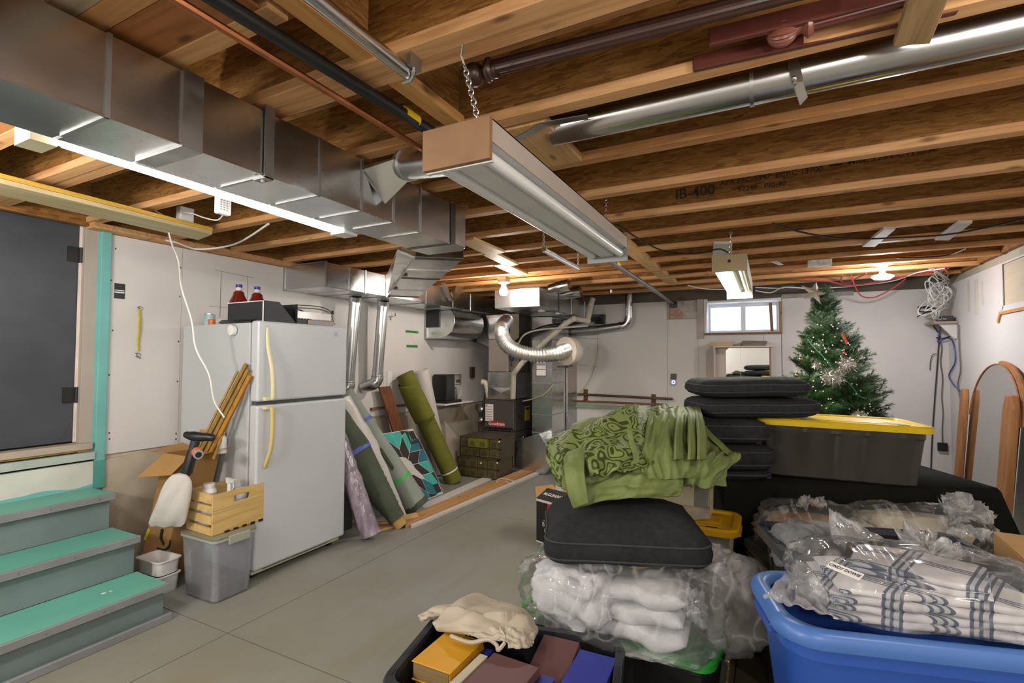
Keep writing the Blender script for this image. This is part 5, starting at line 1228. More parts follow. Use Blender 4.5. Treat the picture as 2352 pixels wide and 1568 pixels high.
# white drawer bins on the floor
def openbin(c, w_, d_, h, label, t=.006):
    o_ = thing('white_bin', label, 'bin', c)
    f = rbox(0, 0, 0, 0, 0, 0, .03, c, R(3))
    obj('bin_shell', MB().loft([f(w_ * .9, d_ * .9, 0), f(w_ * .92, d_ * .92, .005), f(w_, d_, h), f(w_ + .014, d_ + .014, h), f(w_ + .014, d_ + .014, h - .012), f(w_ + .0, d_ + .0, h - .012)][:3] + [f(w_ + .016, d_ + .016, h), f(w_ + .016, d_ + .016, h + .006), f(w_ - t, d_ - t, h + .006), f(w_ * .9 - t, d_ * .9 - t, .012)]), M_white, o_, smooth=True, bev=0)
    return o_
w1 = openbin((-3.49, 1.85, .115), .24, .14, .085, 'white open plastic bin, upper of two between stairs and clear bin')
w2 = openbin((-3.49, 1.85, 0), .23, .14, .105, 'white plastic bin, lower of two between stairs and clear bin')
bx('red_carton', (-3.84, 2.06, .0), (-3.815, 2.12, .66), pm('dull_red', '#7d5450', .7), label='thin dull red carton against concrete behind white dust bag', cat='box')

# ================================================================ ROLLS, PANELS AND BOARDS ALONG THE LEFT WALL
def roll(name, label, a, b, r, mat, nz=.05, n=28, k=24, rf=None, cat='fabric roll', freq=3, core=True, coremat=None, sub=0):
    a, b = V(a), V(b); t = thing(name, label, cat, a)
    pts = [a.lerp(b, i / k) for i in range(k + 1)]
    rs = [(rf(i / k) if rf else r) for i in range(k + 1)]
    sd = random.random() * 50
    obj('wrapped_cloth', MB().tube(pts, rs, n, fn=lambda i, j: 1 + nz * noise.noise(V((math.cos(2 * PI * j / n) * freq * .5, math.sin(2 * PI * j / n) * freq * .5, i / k * freq * 2 + sd)))), mat, t, smooth=True, ang=70)
    if core:
        d = (b - a).normalized(); obj('core_tube', MB().tube([a + d * .004, a - d * .004], r * .35, 16), coremat or M_card, t)
        x, y = frame(d); mb = MB()
        mb.tube([b + d * .002 + (x * math.cos(s_) + y * math.sin(s_)) * (r * (.25 + .7 * s_ / 22)) for s_ in [q * .55 for q in range(40)]], .003, 4); obj('spiral_edge', mb, mat, t)
    return t
M_pur = pm('mauve_plastic_wrap', '#8b7f8c', .16, 0, .35, 16, (1, 1, .5), bmp=1.0, bscale=22, spec=.9)
roll('plastic_wrapped_roll', 'mauve plastic wrapped roll leaning at the right edge of fridge', P(852, 1228, x=-2.90) + V((0, 0, .0)), V((-3.25, 3.02, 1.0)), .075, M_pur, .14, 26, 36, lambda t: .078 - .008 * t, freq=9)
M_dg = pm('dark_green_wool', '#4a5244', .95, 0, .12, 9, bmp=.15, bscale=90)
ga_, gb_ = V((-2.89, 3.49, .03)), V((-3.52, 3.22, .98))
gd = (gb_ - ga_).normalized()
def rf(t): return .075 + .095 * min(1, max(0, (t - .05) / .55)) if t > .0 else .07
g_ = thing('fabric_roll', 'dark green wool roll with ribbed lower end and blue band', 'fabric roll', ga_)
k = 60; pts = [ga_ + gd * (.05 + (gb_ - ga_).length * i / k) for i in range(k + 1)]
obj('wrapped_cloth', MB().tube(pts, [(rf(i / k) * (1 + (.035 * (1 if i % 3 == 0 else -.4) if i < 22 else 0))) for i in range(k + 1)], 30, fn=lambda i, j: 1 + .04 * noise.noise(V((j * .4, i * .1, 9)))), M_dg, g_, smooth=True, ang=60)
obj('core_tube', MB().tube([ga_ - gd * .025, ga_ + gd * .09], .058, 20), pm('card_core', '#b08a55', .8, 0, .08), g_, smooth=True)
obj('blue_band', MB().tube([pts[34], pts[36]], [rf(34 / 60) * 1.03] * 2, 30), pm('blue_ribbon', '#4d63b5', .5), g_, smooth=True)
obj('green_edge', MB().tube(bez([pts[52] + V((.16, 0, .02)), pts[44] + V((.15, .05, 0)), pts[36] + V((.10, .10, 0)), pts[24] + V((.05, .10, 0))], 6), .012, 6), pm('lime_ribbon', '#7dbb4e', .6), g_, smooth=True)
M_satin = pm('white_satin', '#c9c7c3', .38, 0, .06, 3, (1, 1, 3), bmp=.6, bscale=9)
roll('fabric_roll', 'white satin roll leaning between dark green and grey rolls', V((-2.98, 3.66, .03)), V((-3.50, 3.33, 1.08)), .09, M_satin, .12, 26, 30, lambda t: .022 + .10 * min(1, t * 1.7), freq=5)
obj('purple_ribbon', MB().tube(bez([P(877, 1068, x=-3.28), P(886, 1078, x=-3.24), P(892, 1105, x=-3.2)], 5), .016, 6), pm('purple_ribbon', '#7a5aa8', .5), label='short purple ribbon tied over the white satin roll', cat='ribbon')
M_lg = pm('light_grey_felt', '#8e9690', .95, 0, .08, 6, bmp=.12, bscale=90)
lg = roll('fabric_roll', 'light grey felt roll with green tape and dark green hem at its foot', V((-3.08, 3.93, .07)), V((-3.70, 3.60, 1.13)), .12, M_lg, .05, 28, 26, lambda t: .125 - .03 * t, freq=3)
d = (V((-3.70, 3.60, 1.13)) - V((-3.08, 3.93, .07))).normalized()
obj('dark_hem', MB().tube([V((-3.08, 3.93, .07)) - d * .045, V((-3.08, 3.93, .07)) + d * .01], .128, 28), M_dg, lg, smooth=True)
p = V((-3.08, 3.93, .07)) + d * .26
obj('green_tape', MB().tube([p, p + d * .035], .122, 28), pm('bright_green_tape', '#45b552', .5), lg, smooth=True)
obj('blue_tape', MB().tube([V((-3.08, 3.93, .07)) + d * .92, V((-3.08, 3.93, .07)) + d * .955], .104, 28), pm('blue_ribbon', '#4d63b5', .5), lg, smooth=True)
obj('dark_fold', MB().grid(lambda u, v: V((-3.08, 3.93, .07)) + d * (.42 + .22 * u) + V((.115 * math.cos(v * 2 - .2), .115 * math.sin(v * 2 - 1.5), .05 * v)), 8, 10), pm('forest_wool', '#36452c', .95, 0, .15, 14), lg, smooth=True, solid=.006)
# barn-quilt panel
pq = thing('quilt_panel', 'painted wooden star panel in teal, black and white leaning against wall', 'painting', V((-3.2, 4.2, 0)))
BR, BL, TL, TR = V((-3.2, 4.595, .0)), V((-3.22, 3.86, .0)), V((-3.585, 3.80, .70)), V((-3.575, 4.53, .69))
nrm = (BR - BL).cross(TL - BL).normalized()
if nrm.x < 0: nrm = -nrm
def pp(u, v): return (BL.lerp(BR, u)).lerp(TL.lerp(TR, u), v)
mb = MB(); mb.hexa([BL - nrm * .02, BR - nrm * .02, BR, BL, TL - nrm * .02, TR - nrm * .02, TR, TL]); obj('board', mb, pm('quilt_white', '#cfcac6', .5, 0, .03), pq)
M_t1, M_t2, M_bk = pm('quilt_teal', '#3fb0a5', .45, 0, .12, 9), pm('quilt_teal_deep', '#1f6f7a', .45, 0, .12, 9), pm('quilt_black', '#2b2422', .5, 0, .1, 9)
def patch(quad, mat):
    v = [pp(*q) + nrm * .001 for q in quad]; obj('painted_patch', MB().slab([x for x in v], .0015 if (v[1] - v[0]).cross(v[-1] - v[0]).dot(nrm) > 0 else -.0015), mat, pq)
cxn, cyn, Lr = .5, .5, .245
for i in range(8):
    a0 = PI / 4 * i; 
    e1 = (math.cos(a0) * Lr, math.sin(a0) * Lr); e2 = (math.cos(a0 + PI / 4) * Lr, math.sin(a0 + PI / 4) * Lr)
    for s_ in (0, 1):
        for t_ in (0, 1):
            q = [(cxn + e1[0] * (s_ + a) + e2[0] * (t_ + b), cyn + e1[1] * (s_ + a) + e2[1] * (t_ + b)) for a, b in ((.02, .02), (.98, .02), (.98, .98), (.02, .98))]
            if any(not (.01 < u < .99 and .01 < v < .99) for u, v in q):
                q = [(min(.99, max(.01, u)), min(.99, max(.01, v))) for u, v in q]
            patch(q, M_bk if (s_ + t_) % 2 == 0 else (M_t1 if i % 3 else M_t2))
for u0, v0 in ((.78, .03), (.78, .78), (.03, .03), (.03, .78)): patch([(u0, v0), (u0 + .19, v0), (u0 + .19, v0 + .19), (u0, v0 + .19)], M_bk)
bx_e = obj('panel_edge', MB().bar(BR + nrm * -.01, TR + nrm * -.01, .022, .03), pm('grey_edge', '#7d7a86', .5), pq)
# olive roll with its loose flap, boards behind it
M_olive = pm('olive_cloth', '#66671f', .9, 0, .1, 7, (1, 1, 3), bmp=.12, bscale=70)
oa, ob_ = V((-3.36, 5.03, .02)), V((-3.80, 4.64, 1.30))
ol = roll('fabric_roll', 'tall olive green fabric roll tied with white cord, cloth flapping at its top', oa, ob_, .105, M_olive, .03, 28, 24, lambda t: .105, freq=2)
d = (ob_ - oa).normalized()
obj('tie_cord', MB().tube([oa + d * .13, oa + d * .145], .109, 28), M_white, ol, smooth=True)
x_, y_ = frame(d)
def flap(u, v):
    ang = -2.1 + 3.0 * u + .25 * v; rr = .114 + .03 * v * (1 - u) + .012 * math.sin(u * 7 + v * 3)
    return oa + d * (1.33 - .50 * v - .10 * u * (1 - v)) + (x_ * math.cos(ang) + y_ * math.sin(ang)) * rr + V((.04 * v * v, -.02 * v, 0))
obj('loose_flap', MB().grid(flap, 20, 14), M_olive, ol, smooth=True, solid=.006)
M_whiteroll = pm('white_paper', '#cdc6c4', .6, 0, .03, 3)
roll('paper_roll', 'tall white roll leaning on wall right behind the olive roll', V((-3.72, 5.30, .04)), V((-3.82, 4.97, 1.33)), .10, M_whiteroll, .02, 28, 12, lambda t: .10, freq=2)
bb_ = obj('brown_board', MB().slab([V((-3.70, 4.62, .02)), V((-3.70, 4.80, .02)), V((-3.88, 4.46, 1.16)), V((-3.88, 4.28, 1.16))][::1], .02), wood('brown_board', '#7d5236', '#5a3822', 2), label='brown board leaning on wall left of the olive roll', cat='board')
gp = obj('glass_sheet', MB().slab([P(1028, 1062, x=-3.62), P(1050, 1062, x=-3.62), P(1046, 1000, x=-3.7), P(1020, 967, x=-3.74)], .012), pm('dusty_sheet', '#b5a8a0', .3, 0, .1, 3), label='dusty pale sheet leaning behind olive roll beside drawer cabinets', cat='sheet')
# coffee maker on a little shelf
sh = thing('wall_shelf', 'small white wall shelf under the coffee maker', 'shelf', V((-3.8, 5.62, .86)))
bx('shelf_board', (XL + .005, 5.30, .878), (-3.68, 5.98, .898), M_white, sh, bev=.003)
obj('bracket', MB().tube([(-3.72, 5.86, .875), (-3.92, 5.9, .62)], .01, 6), M_woody, sh)
cm = thing('coffee_maker', 'black and chrome drip coffee maker on the wall shelf', 'coffee maker', V((-3.80, 5.62, .90)))
cx0, cx1, cy0, cy1, cz0 = -3.92, -3.70, 5.36, 5.72, .90
bx('base', (cx0, cy0, cz0), (cx1, cy1, cz0 + .035), M_black, cm, bev=.008)
bx('tower', (cx0, cy0, cz0 + .035), (cx1, cy0 + .19, cz0 + .375), M_black, cm, bev=.012, seg=3)
bx('brew_head', (cx0, cy0 + .17, cz0 + .23), (cx1, cy1 - .01, cz0 + .375), galv('brushed_steel', (.55, .53, .51), .28), cm, bev=.012, seg=3)
bx('control_panel', (cx1 - .002, cy0 + .22, cz0 + .26), (cx1 + .004, cy1 - .05, cz0 + .30), M_dark, cm)
c = V((-3.79, 5.625, cz0 + .038)); 
obj('carafe', MB().lathe([(.0, 0), (.06, 0), (.072, .04), (.065, .10), (.05, .145), (.052, .16)], c, 22), pm('carafe_glass', (.12, .11, .11), .06, 0, .2, spec=.9), cm, smooth=True)
obj('carafe_handle', MB().tube(bez([c + V((.05, .03, .15)), c + V((.07, .09, .13)), c + V((.07, .085, .05)), c + V((.06, .03, .03))], 5), .010, 8), pm('pale_handle', (.5, .48, .46), .3), cm, smooth=True)
# drawer cabinets
M_army = pm('army_green', '#453c2a', .5, 0, .18, 6)
M_army2 = pm('army_drawer', '#574e2c', .45, 0, .12, 6)
def drawer_cab(x0, x1, y0, y1, z0, z1, label, ajar=None):
    o_ = thing('drawer_cabinet', label, 'cabinet', V(((x0 + x1) / 2, (y0 + y1) / 2, z0)), 'stacked drawer cabinets')
    mb = MB(); t = .012; rows, cols = 2, 4
    mb.box((x0, y0 + .04, z0), (x1, y1, z1)); mb.box((x0, y0, z1 - t), (x1, y0 + .04, z1)); mb.box((x0, y0, z0), (x1, y0 + .04, z0 + t)); mb.box((x0, y0, z0), (x0 + t, y0 + .04, z1)); mb.box((x1 - t, y0, z0), (x1, y0 + .04, z1)); zm = (z0 + z1) / 2; mb.box((x0, y0, zm - t / 2), (x1, y0 + .04, zm + t / 2))
    obj('carcass', mb, M_army, o_)
    cw = (x1 - x0 - 2 * t) / cols; rh = (z1 - z0 - 3 * t) / 2
    for r_ in range(rows):
        for c_ in range(cols):
            if ajar and r_ == 1 and c_ == 2: continue
            xx = x0 + t + c_ * cw; zz_ = z0 + t + r_ * (rh + t); w_ = cw
            out = 0
            if ajar and r_ == 1 and c_ == 1: w_ = 2 * cw; out = .05
            dwr = bx('drawer', (xx + .004, y0 + .004 - out, zz_ + .003), (xx + w_ - .004, y0 + .039, zz_ + rh - .003), M_army2 if out == 0 else pm('olive_drawer', '#6f6a1c', .45, 0, .1), o_, bev=.003, seg=1)
            for q in ((.5,) if not out else (.25, .75)):
                mx = xx + w_ * q; yy_ = y0 + .003 - out
                obj('label_pull', MB().box((mx - .032, yy_ - .012, zz_ + rh * .25), (mx + .032, yy_, zz_ + rh * .38)).box((mx - .03, yy_ - .004, zz_ + rh * .45), (mx + .03, yy_, zz_ + rh * .72)), M_army if not out else M_army2, dwr)
    mb = MB(); mb.obox((x0 + (x1 - x0) * .6, y0 - .004, z0 + (z1 - z0) * .78), (.02, .008, .018)); mb.obox((x1 - .004, y0 - .003, z1 - .03), (.018, .008, .018)); obj('white_tag', mb, M_white, o_, kind='stuff')
    return o_
Yd = 5.36
drawer_cab(-3.53, -2.945, Yd, 5.75, 0, .245, 'olive drab drawer cabinet, lower of the stacked pair by furnace')
drawer_cab(-3.51, -2.93, Yd + .02, 5.78, .247, .50, 'olive drab drawer cabinet, upper of the stacked pair with one drawer ajar', True)
# boards on the floor
obj('floor_plank', MB().slab([P(940, 1209, z=0) + V((0, -.05, 0)), P(1236, 1083, z=0), P(1210, 1078, z=0), P(926, 1196, z=0) + V((.0, -.03, 0))], .032), wood('floor_plank', '#c79a68', '#9c6f40', 1, 1.8), label='long bare pine plank lying on floor along the left wall', cat='board', bev=.002)
obj('plank_edge_strip', MB().slab([P(945, 1214, z=0), P(1237, 1090, z=0), P(1236, 1084, z=0), P(943, 1209, z=0)], .02), M_whiteroll, label='white strip lying along the front edge of the long pine plank', cat='trim')
obj('floor_baseboard', MB().slab([P(955, 1180, z=0), P(1195, 1072, z=0), P(1185, 1065, z=0), P(958, 1165, z=0)], .015), M_whiteroll, label='white baseboard lying on floor behind the long pine plank', cat='trim')
obj('scrap_board', MB().slab([P(868, 1222, z=0), P(945, 1200, z=0), P(930, 1188, z=0), P(850, 1208, z=0)], .018), M_pine, label='short pine offcut on floor under the dark green roll', cat='board')
obj('scrap_board', MB().slab([P(925, 1196, z=.035), P(962, 1187, z=.035), P(955, 1180, z=.035), P(920, 1188, z=.035)], .016), M_pine, label='pine scrap lying on the end of the long plank', cat='board')
obj('plank_twine', MB().tube(bez([P(1140, 1108, z=.036), P(1150, 1098, z=.04), P(1180, 1105, z=.036), P(1172, 1112, z=.036), P(1160, 1103, z=.036)], 6), .004, 5), M_wire, label='loop of pale twine lying on the long pine plank', cat='twine')
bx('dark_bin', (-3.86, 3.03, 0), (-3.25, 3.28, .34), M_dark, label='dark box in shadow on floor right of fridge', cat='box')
# ================================================================ FAR WALL AND RIGHT WALL
# display cabinet with mirrored back
yc = 6.80
cabt = thing('wall_cabinet', 'shallow white wall cabinet with mirrored back under the window', 'cabinet', V((-.32, 6.9, 1.0)))
cx0, cx1, cz0, cz1 = -.615, .03, 1.0, 1.65
M_cab = pm('cabinet_cream', '#c9bdb4', .55, 0, .04, 4)
bx('back_panel', (cx0, YF - .022, cz0), (cx1, YF - .002, cz1), M_cab, cabt)
bx('top_board', (cx0 - .01, yc, cz1 - .018), (cx1 + .02, YF - .022, cz1), M_cab, cabt, bev=.002, seg=1)
bx('bottom_board', (cx0, yc, cz0), (cx1, YF - .022, cz0 + .018), M_cab, cabt)
bx('side_board', (cx0, yc, cz0 + .018), (cx0 + .016, YF - .022, cz1 - .018), M_cab, cabt)
bx('side_board', (cx1 - .016, yc, cz0 + .018), (cx1, YF - .022, cz1 - .018), wood('red_edge', '#a07a62', '#74503c', 2, knots=False), cabt)
prof = []
for i in range(19):
    z = cz0 + .02 + (cz1 - cz0 - .04) * i / 18; prof.append((cx0 + .10 + .045 * math.sin(i / 18 * PI * 2.3 + .4) + .03 * math.sin(i * 1.1), z))
mb = MB(); mb.prism([(cx0 + .016, YF - .03, cz0 + .02)] + [(x, YF - .03, z) for x, z in prof] + [(cx0 + .016, YF - .03, cz1 - .02)], (0, .006, 0)); obj('scroll_panel', mb, M_cab, cabt)
M_mir = pm('mirror_silver', (.62, .63, .62), .02, 1, 0)
bx('mirror_back', (cx0 + .13, YF - .026, cz0 + .03), (cx1 - .018, YF - .0225, cz1 - .02), M_mir, cabt)
bx('mirror_seam', (cx0 + .30, YF - .028, cz0 + .03), (cx0 + .304, YF - .026, cz1 - .02), M_galvd, cabt)
obj('splayed_side', MB().slab([(cx0 - .10, YF - .02, cz0), (cx0, yc + .02, cz0), (cx0, yc + .02, cz1 + .0), (cx0 - .10, YF - .02, cz1 - .06)], .012), M_cab, cabt)
q0, q1 = P(1633, 792, y=yc + .08), P(1683, 778, y=yc + .08)
bx('cream_box', (q0.x, yc + .03, cz1), (q1.x, yc + .15, cz1 + .052), pm('cream_carton', '#c6ad85', .7, 0, .05), label='small cream box on top of the wall cabinet', cat='box', bev=.002)
q0, q1 = P(1700, 790, y=yc + .08), P(1763, 774, y=yc + .08)
gbx = thing('grey_case', 'grey padded case lying on top of the wall cabinet', 'case', V(((q0.x + q1.x) / 2, yc + .09, cz1)))
obj('case_body', MB().hexa([(q0.x, yc + .02, cz1), (q1.x - .03, yc + .02, cz1), (q1.x - .03, yc + .16, cz1), (q0.x, yc + .16, cz1), (q0.x + .03, yc + .02, cz1 + .065), (q1.x, yc + .02, cz1 + .055), (q1.x, yc + .16, cz1 + .055), (q0.x + .03, yc + .16, cz1 + .065)]), pm('grey_case', '#6d665f', .7, 0, .08, 20), gbx, bev=.008)
bx('case_edge', (q0.x + .04, yc + .016, cz1 + .006), (q1.x - .06, yc + .02, cz1 + .012), pm('yellow_line', '#a8923a', .6), gbx)
# control box on the wall
s0, s1 = P(1541, 858, y=YF), P(1554, 884, y=YF)
ctl = thing('wall_control', 'small black and white control with glowing ring on the far wall', 'control', V(((s0.x + s1.x) / 2, YF - .01, s1.z)))
zm = s0.z - (s0.z - s1.z) * .5
bx('upper_part', (s0.x, YF - .022, zm + .003), (s1.x, YF - .001, s0.z), M_dark, ctl, bev=.004)
bx('lower_part', (s0.x, YF - .022, s1.z), (s1.x, YF - .001, zm), pm('lilac_white', '#a9a5c4', .4), ctl, bev=.004)
obj('glow_ring', MB().tube([V(((s0.x + s1.x) / 2 + .02 * math.cos(t), YF - .023, (s1.z + zm) / 2 + .02 * math.sin(t))) for t in [k * PI / 8 for k in range(17)]], .004, 6), emis('blue_glow', (.45, .4, 1), 2.5), ctl)
# brown rods and green strip on brackets low on the far wall
for i, (y0_, y1_, lab, m, r_) in enumerate(((903, 916, 'upper brown rod held on brackets low on far wall', pm('bronze_rod', '#5d4630', .35, .3, .15), .017), (919, 929, 'lower copper coloured rod held on brackets low on far wall', pm('copper_rod', '#8d5a42', .4, .3, .1), .014))):
    a, b = P(1292, y0_, y=YF - .05), P(1545 if i == 0 else 1530, y1_, y=YF - .05)
    obj('stored_rod', MB().tube([a, b], r_, 10), m, smooth=True, label=lab, cat='rod')
a, b = P(1300, 930, y=YF - .035), P(1530, 941, y=YF - .035)
obj('green_strip', MB().bar(a, b, .02, .055), pm('sage_strip', '#8b9a7e', .45, 0, .08, 4), label='pale sage green strip below the rods on far wall', cat='strip')
for px, py in ((1344, 900), (1500, 912)):
    q = P(px, py, y=YF - .03); mb = MB(); mb.box((q.x - .03, YF - .012, q.z - .15), (q.x + .03, YF - .001, q.z + .04)); mb.box((q.x - .012, YF - .085, q.z - .12), (q.x + .012, YF - .012, q.z - .105)); mb.box((q.x - .012, YF - .085, q.z - .02), (q.x + .012, YF - .012, q.z - .005)); obj('rod_bracket', mb, pm('rust_bracket', '#5d3f2c', .6, 0, .2, 20), label='rusty bracket on far wall at ' + ('left end of the brown rods' if px < 1400 else 'right end of the brown rods'), cat='bracket')
# shelf with router in the right corner
shf = thing('corner_shelf', 'small wooden shelf in the right far corner carrying black router', 'shelf', V((1.6, 6.85, 1.87)))
p0, p1 = P(2137, 740, y=6.80), P(2258, 738, y=6.70)
bx('shelf_board', (p0.x, 6.66, p0.z - .025), (XR - .005, YF - .005, p0.z), wood('beige_shelf', '#b7a58c', '#8c7a62', 0), shf, bev=.002)
obj('shelf_bracket', MB().hexa([(XR - .03, 6.7, p0.z - .18), (XR - .006, 6.7, p0.z - .18), (XR - .006, 6.72, p0.z - .18), (XR - .03, 6.72, p0.z - .18), (XR - .15, 6.7, p0.z - .027), (XR - .006, 6.7, p0.z - .027), (XR - .006, 6.72, p0.z - .027), (XR - .15, 6.72, p0.z - .027)]), M_drywall, shf)
rt = thing('network_router', 'flat black router box on the corner shelf', 'router', V((1.6, 6.78, p0.z)))
bx('router_body', (P(2160, 735, y=6.72).x, 6.69, p0.z + .002), (XR - .03, 6.90, p0.z + .058), M_dark, rt, bev=.006)
obj('status_light', MB().box((XR - .16, 6.688, p0.z + .022), (XR - .13, 6.69, p0.z + .028)).box((XR - .12, 6.688, p0.z + .022), (XR - .09, 6.69, p0.z + .028)), pm('pale_light', (.5, .5, .5), .4), rt, kind='stuff')
cablebits = [([(2108, 705), (2130, 708), (2160, 712), (2130, 716), (2110, 714), (2125, 704), (2155, 712)], M_dark, 'dark cable coil sticking out left of router shelf', .008),
             ([(2106, 728), (2125, 718), (2145, 715)], M_dark, 'dark cable end left of the router shelf', .006)]
for px, m, l, r_ in cablebits: obj('network_cable', MB().tube(bez([P(a, b, y=6.72 + .02 * (i % 2)) for i, (a, b) in enumerate(px)], 6), r_, 6), m, smooth=True, label=l, cat='cable')
yw = YF - .02
def wall_pt(px, py, yy):
    p = P(px, py, y=yy)
    return p if p.x < XR - .03 else P(px, py, x=XR - .015)
def wc(name, px, mat, r_, label, yy=yw, cat='cord'): return obj(name, MB().tube(bez([wall_pt(a, b, yy) for a, b in px], 5), r_, 6), mat, smooth=True, label=label, cat=cat)
wc('power_cable', [(2142, 745), (2158, 770), (2156, 790), (2152, 850), (2146, 930), (2141, 1010), (2137, 1112)], M_dark, .007, 'straight black power cord hanging down far wall under the router shelf')
ad2 = thing('hanging_adapter', 'black power brick hanging on a kinked cord on far wall', 'adapter', P(2165, 1035, y=yw))
obj('kinked_cord', MB().tube(bez([P(a, b, y=yw) for a, b in ((2160, 750), (2158, 775), (2163, 800), (2160, 830), (2165, 870), (2163, 910), (2166, 950), (2164, 985), (2165, 1016))], 5), .006, 6), pm('grey_cord', '#6d6666', .5), ad2, smooth=True)
q = P(2165, 1026, y=yw); obj('brick', MB().obox(q, (.085, .03, .09)), M_black, ad2, bev=.005)
wc('network_cable', [(2157, 762), (2154, 785), (2160, 782), (2180, 776), (2190, 790), (2194, 830), (2180, 860), (2188, 880), (2205, 898)], pm('blue_cable', '#4d52a0', .45), .007, 'blue network cable hanging below the router shelf', YF - .05, 'cable')
wc('black_lead', [(2150, 775), (2165, 777), (2182, 772)], M_dark, .007, 'short black lead crossing the blue network cable', YF - .07, 'cable')
wc('usb_cable', [(2151, 812), (2142, 815), (2137, 830), (2136, 850)], M_dark, .004, 'small black usb cord hooked beside the power cord', YF - .03)
wc('grey_cable', [(2202, 745), (2203, 800), (2206, 850), (2200, 885), (2207, 930), (2203, 960), (2209, 985)], pm('grey_cord', '#6d6666', .5), .006, 'grey kinked cord hanging in the corner beside mirror post', YF - .06)
# ---- dresser mirror leaning on the right wall
M_oak = wood('golden_oak', '#ac7a4f', '#875733', 2, 1.3, knots=False)
mi = thing('arched_mirror', 'oak framed arched mirror with two side posts leaning by the right wall', 'mirror', V((1.55, 5.5, 0)))
xm = 1.58
def mp(y, z, off=0): return V((xm + (z - .3) * .09 + off, y, z))
yl, yrr, zb_, zt_ = 6.02, 4.99, .30, 1.445
yc_, hw = (yl + yrr) / 2, (yl - yrr) / 2
zs_ = .98
arch = [(yl, zb_)] + [(yc_ + hw * math.cos(t), zs_ + (zt_ - zs_) * math.sin(t)) for t in [PI * k / 24 for k in range(25)]] + [(yrr, zb_)]
mb = MB(); mb.prism([mp(y, z) for y, z in arch], (.006, 0, 0)); obj('mirror_glass', mb, M_mir, mi)
mb = MB(); mb.tube([mp(y, z, -.002) for y, z in arch[1:-1]], .006, 6); obj('arch_frame', mb, M_oak, mi, smooth=True)
mb = MB(); mb.tube([mp(y - .01, z + .004, .026) for y, z in arch[13:-1]], .024, 8); obj('arch_back_frame', mb, M_oak, mi, smooth=True)
mb = MB(); mb.bar(mp(yl, zb_ - .01, -.02), mp(yrr, zb_ - .01, -.02), .05, .06); obj('bottom_rail', mb, M_oak, mi, bev=.006)
mb = MB(); mb.bar(mp(yl, zb_ + .03, -.03), mp(yrr, zb_ + .03, -.03), .03, .02); obj('rail_moulding', mb, M_oak, mi, bev=.004)
def post(y, w_, ztop):
    mb = MB(); prof = [(-w_ / 2, 0), (w_ / 2, 0), (w_ / 2, ztop - .1), (w_ * .28, ztop), (-w_ * .28, ztop), (-w_ / 2, ztop - .1)]
    mb.prism([V((xm - .075 + z * .08, y + a, z)) for a, z in prof], (.045, 0, 0)); return mb
obj('side_post', post(6.06, .12, 1.215), M_oak, mi, bev=.014, seg=3)
obj('side_post', post(5.06, .20, 1.215), M_oak, mi, bev=.014, seg=3)
# ---- Christmas tree
base = P(1925, 826, d=4.4); base = V((base.x, base.y, 0))
tt = thing('christmas_tree', 'decorated artificial Christmas tree leaning slightly behind the yellow lidded tote', 'tree', base)
top = P(1888, 668, d=4.35)
def trunk_at(z): return base.lerp(top, z / top.z)
obj('trunk', MB().tube([base, top], [.03, .012], 8), pm('trunk_brown', '#3d2c1c', .8), tt)
obj('stand', MB().tube([base + V((-.28, 0, .02)), base + V((.28, 0, .02))], .015, 6).tube([base + V((0, -.28, .02)), base + V((0, .28, .02))], .015, 6), M_dark, tt)
rnd = random.Random(11)
M_fir = pm('fir_green', '#24451f', .6, 0, .35, 9, col2='#4c7a3c')
M_fir2 = pm('fir_frost', '#55805a', .6, 0, .3, 9, col2='#a3bf9e')
M_fird = pm('fir_dark', '#1a3018', .65, 0, .3, 9, col2='#33522a')
def branch_mesh(L, seed, mat):
    r2 = random.Random(seed); mb = MB()
    mb.tube([V((0, 0, 0)), V((L * .5, 0, .02 * L)), V((L, 0, .12 * L))], [.005, .004, .002], 5)
    def needles(p0, dirv, ln, n):
        a, b = frame(dirv)
        for i in range(n):
            t = .12 + .88 * i / n; p = p0 + dirv * (ln * t); an = r2.uniform(0, 2 * PI)
            o_ = a * math.cos(an) + b * math.sin(an); nl = .075 * (1 - .25 * t) * r2.uniform(.8, 1.2)
            tip = p + dirv * nl * .75 + o_ * nl * .85; s_ = dirv.cross(o_).normalized() * .0034
            k = len(mb.v); mb.v += [p - s_, p + s_, tip]; mb.f.append([k, k + 1, k + 2]); mb.mi.append(0)
    needles(V((0, 0, 0)), V((1, 0, .08)).normalized(), L, 150)
    for t in (.15, .3, .42, .54, .66, .8):
        for sg in (-1, 1):
            p = V((L * t, 0, .05 * L * t)); d_ = V((.75, sg * .7, r2.uniform(0, .25))).normalized(); l2 = L * .42 * (1.15 - t * .6)
            mb.tube([p, p + d_ * l2], [.003, .0015], 4); needles(p, d_, l2, 90)
    me = bpy.data.meshes.new('branch'); me.from_pydata(mb.v, [], mb.f); me.materials.append(mat); return me
BM = [[branch_mesh(1.0, s, m) for s in range(2)] for m in (M_fir, M_fird, M_fir2)]
nlev = 23
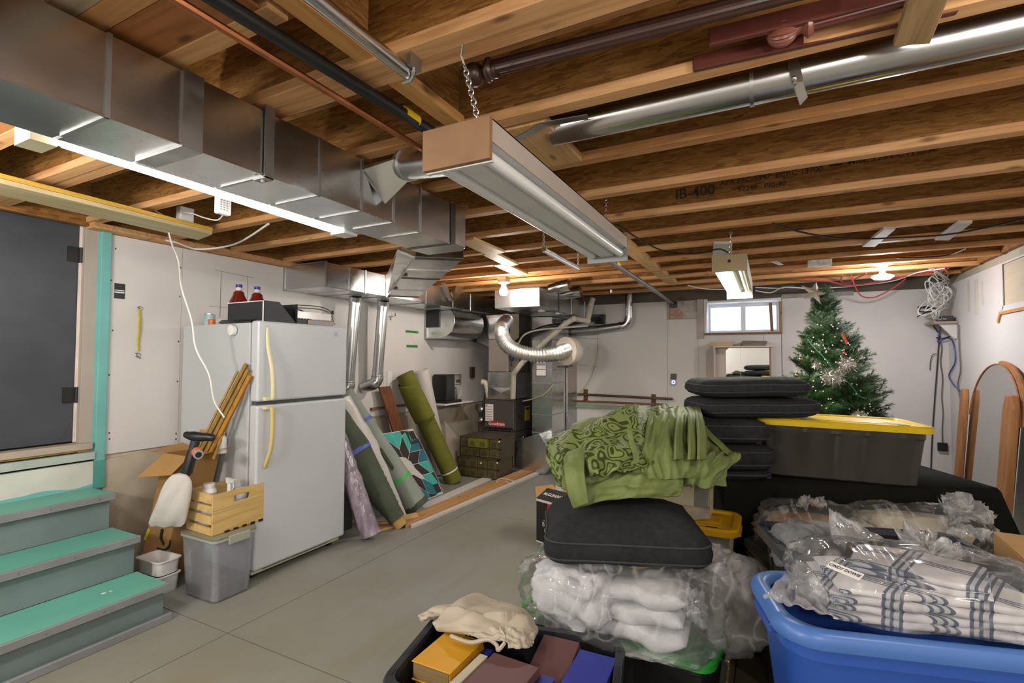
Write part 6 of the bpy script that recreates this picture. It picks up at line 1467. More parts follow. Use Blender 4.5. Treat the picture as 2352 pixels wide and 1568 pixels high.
for l in range(nlev):
    f = l / (nlev - 1); z = .16 + (top.z - .22) * f
    rad_ = .58 * (1 - f) ** .95 + .10
    nb = max(9, int(13 - 4 * f)); a0 = rnd.uniform(0, 6)
    for b in range(nb):
        an = a0 + 2 * PI * b / nb + rnd.uniform(-.2, .2); L = rad_ * rnd.uniform(.78, 1.1)
        k = 2 if (rnd.random() < (.65 if f > .7 else .18)) else (1 if rnd.random() < .4 else 0)
        o_ = bpy.data.objects.new('branch', BM[k][rnd.randrange(2)]); COL.objects.link(o_); o_.parent = tt
        o_.location = trunk_at(z + rnd.uniform(-.05, .04)) - base; o_.rotation_euler = (rnd.uniform(-.4, .4), -rnd.uniform(-.05, .5) - .45 * f, an); s_ = L; o_.scale = (s_, s_ * (1 + 1.1 * f), s_ * (1 + 1.1 * f))
for k in range(4):
    o_ = bpy.data.objects.new('branch', BM[2][k % 2]); COL.objects.link(o_); o_.parent = tt
    o_.location = trunk_at(top.z - .16) - base; o_.rotation_euler = (0, -1.25, k * 1.6); o_.scale = (.2, .25, .2)
# star
sq = P(1870, 672, d=4.3)
so = thing('tree_star', 'white five pointed star tilted on top of the Christmas tree', 'star', sq - V((0, 0, .09)))
def star_pts(ro, ri): return [((ro if k % 2 == 0 else ri) * math.sin(PI * k / 5 + .35), (ro if k % 2 == 0 else ri) * math.cos(PI * k / 5 + .35)) for k in range(10)]
hr = V((_r.x, _r.y, 0)); hf = V((-math.sin(YAW), math.cos(YAW), 0))
mb = MB(); sp_ = [sq + hr * x + V((0, 0, 1)) * y * .85 + hf * (y * .3) for x, y in star_pts(.125, .05)]
mb.add(sp_ + [sq - hf * .028, sq + hf * .028], [(i, (i + 1) % 10, 10) for i in range(10)] + [((i + 1) % 10, i, 11) for i in range(10)]); obj('star_body', mb, pm('star_white', '#d6d0c8', .45, 0, .04), so)
# baubles, tinsel, ribbon, light string
M_gold = pm('gold_bauble', (.55, .42, .22), .2, 1, .1)
M_tins = pm('silver_tinsel', (.82, .8, .76), .25, .9, .2, 30)
for i, (px, py, l) in enumerate(((1838, 824, 'gold bauble hanging on the left side of tree, upper'), (1829, 861, 'gold bauble hanging on the left side of tree, lower'))):
    q = P(px, py, d=4.05); o_ = thing('bauble', l, 'ornament', q - V((0, 0, .022)), 'tree ornaments'); obj('ball', MB().ball(q, .021, 14, 8), M_gold, o_, smooth=True); obj('cap', MB().lathe([(.007, .018), (.007, .028), (0, .028)], q, 10), M_chain, o_)
    obj('hook', MB().tube([q + V((0, 0, .027)), q + V((.004, 0, .045)), q + V((.05, .06, .05))], .0012, 4), M_chain, o_)
def tinsel(px, py, r_, n, label, d_):
    c = P(px, py, d=d_); r2 = random.Random(px); mb = MB()
    for k in range(n):
        dv = V((r2.gauss(0, 1), r2.gauss(0, 1), r2.gauss(0, 1))).normalized(); rr = r_ * r2.uniform(.3, .8); p = c + V((dv.x * rr * 1.15, dv.y * rr, dv.z * rr)); e = V((r2.gauss(0, 1), r2.gauss(0, 1), r2.gauss(0, 1))).normalized() * r_ * .38
        s_ = e.cross(dv).normalized() * .0022 if e.cross(dv).length > 1e-4 else V((.002, 0, 0)); mb.add([p - s_, p + s_, p + e], [(0, 1, 2)])
    return obj('tinsel_ball', mb, M_tins, label=label, cat='ornament', kind='stuff')
tinsel(1945, 838, .082, 1100, 'bunch of silver tinsel on tree, the upper right bunch', 4.02)
tinsel(1913, 866, .095, 1400, 'largest bunch of silver tinsel in the middle of tree', 3.98)
tinsel(1972, 956, .06, 700, 'bunch of silver tinsel low on tree by yellow lid', 3.95)
tinsel(1876, 840, .045, 400, 'small gold silver tinsel bunch on the left of tree', 4.0)
obj('red_ribbon', MB().tube([P(1935, 766, d=4.06), P(1940, 778, d=4.05), P(1946, 789, d=4.05)], .012, 6), pm('coral_ribbon', '#c25345', .5, 0, .15, 20), label='coral red ribbon in the upper part of the tree', cat='ribbon')
obj('red_ornament', MB().ball(P(1939, 810, d=4.02), .012, 10, 6), pm('coral_ribbon', '#c25345', .5), smooth=True, label='tiny red ornament below the coral ribbon on tree', cat='ornament')
lsx = obj('light_string', MB().tube(bez([P(1862, 770, d=4.12), P(1858, 782, d=4.08), P(1875, 803, d=4.02), P(1900, 828, d=3.96), P(1912, 845, d=3.94), P(1950, 880, d=3.92), P(1975, 910, d=3.93), P(1990, 915, d=3.95), P(1960, 905, d=3.93)], 8), .004, 5), pm('green_wire', '#2f6b52', .5), label='green wired light string draped across the tree front', cat='lights')
M_minib = pm('mini_bulb', (.85, .8, .7), .15, 0, .1)
rnd = random.Random(3); mb = MB()
for k in range(70):
    t = rnd.random(); py = 740 + 220 * t; px = 1905 + 15 * t + rnd.uniform(-1, 1) * (30 + 60 * t); mb.ball(P(px, py, d=3.97 + rnd.uniform(-.05, .1)), .006, 6, 4)
obj('light_bulb', mb, M_minib, lsx, kind='stuff')
# ================================================================ THE PILE OF TOTES, CUSHIONS AND BAGS ON THE RIGHT
EZ = V((0, 0, 1))
def loc_frame(c, rz, tilt=0):
    return Matrix.Translation(V(c)) @ Matrix.Rotation(rz, 4, 'Z') @ Matrix.Rotation(tilt, 4, 'Y')
def rr3(M, w_, d_, r, z, k=5, m=5, rib=0): 
    out = []
    for i, (x, y) in enumerate(rrect(w_, d_, r, k, m)):
        out.append(M @ V((x, y, z)))
    return out
def ribbed(M, w_, d_, r, z, amp=.0, per=7):
    out = []; pts = rrect(w_, d_, r, 4, 29)
    for i, (x, y) in enumerate(pts):
        s_ = amp if (i % per) in (0, 1) else 0
        l_ = math.hypot(x, y); out.append(M @ V((x * (1 - s_ / l_), y * (1 - s_ / l_), z)))
    return out
def tote(label, c, rz, w_, d_, h, body, rim, lid=None, tilt=0, name='storage_tote', slots=True, taper=.86, r=.05, amp=.008, group=None, lidname='lid'):
    """open or lidded tote; w_, d_ are the outer rim size"""
    t = thing(name, label, 'tote', c, group); M = loc_frame(c, rz, tilt)
    bw, bd = w_ - .05, d_ - .05
    rings = [ribbed(M, bw * taper - .02, bd * taper - .02, r, 0, amp), ribbed(M, bw * taper, bd * taper, r, .008, amp), ribbed(M, bw * .985, bd * .985, r, h - .06, amp), ribbed(M, bw, bd, r, h - .05, 0), ribbed(M, bw, bd, r, h - .012, 0)]
    if lid is None: rings += [ribbed(M, bw - .012, bd - .012, r, h - .012, 0), ribbed(M, bw * taper - .012, bd * taper - .012, r, .014, 0)]
    obj('body', MB().loft(rings), body, t, smooth=True, ang=30)
    if lid is None:
        rm = MB().loft([rr3(M, bw, bd, r, h - .012), rr3(M, bw, bd, r, h - .03), rr3(M, w_, d_, r + .012, h - .035), rr3(M, w_ + .003, d_ + .003, r + .012, h - .012), rr3(M, w_ - .008, d_ - .008, r + .01, h), rr3(M, bw - .01, bd - .01, r, h), rr3(M, bw - .014, bd - .014, r, h - .02)], cap=False)
        obj('rim', rm, rim, t, smooth=True, ang=40)
        if slots:
            for sx in (-1, 1):
                for yy, ln in ((0, .12), (-.34 * d_, .03), (.34 * d_, .03)):
                    mb = MB(); mb.obox(V((sx * (w_ / 2 - .017), yy, h + .0008)), (.016, ln, .002)); mb.xf(M); obj('rim_slot', mb, M_black, t)
            for yy in (-1, 1):
                for xx in (-.3, .3):
                    mb = MB(); mb.obox(V((xx * w_, yy * (d_ / 2 - .015), h + .0008)), (.06, .010, .002)); mb.xf(M); obj('rim_slot', mb, M_black, t)
    else:
        L = MB().loft([rr3(M, w_ - .02, d_ - .02, r, h - .02), rr3(M, w_, d_, r + .012, h - .022), rr3(M, w_ + .004, d_ + .004, r + .012, h + .004), rr3(M, w_ - .012, d_ - .012, r + .008, h + .012), rr3(M, w_ - .06, d_ - .06, r - .01, h + .012), rr3(M, w_ - .075, d_ - .075, r - .015, h + .002), rr3(M, w_ - .16, d_ - .16, r - .02, h + .002), rr3(M, w_ - .18, d_ - .18, r - .02, h + .010), rr3(M, .02, .02, .005, h + .010)])
        ld_ = obj(lidname, L, lid, t, smooth=True, ang=35)
        for sx in (-1, 1):
            mb = MB(); mb.obox(V((sx * (w_ / 2 - .02), 0, h - .03)), (.05, .14, .012)); mb.xf(M); obj('handle', mb, body if rim is None else rim, t)
        for xx in (-.3, 0, .3):
            mb = MB(); mb.obox(V((xx * w_, -(d_ / 2 - .05), h + .011)), (.10, .018, .008)); mb.xf(M); obj('lid_boss', mb, lid, ld_)
        mb = MB(); mb.obox(V((.33 * w_, -(d_ / 2 - .022), h + .0125)), (.05, .010, .003)); mb.xf(M); obj('lid_slot', mb, M_black, ld_)
    return t
M_totb = pm('tote_black', '#1b1c1f', .35, 0, .15, 3)
M_totrim = pm('tote_rim_black', '#2a2d34', .3, 0, .12, 3)
M_yel = pm('lid_yellow', '#d2b212', .4, 0, .06, 4)
M_grn = pm('lid_green', '#2fa63a', .4, 0, .06, 4)
M_blue = pm('tote_blue', '#2c55ad', .33, 0, .06, 3)
M_bluer = pm('rim_blue', '#4a74bb', .36, 0, .06, 3)
M_denim = pm('black_denim', '#26282b', .9, 0, .25, 40, bmp=.2, bscale=260, spec=.25)
M_pip = pm('black_piping', '#34363a', .8, 0, .1)
def cushion(label, c, rz, w_, d_, h, puff=.03, tilt=0, mat=None, group=None, wr=.010, sag=0):
    t = thing('seat_cushion', label, 'cushion', c, group); M = loc_frame(c, rz, tilt); sd = random.random() * 90
    def ring(s_, z, r_):
        out = []
        for x, y in rrect(w_ * s_, d_ * s_, r_ * s_, 6, 9):
            k = noise.noise(V((x * 5, y * 5, z * 6 + sd))) * wr + noise.noise(V((x * 16, y * 16, z * 12 + sd))) * wr * .35
            l_ = max(.05, math.hypot(x, y)); edge = 1 + k / l_ * .8
            zz_ = z + (k * .8 if s_ < .97 else k * .4) - sag * (x / (w_ / 2)) ** 2
            out.append(M @ V((x * edge, y * edge, zz_)))
        return out
    R_ = .07
    rings = [ring(.03, -puff * .0, R_), ring(.5, .0, R_), ring(.85, .004, R_), ring(.965, .016, R_), ring(1.0, .03, R_), ring(1.02, h * .4, R_), ring(1.025, h * .5, R_), ring(1.02, h * .62, R_), ring(1.0, h - .022, R_), ring(.965, h - .006, R_), ring(.88, h + puff * .35, R_), ring(.7, h + puff * .75, R_), ring(.45, h + puff, R_), ring(.03, h + puff * 1.05, R_)]
    obj('cover', MB().loft(rings), mat or M_denim, t, smooth=True, ang=180)
    for z in (.032, h - .02):
        rr_2 = ring(1.004, z, R_); obj('piping', MB().tube(rr_2 + [rr_2[0]], .0042, 6, cap=False), M_pip, t, smooth=True)
    return t
def blob(c, rad_, rz, seed, nz=.12, fr=3.0, e=.8, nu=64, nv=36, ridge=.06, rfr=7, flat=None):
    """superellipsoid with soft lumps and sharp creases"""
    M = Matrix.Rotation(rz, 3, 'Z'); c = V(c); rings = []
    for i in range(nv + 1):
        th = -PI / 2 + PI * i / nv; ring = []
        ct = abs(math.cos(th)) ** e; st_ = math.copysign(abs(math.sin(th)) ** e, math.sin(th))
        for j in range(nu):
            ph = 2 * PI * j / nu
            x = ct * math.copysign(abs(math.cos(ph)) ** e, math.cos(ph)); y = ct * math.copysign(abs(math.sin(ph)) ** e, math.sin(ph)); z = st_
            d_ = V((x, y, z)); k = 1 + nz * noise.noise(d_ * fr + V((seed, 0, 0)))
            q = d_ * rfr + V((0, seed, 0)); k += ridge * (.35 - abs(noise.noise(q))) * (1 if abs(z) < .98 else 0)
            if i in (0, nv): k = 1; 
            p = V((x * rad_[0], y * rad_[1], z * rad_[2])) * k
            if flat is not None and p.z < flat: p.z = flat + (p.z - flat) * .1
            ring.append(c + M @ p)
        rings.append(ring)
    return MB().loft(rings)
def csurf(rows, nu, nv, amp=0, fr=6, seed=0, ridge=0, rfr=5, rdir=None):
    """smooth surface through rows of control points with cloth folds along its normal"""
    rows = [[V(p) for p in r] for r in rows]
    def crow(pts, t):
        n = len(pts) - 1; f = min(max(t, 0), .99999) * n; i = int(f); t = f - i
        a, b, c, d = pts[max(i - 1, 0)], pts[i], pts[i + 1], pts[min(i + 2, n)]
        return .5 * ((2 * b) + (c - a) * t + (2 * a - 5 * b + 4 * c - d) * t * t + (3 * b - a - 3 * c + d) * t ** 3)
    def base_(u, v): return crow([crow(r, u) for r in rows], v)
    def fn(u, v):
        p = base_(u, v); e = .01
        du = base_(min(1, u + e), v) - base_(max(0, u - e), v); dv = base_(u, min(1, v + e)) - base_(u, max(0, v - e)); n = du.cross(dv)
        if n.length > 1e-9: n.normalize()
        if n.dot(FWD) > 0: n = -n
        k = amp * noise.noise(V((u * fr, v * fr, seed)))
        if ridge: k += ridge * (.4 - abs(noise.noise(V((u * rfr + v * (rdir or 0), v * rfr * .35 - u * (rdir or 0) * .3, seed + 7)))) * 2)
        return p + n * k
    return MB().grid(fn, nu, nv)

# ---- black covered table at the back of the pile
tL, tR = P(1668, 1103, z=.86), P(2290, 1120, z=.86)
tR.z = tL.z = .86
td = (tR - tL).normalized(); tn = V((-td.y, td.x, 0)); TD = .55
tb_ = thing('covered_table', 'long low table under black cloth behind the open totes', 'table', ((tL + tR) / 2 + tn * TD / 2) - V((0, 0, .86)))
M_cloth = pm('black_cloth', '#12120e', .95, 0, .25, 8, bmp=.1, bscale=200, spec=.2)
rows = []
for k, (z, out, oR) in enumerate(((.86, 0, 0), (.845, .012, .008), (.80, .016, .022), (.62, .02, .09), (.3, .03, .13), (.02, .035, .15))):
    a, b = tL - tn * out - td * out, tR - tn * out + td * oR
    c, d = b + tn * (TD + 2 * out), a + tn * (TD + 2 * out)
    ring = []
    for p, q in ((a, b), (b, c), (c, d), (d, a)):
        n = 40 if (p - q).length > 1 else 16
        for i in range(n):
            v = p.lerp(q, i / n); v = V((v.x, v.y, z)); 
            if k > 2: v += (tn if p is a else td) * (.006 * math.sin(i * .9 + k))
            ring.append(v)
    rows.append(ring)
obj('cloth_cover', MB().loft(rows[::-1]), M_cloth, tb_, smooth=True, ang=60)
# ---- cushions stacked on it
rz = YAW + R(-3)
def cc(px, z, d_): p = P(px, 900, d=d_); return V((p.x, p.y, z))
cushion('flat black cushion at the bottom of the stack on the covered table', cc(1610, .862, 2.68), rz, .62, .30, .05, .005, group='black cushions')
cushion('black cushion, second from bottom of the stack beside yellow lidded tote', cc(1590, .918, 2.70), rz + R(4), .70, .44, .115, .02)
cushion('black cushion in the middle of the stack, just above rounded one', cc(1584, 1.052, 2.70), rz - R(3), .68, .44, .112, .012)
cushion('black cushion, second from top of stack with square right end', cc(1716, 1.178, 2.70), rz, .58, .42, .088, .010, tilt=R(-1))
cushion('topmost black cushion of the tall stack', cc(1708, 1.280, 2.70), rz - R(2), .53, .42, .085, .014, tilt=R(-1.5))
# ---- black tote with yellow lid
q = P(1905, 1000, d=2.66); 
M_totg = pm('tote_charcoal', '#35332f', .4, 0, .12, 3)
yt = tote('charcoal tote with bright yellow lid standing on the black covered table', V((q.x, q.y, .868)), YAW + R(-17), .78, .42, .285, M_totg, M_totg, M_yel, tilt=R(1.6), taper=.92, amp=.007)
bx('white_drawer_unit', P(1722, 1080, d=3.35) * 1 + V((0, 0, -.6)), P(1722, 1080, d=3.35) + V((.14, .2, .42)), M_white, label='white box standing behind cushions beside yellow lidded tote', cat='box', bev=.004)
gl = thing('gift_bag', 'small yellow and blue crumpled packet on table between cushions and tote', 'packet', P(1752, 1095, d=2.62))
obj('packet_paper', blob(P(1745, 1088, d=2.66), (.03, .03, .03), 0, 3, .3, 3, .8, 16, 10, .3, 5), pm('packet_yellow', '#a9a13a', .4, 0, .4, 40), gl, smooth=True)
obj('packet_blue', blob(P(1762, 1092, d=2.60), (.018, .03, .03), 0, 5, .3, 3, .8, 16, 10, .3, 5), pm('packet_blue', '#34406e', .4, 0, .2, 30), gl, smooth=True)

# ---- clear totes with yellow lids under the curtain heap
ang = R(8)
yr0, yr1 = P(1668, 1226, z=.70), P(1690, 1172, z=.70)
cN = V((yr0.x + .05, yr0.y, 0)); ex = V((math.cos(R(0)), math.sin(R(0)), 0)); ey = V((-ex.y, ex.x, 0))
cc0 = cN - ex * .33 + ey * .165
M_clearY = clear_film('clear_yellow_bin', (.93, .88, .72), .14, .4, 3, .05)
M_yelm = pm('lid_mustard', '#c99a12', .42, 0, .06, 4)
tote('lower clear tote with mustard yellow lid, bottom of stack under the green curtains', V((cc0.x, cc0.y, 0)), R(0), .66, .33, .345, M_clearY, M_yelm, M_yelm, amp=.004, taper=.9)
tote('middle clear tote with mustard yellow lid showing at right of the black cushion', V((cc0.x, cc0.y, .362)), R(0), .66, .33, .34, M_clearY, M_yelm, M_yelm, amp=.004, taper=.9)
tote('upper clear tote holding the green curtains above a mustard lid', V((cc0.x - .06, cc0.y + .02, .720)), R(0), .60, .30, .30, M_clearY, M_yelm, M_yelm, amp=.004, taper=.96)
# ---- green lidded tote and its bags
gc = V((-.555, 2.12, 0))
tote('black tote with bright green lid under the bagged white blankets', V((gc.x + .0, gc.y, 0)), R(-7), .80, .43, .41, M_totb, M_totb, M_grn, taper=.88)
M_film = clear_film('bag_film', (.98, .985, .985), .05, .55, 5, .55)
M_film2 = clear_film('bag_film_milky', (.96, .96, .97), .16, .55, 5, .6)
M_blank = pm('white_blanket', '#c3c5ca', .95, 0, .08, 20, bmp=.3, bscale=120, spec=.2)
def folded(name, label, c, rz, w_, d_, layers, t_, mat, cat='blanket', parent=None, group=None, seed=1, nzz=.007):
    """a cloth folded in layers: each fold a rounded slab with a looped front edge"""
    o_ = thing(name, label, cat, c, group); M = loc_frame(c, rz)
    for i in range(layers):
        z = i * t_; sx = 1 - .03 * i * (1 if i % 2 else .4); prof = []; n = 30
        rings = []
        r_ = t_ * .49
        for a in range(15):
            u = -1 + 2 * a / 14; x = u * w_ / 2 * sx; ring = []
            e = max(.12, (1 - abs(u) ** 6)) 
            for k in range(20):
                an = 2 * PI * k / 20; yy = (d_ / 2 * sx - r_) * (1 if math.cos(an) > 0 else -1) + r_ * math.cos(an) * 1.0; zz_ = r_ * math.sin(an) * (e ** .5)
                nn = noise.noise(V((x * 9, yy * 9, z * 30 + seed))) * nzz
                ring.append(M @ V((x + nn, yy + nn, z + r_ + zz_ + nn * 1.3)))
            rings.append(ring)
        obj('fold', MB().loft(rings), mat, o_, smooth=True, ang=180)
    return o_
zb = .425
ca = P(1330, 1385, d=2.02); cb2 = P(1490, 1425, d=1.93)
obj('fleece_blanket', blob(V((ca.x, ca.y, zb + .115)), (.17, .145, .115), R(-20), 3, .22, 2.6, .62, 72, 44, .16, 4.5, flat=-.11), M_blank, smooth=True, ang=180, label='bundled fluffy white blanket in the clear bag, left of the pair', cat='blanket')
folded('folded_blanket', 'rolled white blanket with visible fold edges in the clear bag', V((cb2.x, cb2.y, zb)), R(2), .29, .26, 3, .068, M_blank, seed=9, nzz=.022)
bc = P(1420, 1400, d=1.98)
b1_ = thing('plastic_bag', 'clear plastic bag around white blankets on the green lidded tote', 'bag', V((bc.x, bc.y, zb)))
obj('bag_film', blob(V((bc.x, bc.y, zb + .12)), (.40, .235, .155), R(-3), 4, .10, 2.4, .62, 84, 44, .13, 6, flat=-.115), M_film, b1_, smooth=True, ang=180)
kt = P(1600, 1370, d=1.88)
obj('bag_knot', csurf([[P(1560, 1345, d=1.86), P(1590, 1352, d=1.85), P(1612, 1358, d=1.86)], [P(1565, 1385, d=1.84), P(1592, 1385, d=1.81), P(1620, 1400, d=1.84)], [P(1590, 1425, d=1.83), P(1612, 1428, d=1.81), P(1628, 1422, d=1.84)]], 16, 16, .025, 6, 3, .03, 7), M_film2, b1_, smooth=True, solid=.0015, ang=180)
b2c = P(1625, 1360, d=2.02)
b2_ = thing('plastic_bag', 'milky plastic bag bulging beside the clear bag, olive cloth inside', 'bag', V((b2c.x, b2c.y, .40)))
obj('bag_film', blob(V((b2c.x + .03, b2c.y, b2c.z - .01)), (.22, .16, .19), R(-30), 14, .16, 2.2, .8, 72, 40, .12, 6), M_film2, b2_, smooth=True, ang=180)
obj('olive_cloth', blob(V((b2c.x + .03, b2c.y + .01, b2c.z - .05)), (.175, .12, .13), R(-30), 20, .15, 3, .8, 40, 24, .2, 4), pm('olive_duvet', '#5d5c4c', .9, 0, .3, 6, bmp=.3, bscale=14), b2_, smooth=True, ang=180)
obj('bag_neck', csurf([[P(1630, 1245, d=1.98), P(1665, 1262, d=2.0), P(1705, 1295, d=2.03)], [P(1620, 1275, d=1.93), P(1660, 1300, d=1.93), P(1720, 1320, d=1.97)], [P(1560, 1305, d=1.9), P(1600, 1330, d=1.88), P(1650, 1350, d=1.9)]], 24, 20, .03, 6, 5, .04, 7), M_film2, b2_, smooth=True, solid=.0015, ang=180)

# ---- big front cushion
fc = P(1428, 1230, d=2.10)
cushion('large black cushion with piped edges lying in front under the green curtains', V((fc.x, fc.y, .675)), YAW - R(6), .63, .45, .115, .085, wr=.018)
# ---- green curtain heap
M_green = pm('green_taffeta', '#65733f', .6, 0, .12, 5, bmp=.12, bscale=20, spec=.3, col2='#7a8852')
def damask():
    m, nt, b = _nt('green_damask'); vec = coords(nt)
    n = nt.nodes.new('ShaderNodeTexNoise'); n.inputs['Scale'].default_value = 7; n.inputs['Detail'].default_value = 1; nt.links.new(vec, n.inputs['Vector'])
    mxv = nt.nodes.new('ShaderNodeMix'); mxv.data_type = 'VECTOR'; mxv.inputs[0].default_value = .35
    nt.links.new(vec, mxv.inputs[4]); nt.links.new(n.outputs['Color'], mxv.inputs[5])
    v = nt.nodes.new('ShaderNodeTexVoronoi'); v.inputs['Scale'].default_value = 9; nt.links.new(mxv.outputs[1], v.inputs['Vector'])
    k = mth(nt, 'ABSOLUTE', mth(nt, 'SINE', mth(nt, 'MULTIPLY', v.outputs['Distance'], 13)))
    f = ramp(nt, k, [(.60, (0, 0, 0, 1)), (.66, (1, 1, 1, 1))])
    c = mixc(nt, f, rgba(hexc('#3a4418')), rgba(hexc('#76844c')))
    nt.links.new(c, b.inputs['Base Color']); b.inputs['Roughness'].default_value = .6; b.inputs['Specular IOR Level'].default_value = .3
    bump(nt, b, f, -.25, .004); return m
M_damask = damask()
hb = P(1440, 1040, d=2.42)
ch = thing('green_curtains', 'heap of folded green damask curtains over totes and black cushion', 'curtain', V((hb.x, hb.y, .86)))
obj('inner_folds', blob(V((hb.x + .0, hb.y + .02, 1.07)), (.29, .16, .12), YAW, 7, .10, 2.5, .7, 48, 28, .06, 5), M_green, ch, smooth=True, ang=180)
D = lambda px, py, d_: P(px, py, d=d_)
A = [[D(1330, 985, 2.62), D(1420, 950, 2.66), D(1500, 940, 2.66), D(1560, 945, 2.6)],
     [D(1268, 1015, 2.42), D(1350, 975, 2.40), D(1440, 940, 2.42), D(1530, 945, 2.42)],
     [D(1262, 1040, 2.25), D(1345, 1018, 2.20), D(1435, 1000, 2.20), D(1520, 1000, 2.24)],
     [D(1290, 1062, 2.14), D(1355, 1055, 2.08), D(1435, 1045, 2.08), D(1515, 1045, 2.14)],
     [D(1330, 1092, 2.08), D(1375, 1092, 2.02), D(1430, 1080, 2.02), D(1505, 1068, 2.08)]]
obj('patterned_drape', csurf(A, 60, 60, .02, 5, 1, .026, 6, 2.0), M_damask, ch, smooth=True, solid=.005, ang=180)
B = [[D(1300, 1055, 2.15), D(1400, 1070, 2.13), D(1480, 1050, 2.13), D(1560, 1045, 2.15)],
     [D(1292, 1090, 2.08), D(1390, 1095, 2.06), D(1480, 1080, 2.05), D(1565, 1080, 2.10)],
     [D(1303, 1130, 2.04), D(1395, 1118, 2.02), D(1485, 1112, 2.00), D(1568, 1115, 2.06)],
     [D(1318, 1168, 2.02), D(1400, 1148, 1.99), D(1485, 1142, 1.98), D(1562, 1138, 2.04)]]
obj('plain_flap', csurf(B, 60, 40, .02, 5, 12, .016, 7, 1.2), M_green, ch, smooth=True, solid=.005, ang=180)
Lf = [[D(1275, 1008, 2.45), D(1300, 1005, 2.42), D(1330, 1000, 2.38)],
      [D(1255, 1035, 2.30), D(1272, 1045, 2.24), D(1300, 1050, 2.18)],
      [D(1268, 1080, 2.22), D(1282, 1085, 2.15), D(1302, 1085, 2.11)],
      [D(1286, 1116, 2.20), D(1296, 1122, 2.14), D(1308, 1126, 2.08)]]
obj('side_overhang', csurf(Lf, 24, 40, .01, 5, 22, .012, 6), M_damask, ch, smooth=True, solid=.005, ang=180)
Hm = [[D(1300, 1040, 2.19), D(1320, 1032, 2.17), D(1345, 1025, 2.15)], [D(1296, 1070, 2.07), D(1320, 1072, 2.04), D(1342, 1072, 2.03)], [D(1302, 1120, 2.01), D(1322, 1118, 1.99), D(1345, 1105, 1.99)], [D(1318, 1166, 1.99), D(1335, 1160, 1.97), D(1352, 1155, 1.97)]]
obj('plain_hem', csurf(Hm, 14, 40, .006, 4, 31), M_green, ch, smooth=True, solid=.005, ang=180)
Cb = [[D(1500, 935, 2.62), D(1550, 932, 2.62), D(1600, 940, 2.6)],
      [D(1490, 960, 2.34), D(1545, 950, 2.34), D(1605, 955, 2.38)],
      [D(1480, 1010, 2.17), D(1540, 1005, 2.17), D(1612, 1000, 2.22)],
      [D(1470, 1060, 2.08), D(1540, 1058, 2.08), D(1618, 1052, 2.14)],
      [D(1478, 1100, 2.04), D(1545, 1100, 2.04), D(1600, 1095, 2.12)]]
obj('plain_band', csurf(Cb, 40, 60, .008, 3, 41, .02, 9, 0), M_green, ch, smooth=True, solid=.005, ang=180)
for k, (x0_, x1_, x2_) in enumerate(((1562, 1562, 1558), (1582, 1590, 1590), (1600, 1606, 1612))):
    obj('fold_edge', csurf([[D(x0_ - 7, 936, 2.58), D(x0_ + 7, 936, 2.60)], [D(x1_ - 8, 955, 2.30), D(x1_ + 8, 957, 2.33)], [D(x2_ - 8, 1005, 2.13), D(x2_ + 8, 1005, 2.17)], [D(x2_ - 8, 1055, 2.04), D(x2_ + 10, 1055, 2.09)]], 8, 30, .006, 3, 50 + k), M_green, ch, smooth=True, solid=.012, ang=180)
Rr = [[D(1605, 960, 2.5), D(1625, 985, 2.48), D(1640, 1010, 2.46)],
      [D(1615, 1010, 2.33), D(1645, 1025, 2.32), D(1680, 1045, 2.36)],
      [D(1570, 1055, 2.16), D(1640, 1050, 2.18), D(1692, 1052, 2.28)],
      [D(1570, 1090, 2.12), D(1625, 1095, 2.12), D(1665, 1085, 2.22)],
      [D(1568, 1115, 2.14), D(1615, 1118, 2.12), D(1658, 1112, 2.20)]]
obj('bunched_end', csurf(Rr, 40, 50, .03, 5, 61, .03, 6, 1.5), M_green, ch, smooth=True, solid=.005, ang=180)
Rt = [[D(1600, 965, 2.46), D(1612, 968, 2.44)], [D(1625, 1000, 2.36), D(1640, 1000, 2.38)], [D(1655, 1030, 2.30), D(1670, 1028, 2.33)], [D(1680, 1050, 2.26), D(1694, 1048, 2.3)]]
obj('tie_band', csurf(Rt, 6, 24, .004, 3, 71), M_green, ch, smooth=True, solid=.006, ang=180)
Ct = [[D(1440, 985, 2.17), D(1452, 983, 2.17)], [D(1446, 1020, 2.12), D(1458, 1018, 2.12)], [D(1455, 1050, 2.05), D(1468, 1047, 2.05)], [D(1448, 1066, 2.01), D(1468, 1062, 2.01)]]
obj('tie_strip', csurf(Ct, 4, 20), M_green, ch, smooth=True, solid=.005, ang=180)

# ---- wine carton on the floor
wo = P(1232, 1243, z=0)
wx = V((math.cos(R(-18)), math.sin(R(-18)), 0)); wy = V((-wx.y, wx.x, 0)); WW, WD, WH = .28, .28, .345
wb_ = thing('wine_carton', 'open black wine carton with white lettering on the floor behind black cushion', 'box', wo + wx * WW / 2 + wy * WD / 2)
def wbx(a0, a1, b0, b1, z0, z1): 
    f = lambda a, b, z: wo + wx * a + wy * b + V((0, 0, z))
    return MB().hexa([f(a0, b0, z0), f(a1, b0, z0), f(a1, b1, z0), f(a0, b1, z0), f(a0, b0, z1), f(a1, b0, z1), f(a1, b1, z1), f(a0, b1, z1)])
M_wblk = pm('carton_black', '#23201e', .55, 0, .06, 4)
obj('front_wall', wbx(0, WW, 0, .004, 0, WH), M_wblk, wb_); obj('back_wall', wbx(0, WW, WD - .004, WD, 0, WH), M_card, wb_)
obj('side_wall', wbx(0, .004, .004, WD - .004, 0, WH), M_wblk, wb_); obj('side_wall', wbx(WW - .004, WW, .004, WD - .004, 0, WH), M_wblk, wb_)
obj('white_band', wbx(-.001, WW + .001, -.001, 0, WH - .018, WH - .0), M_white, wb_); obj('white_band', wbx(-.001, WW + .001, -.001, 0, 0, .012), M_white, wb_)
f = lambda a, b, z: wo + wx * a + wy * b + V((0, 0, z))
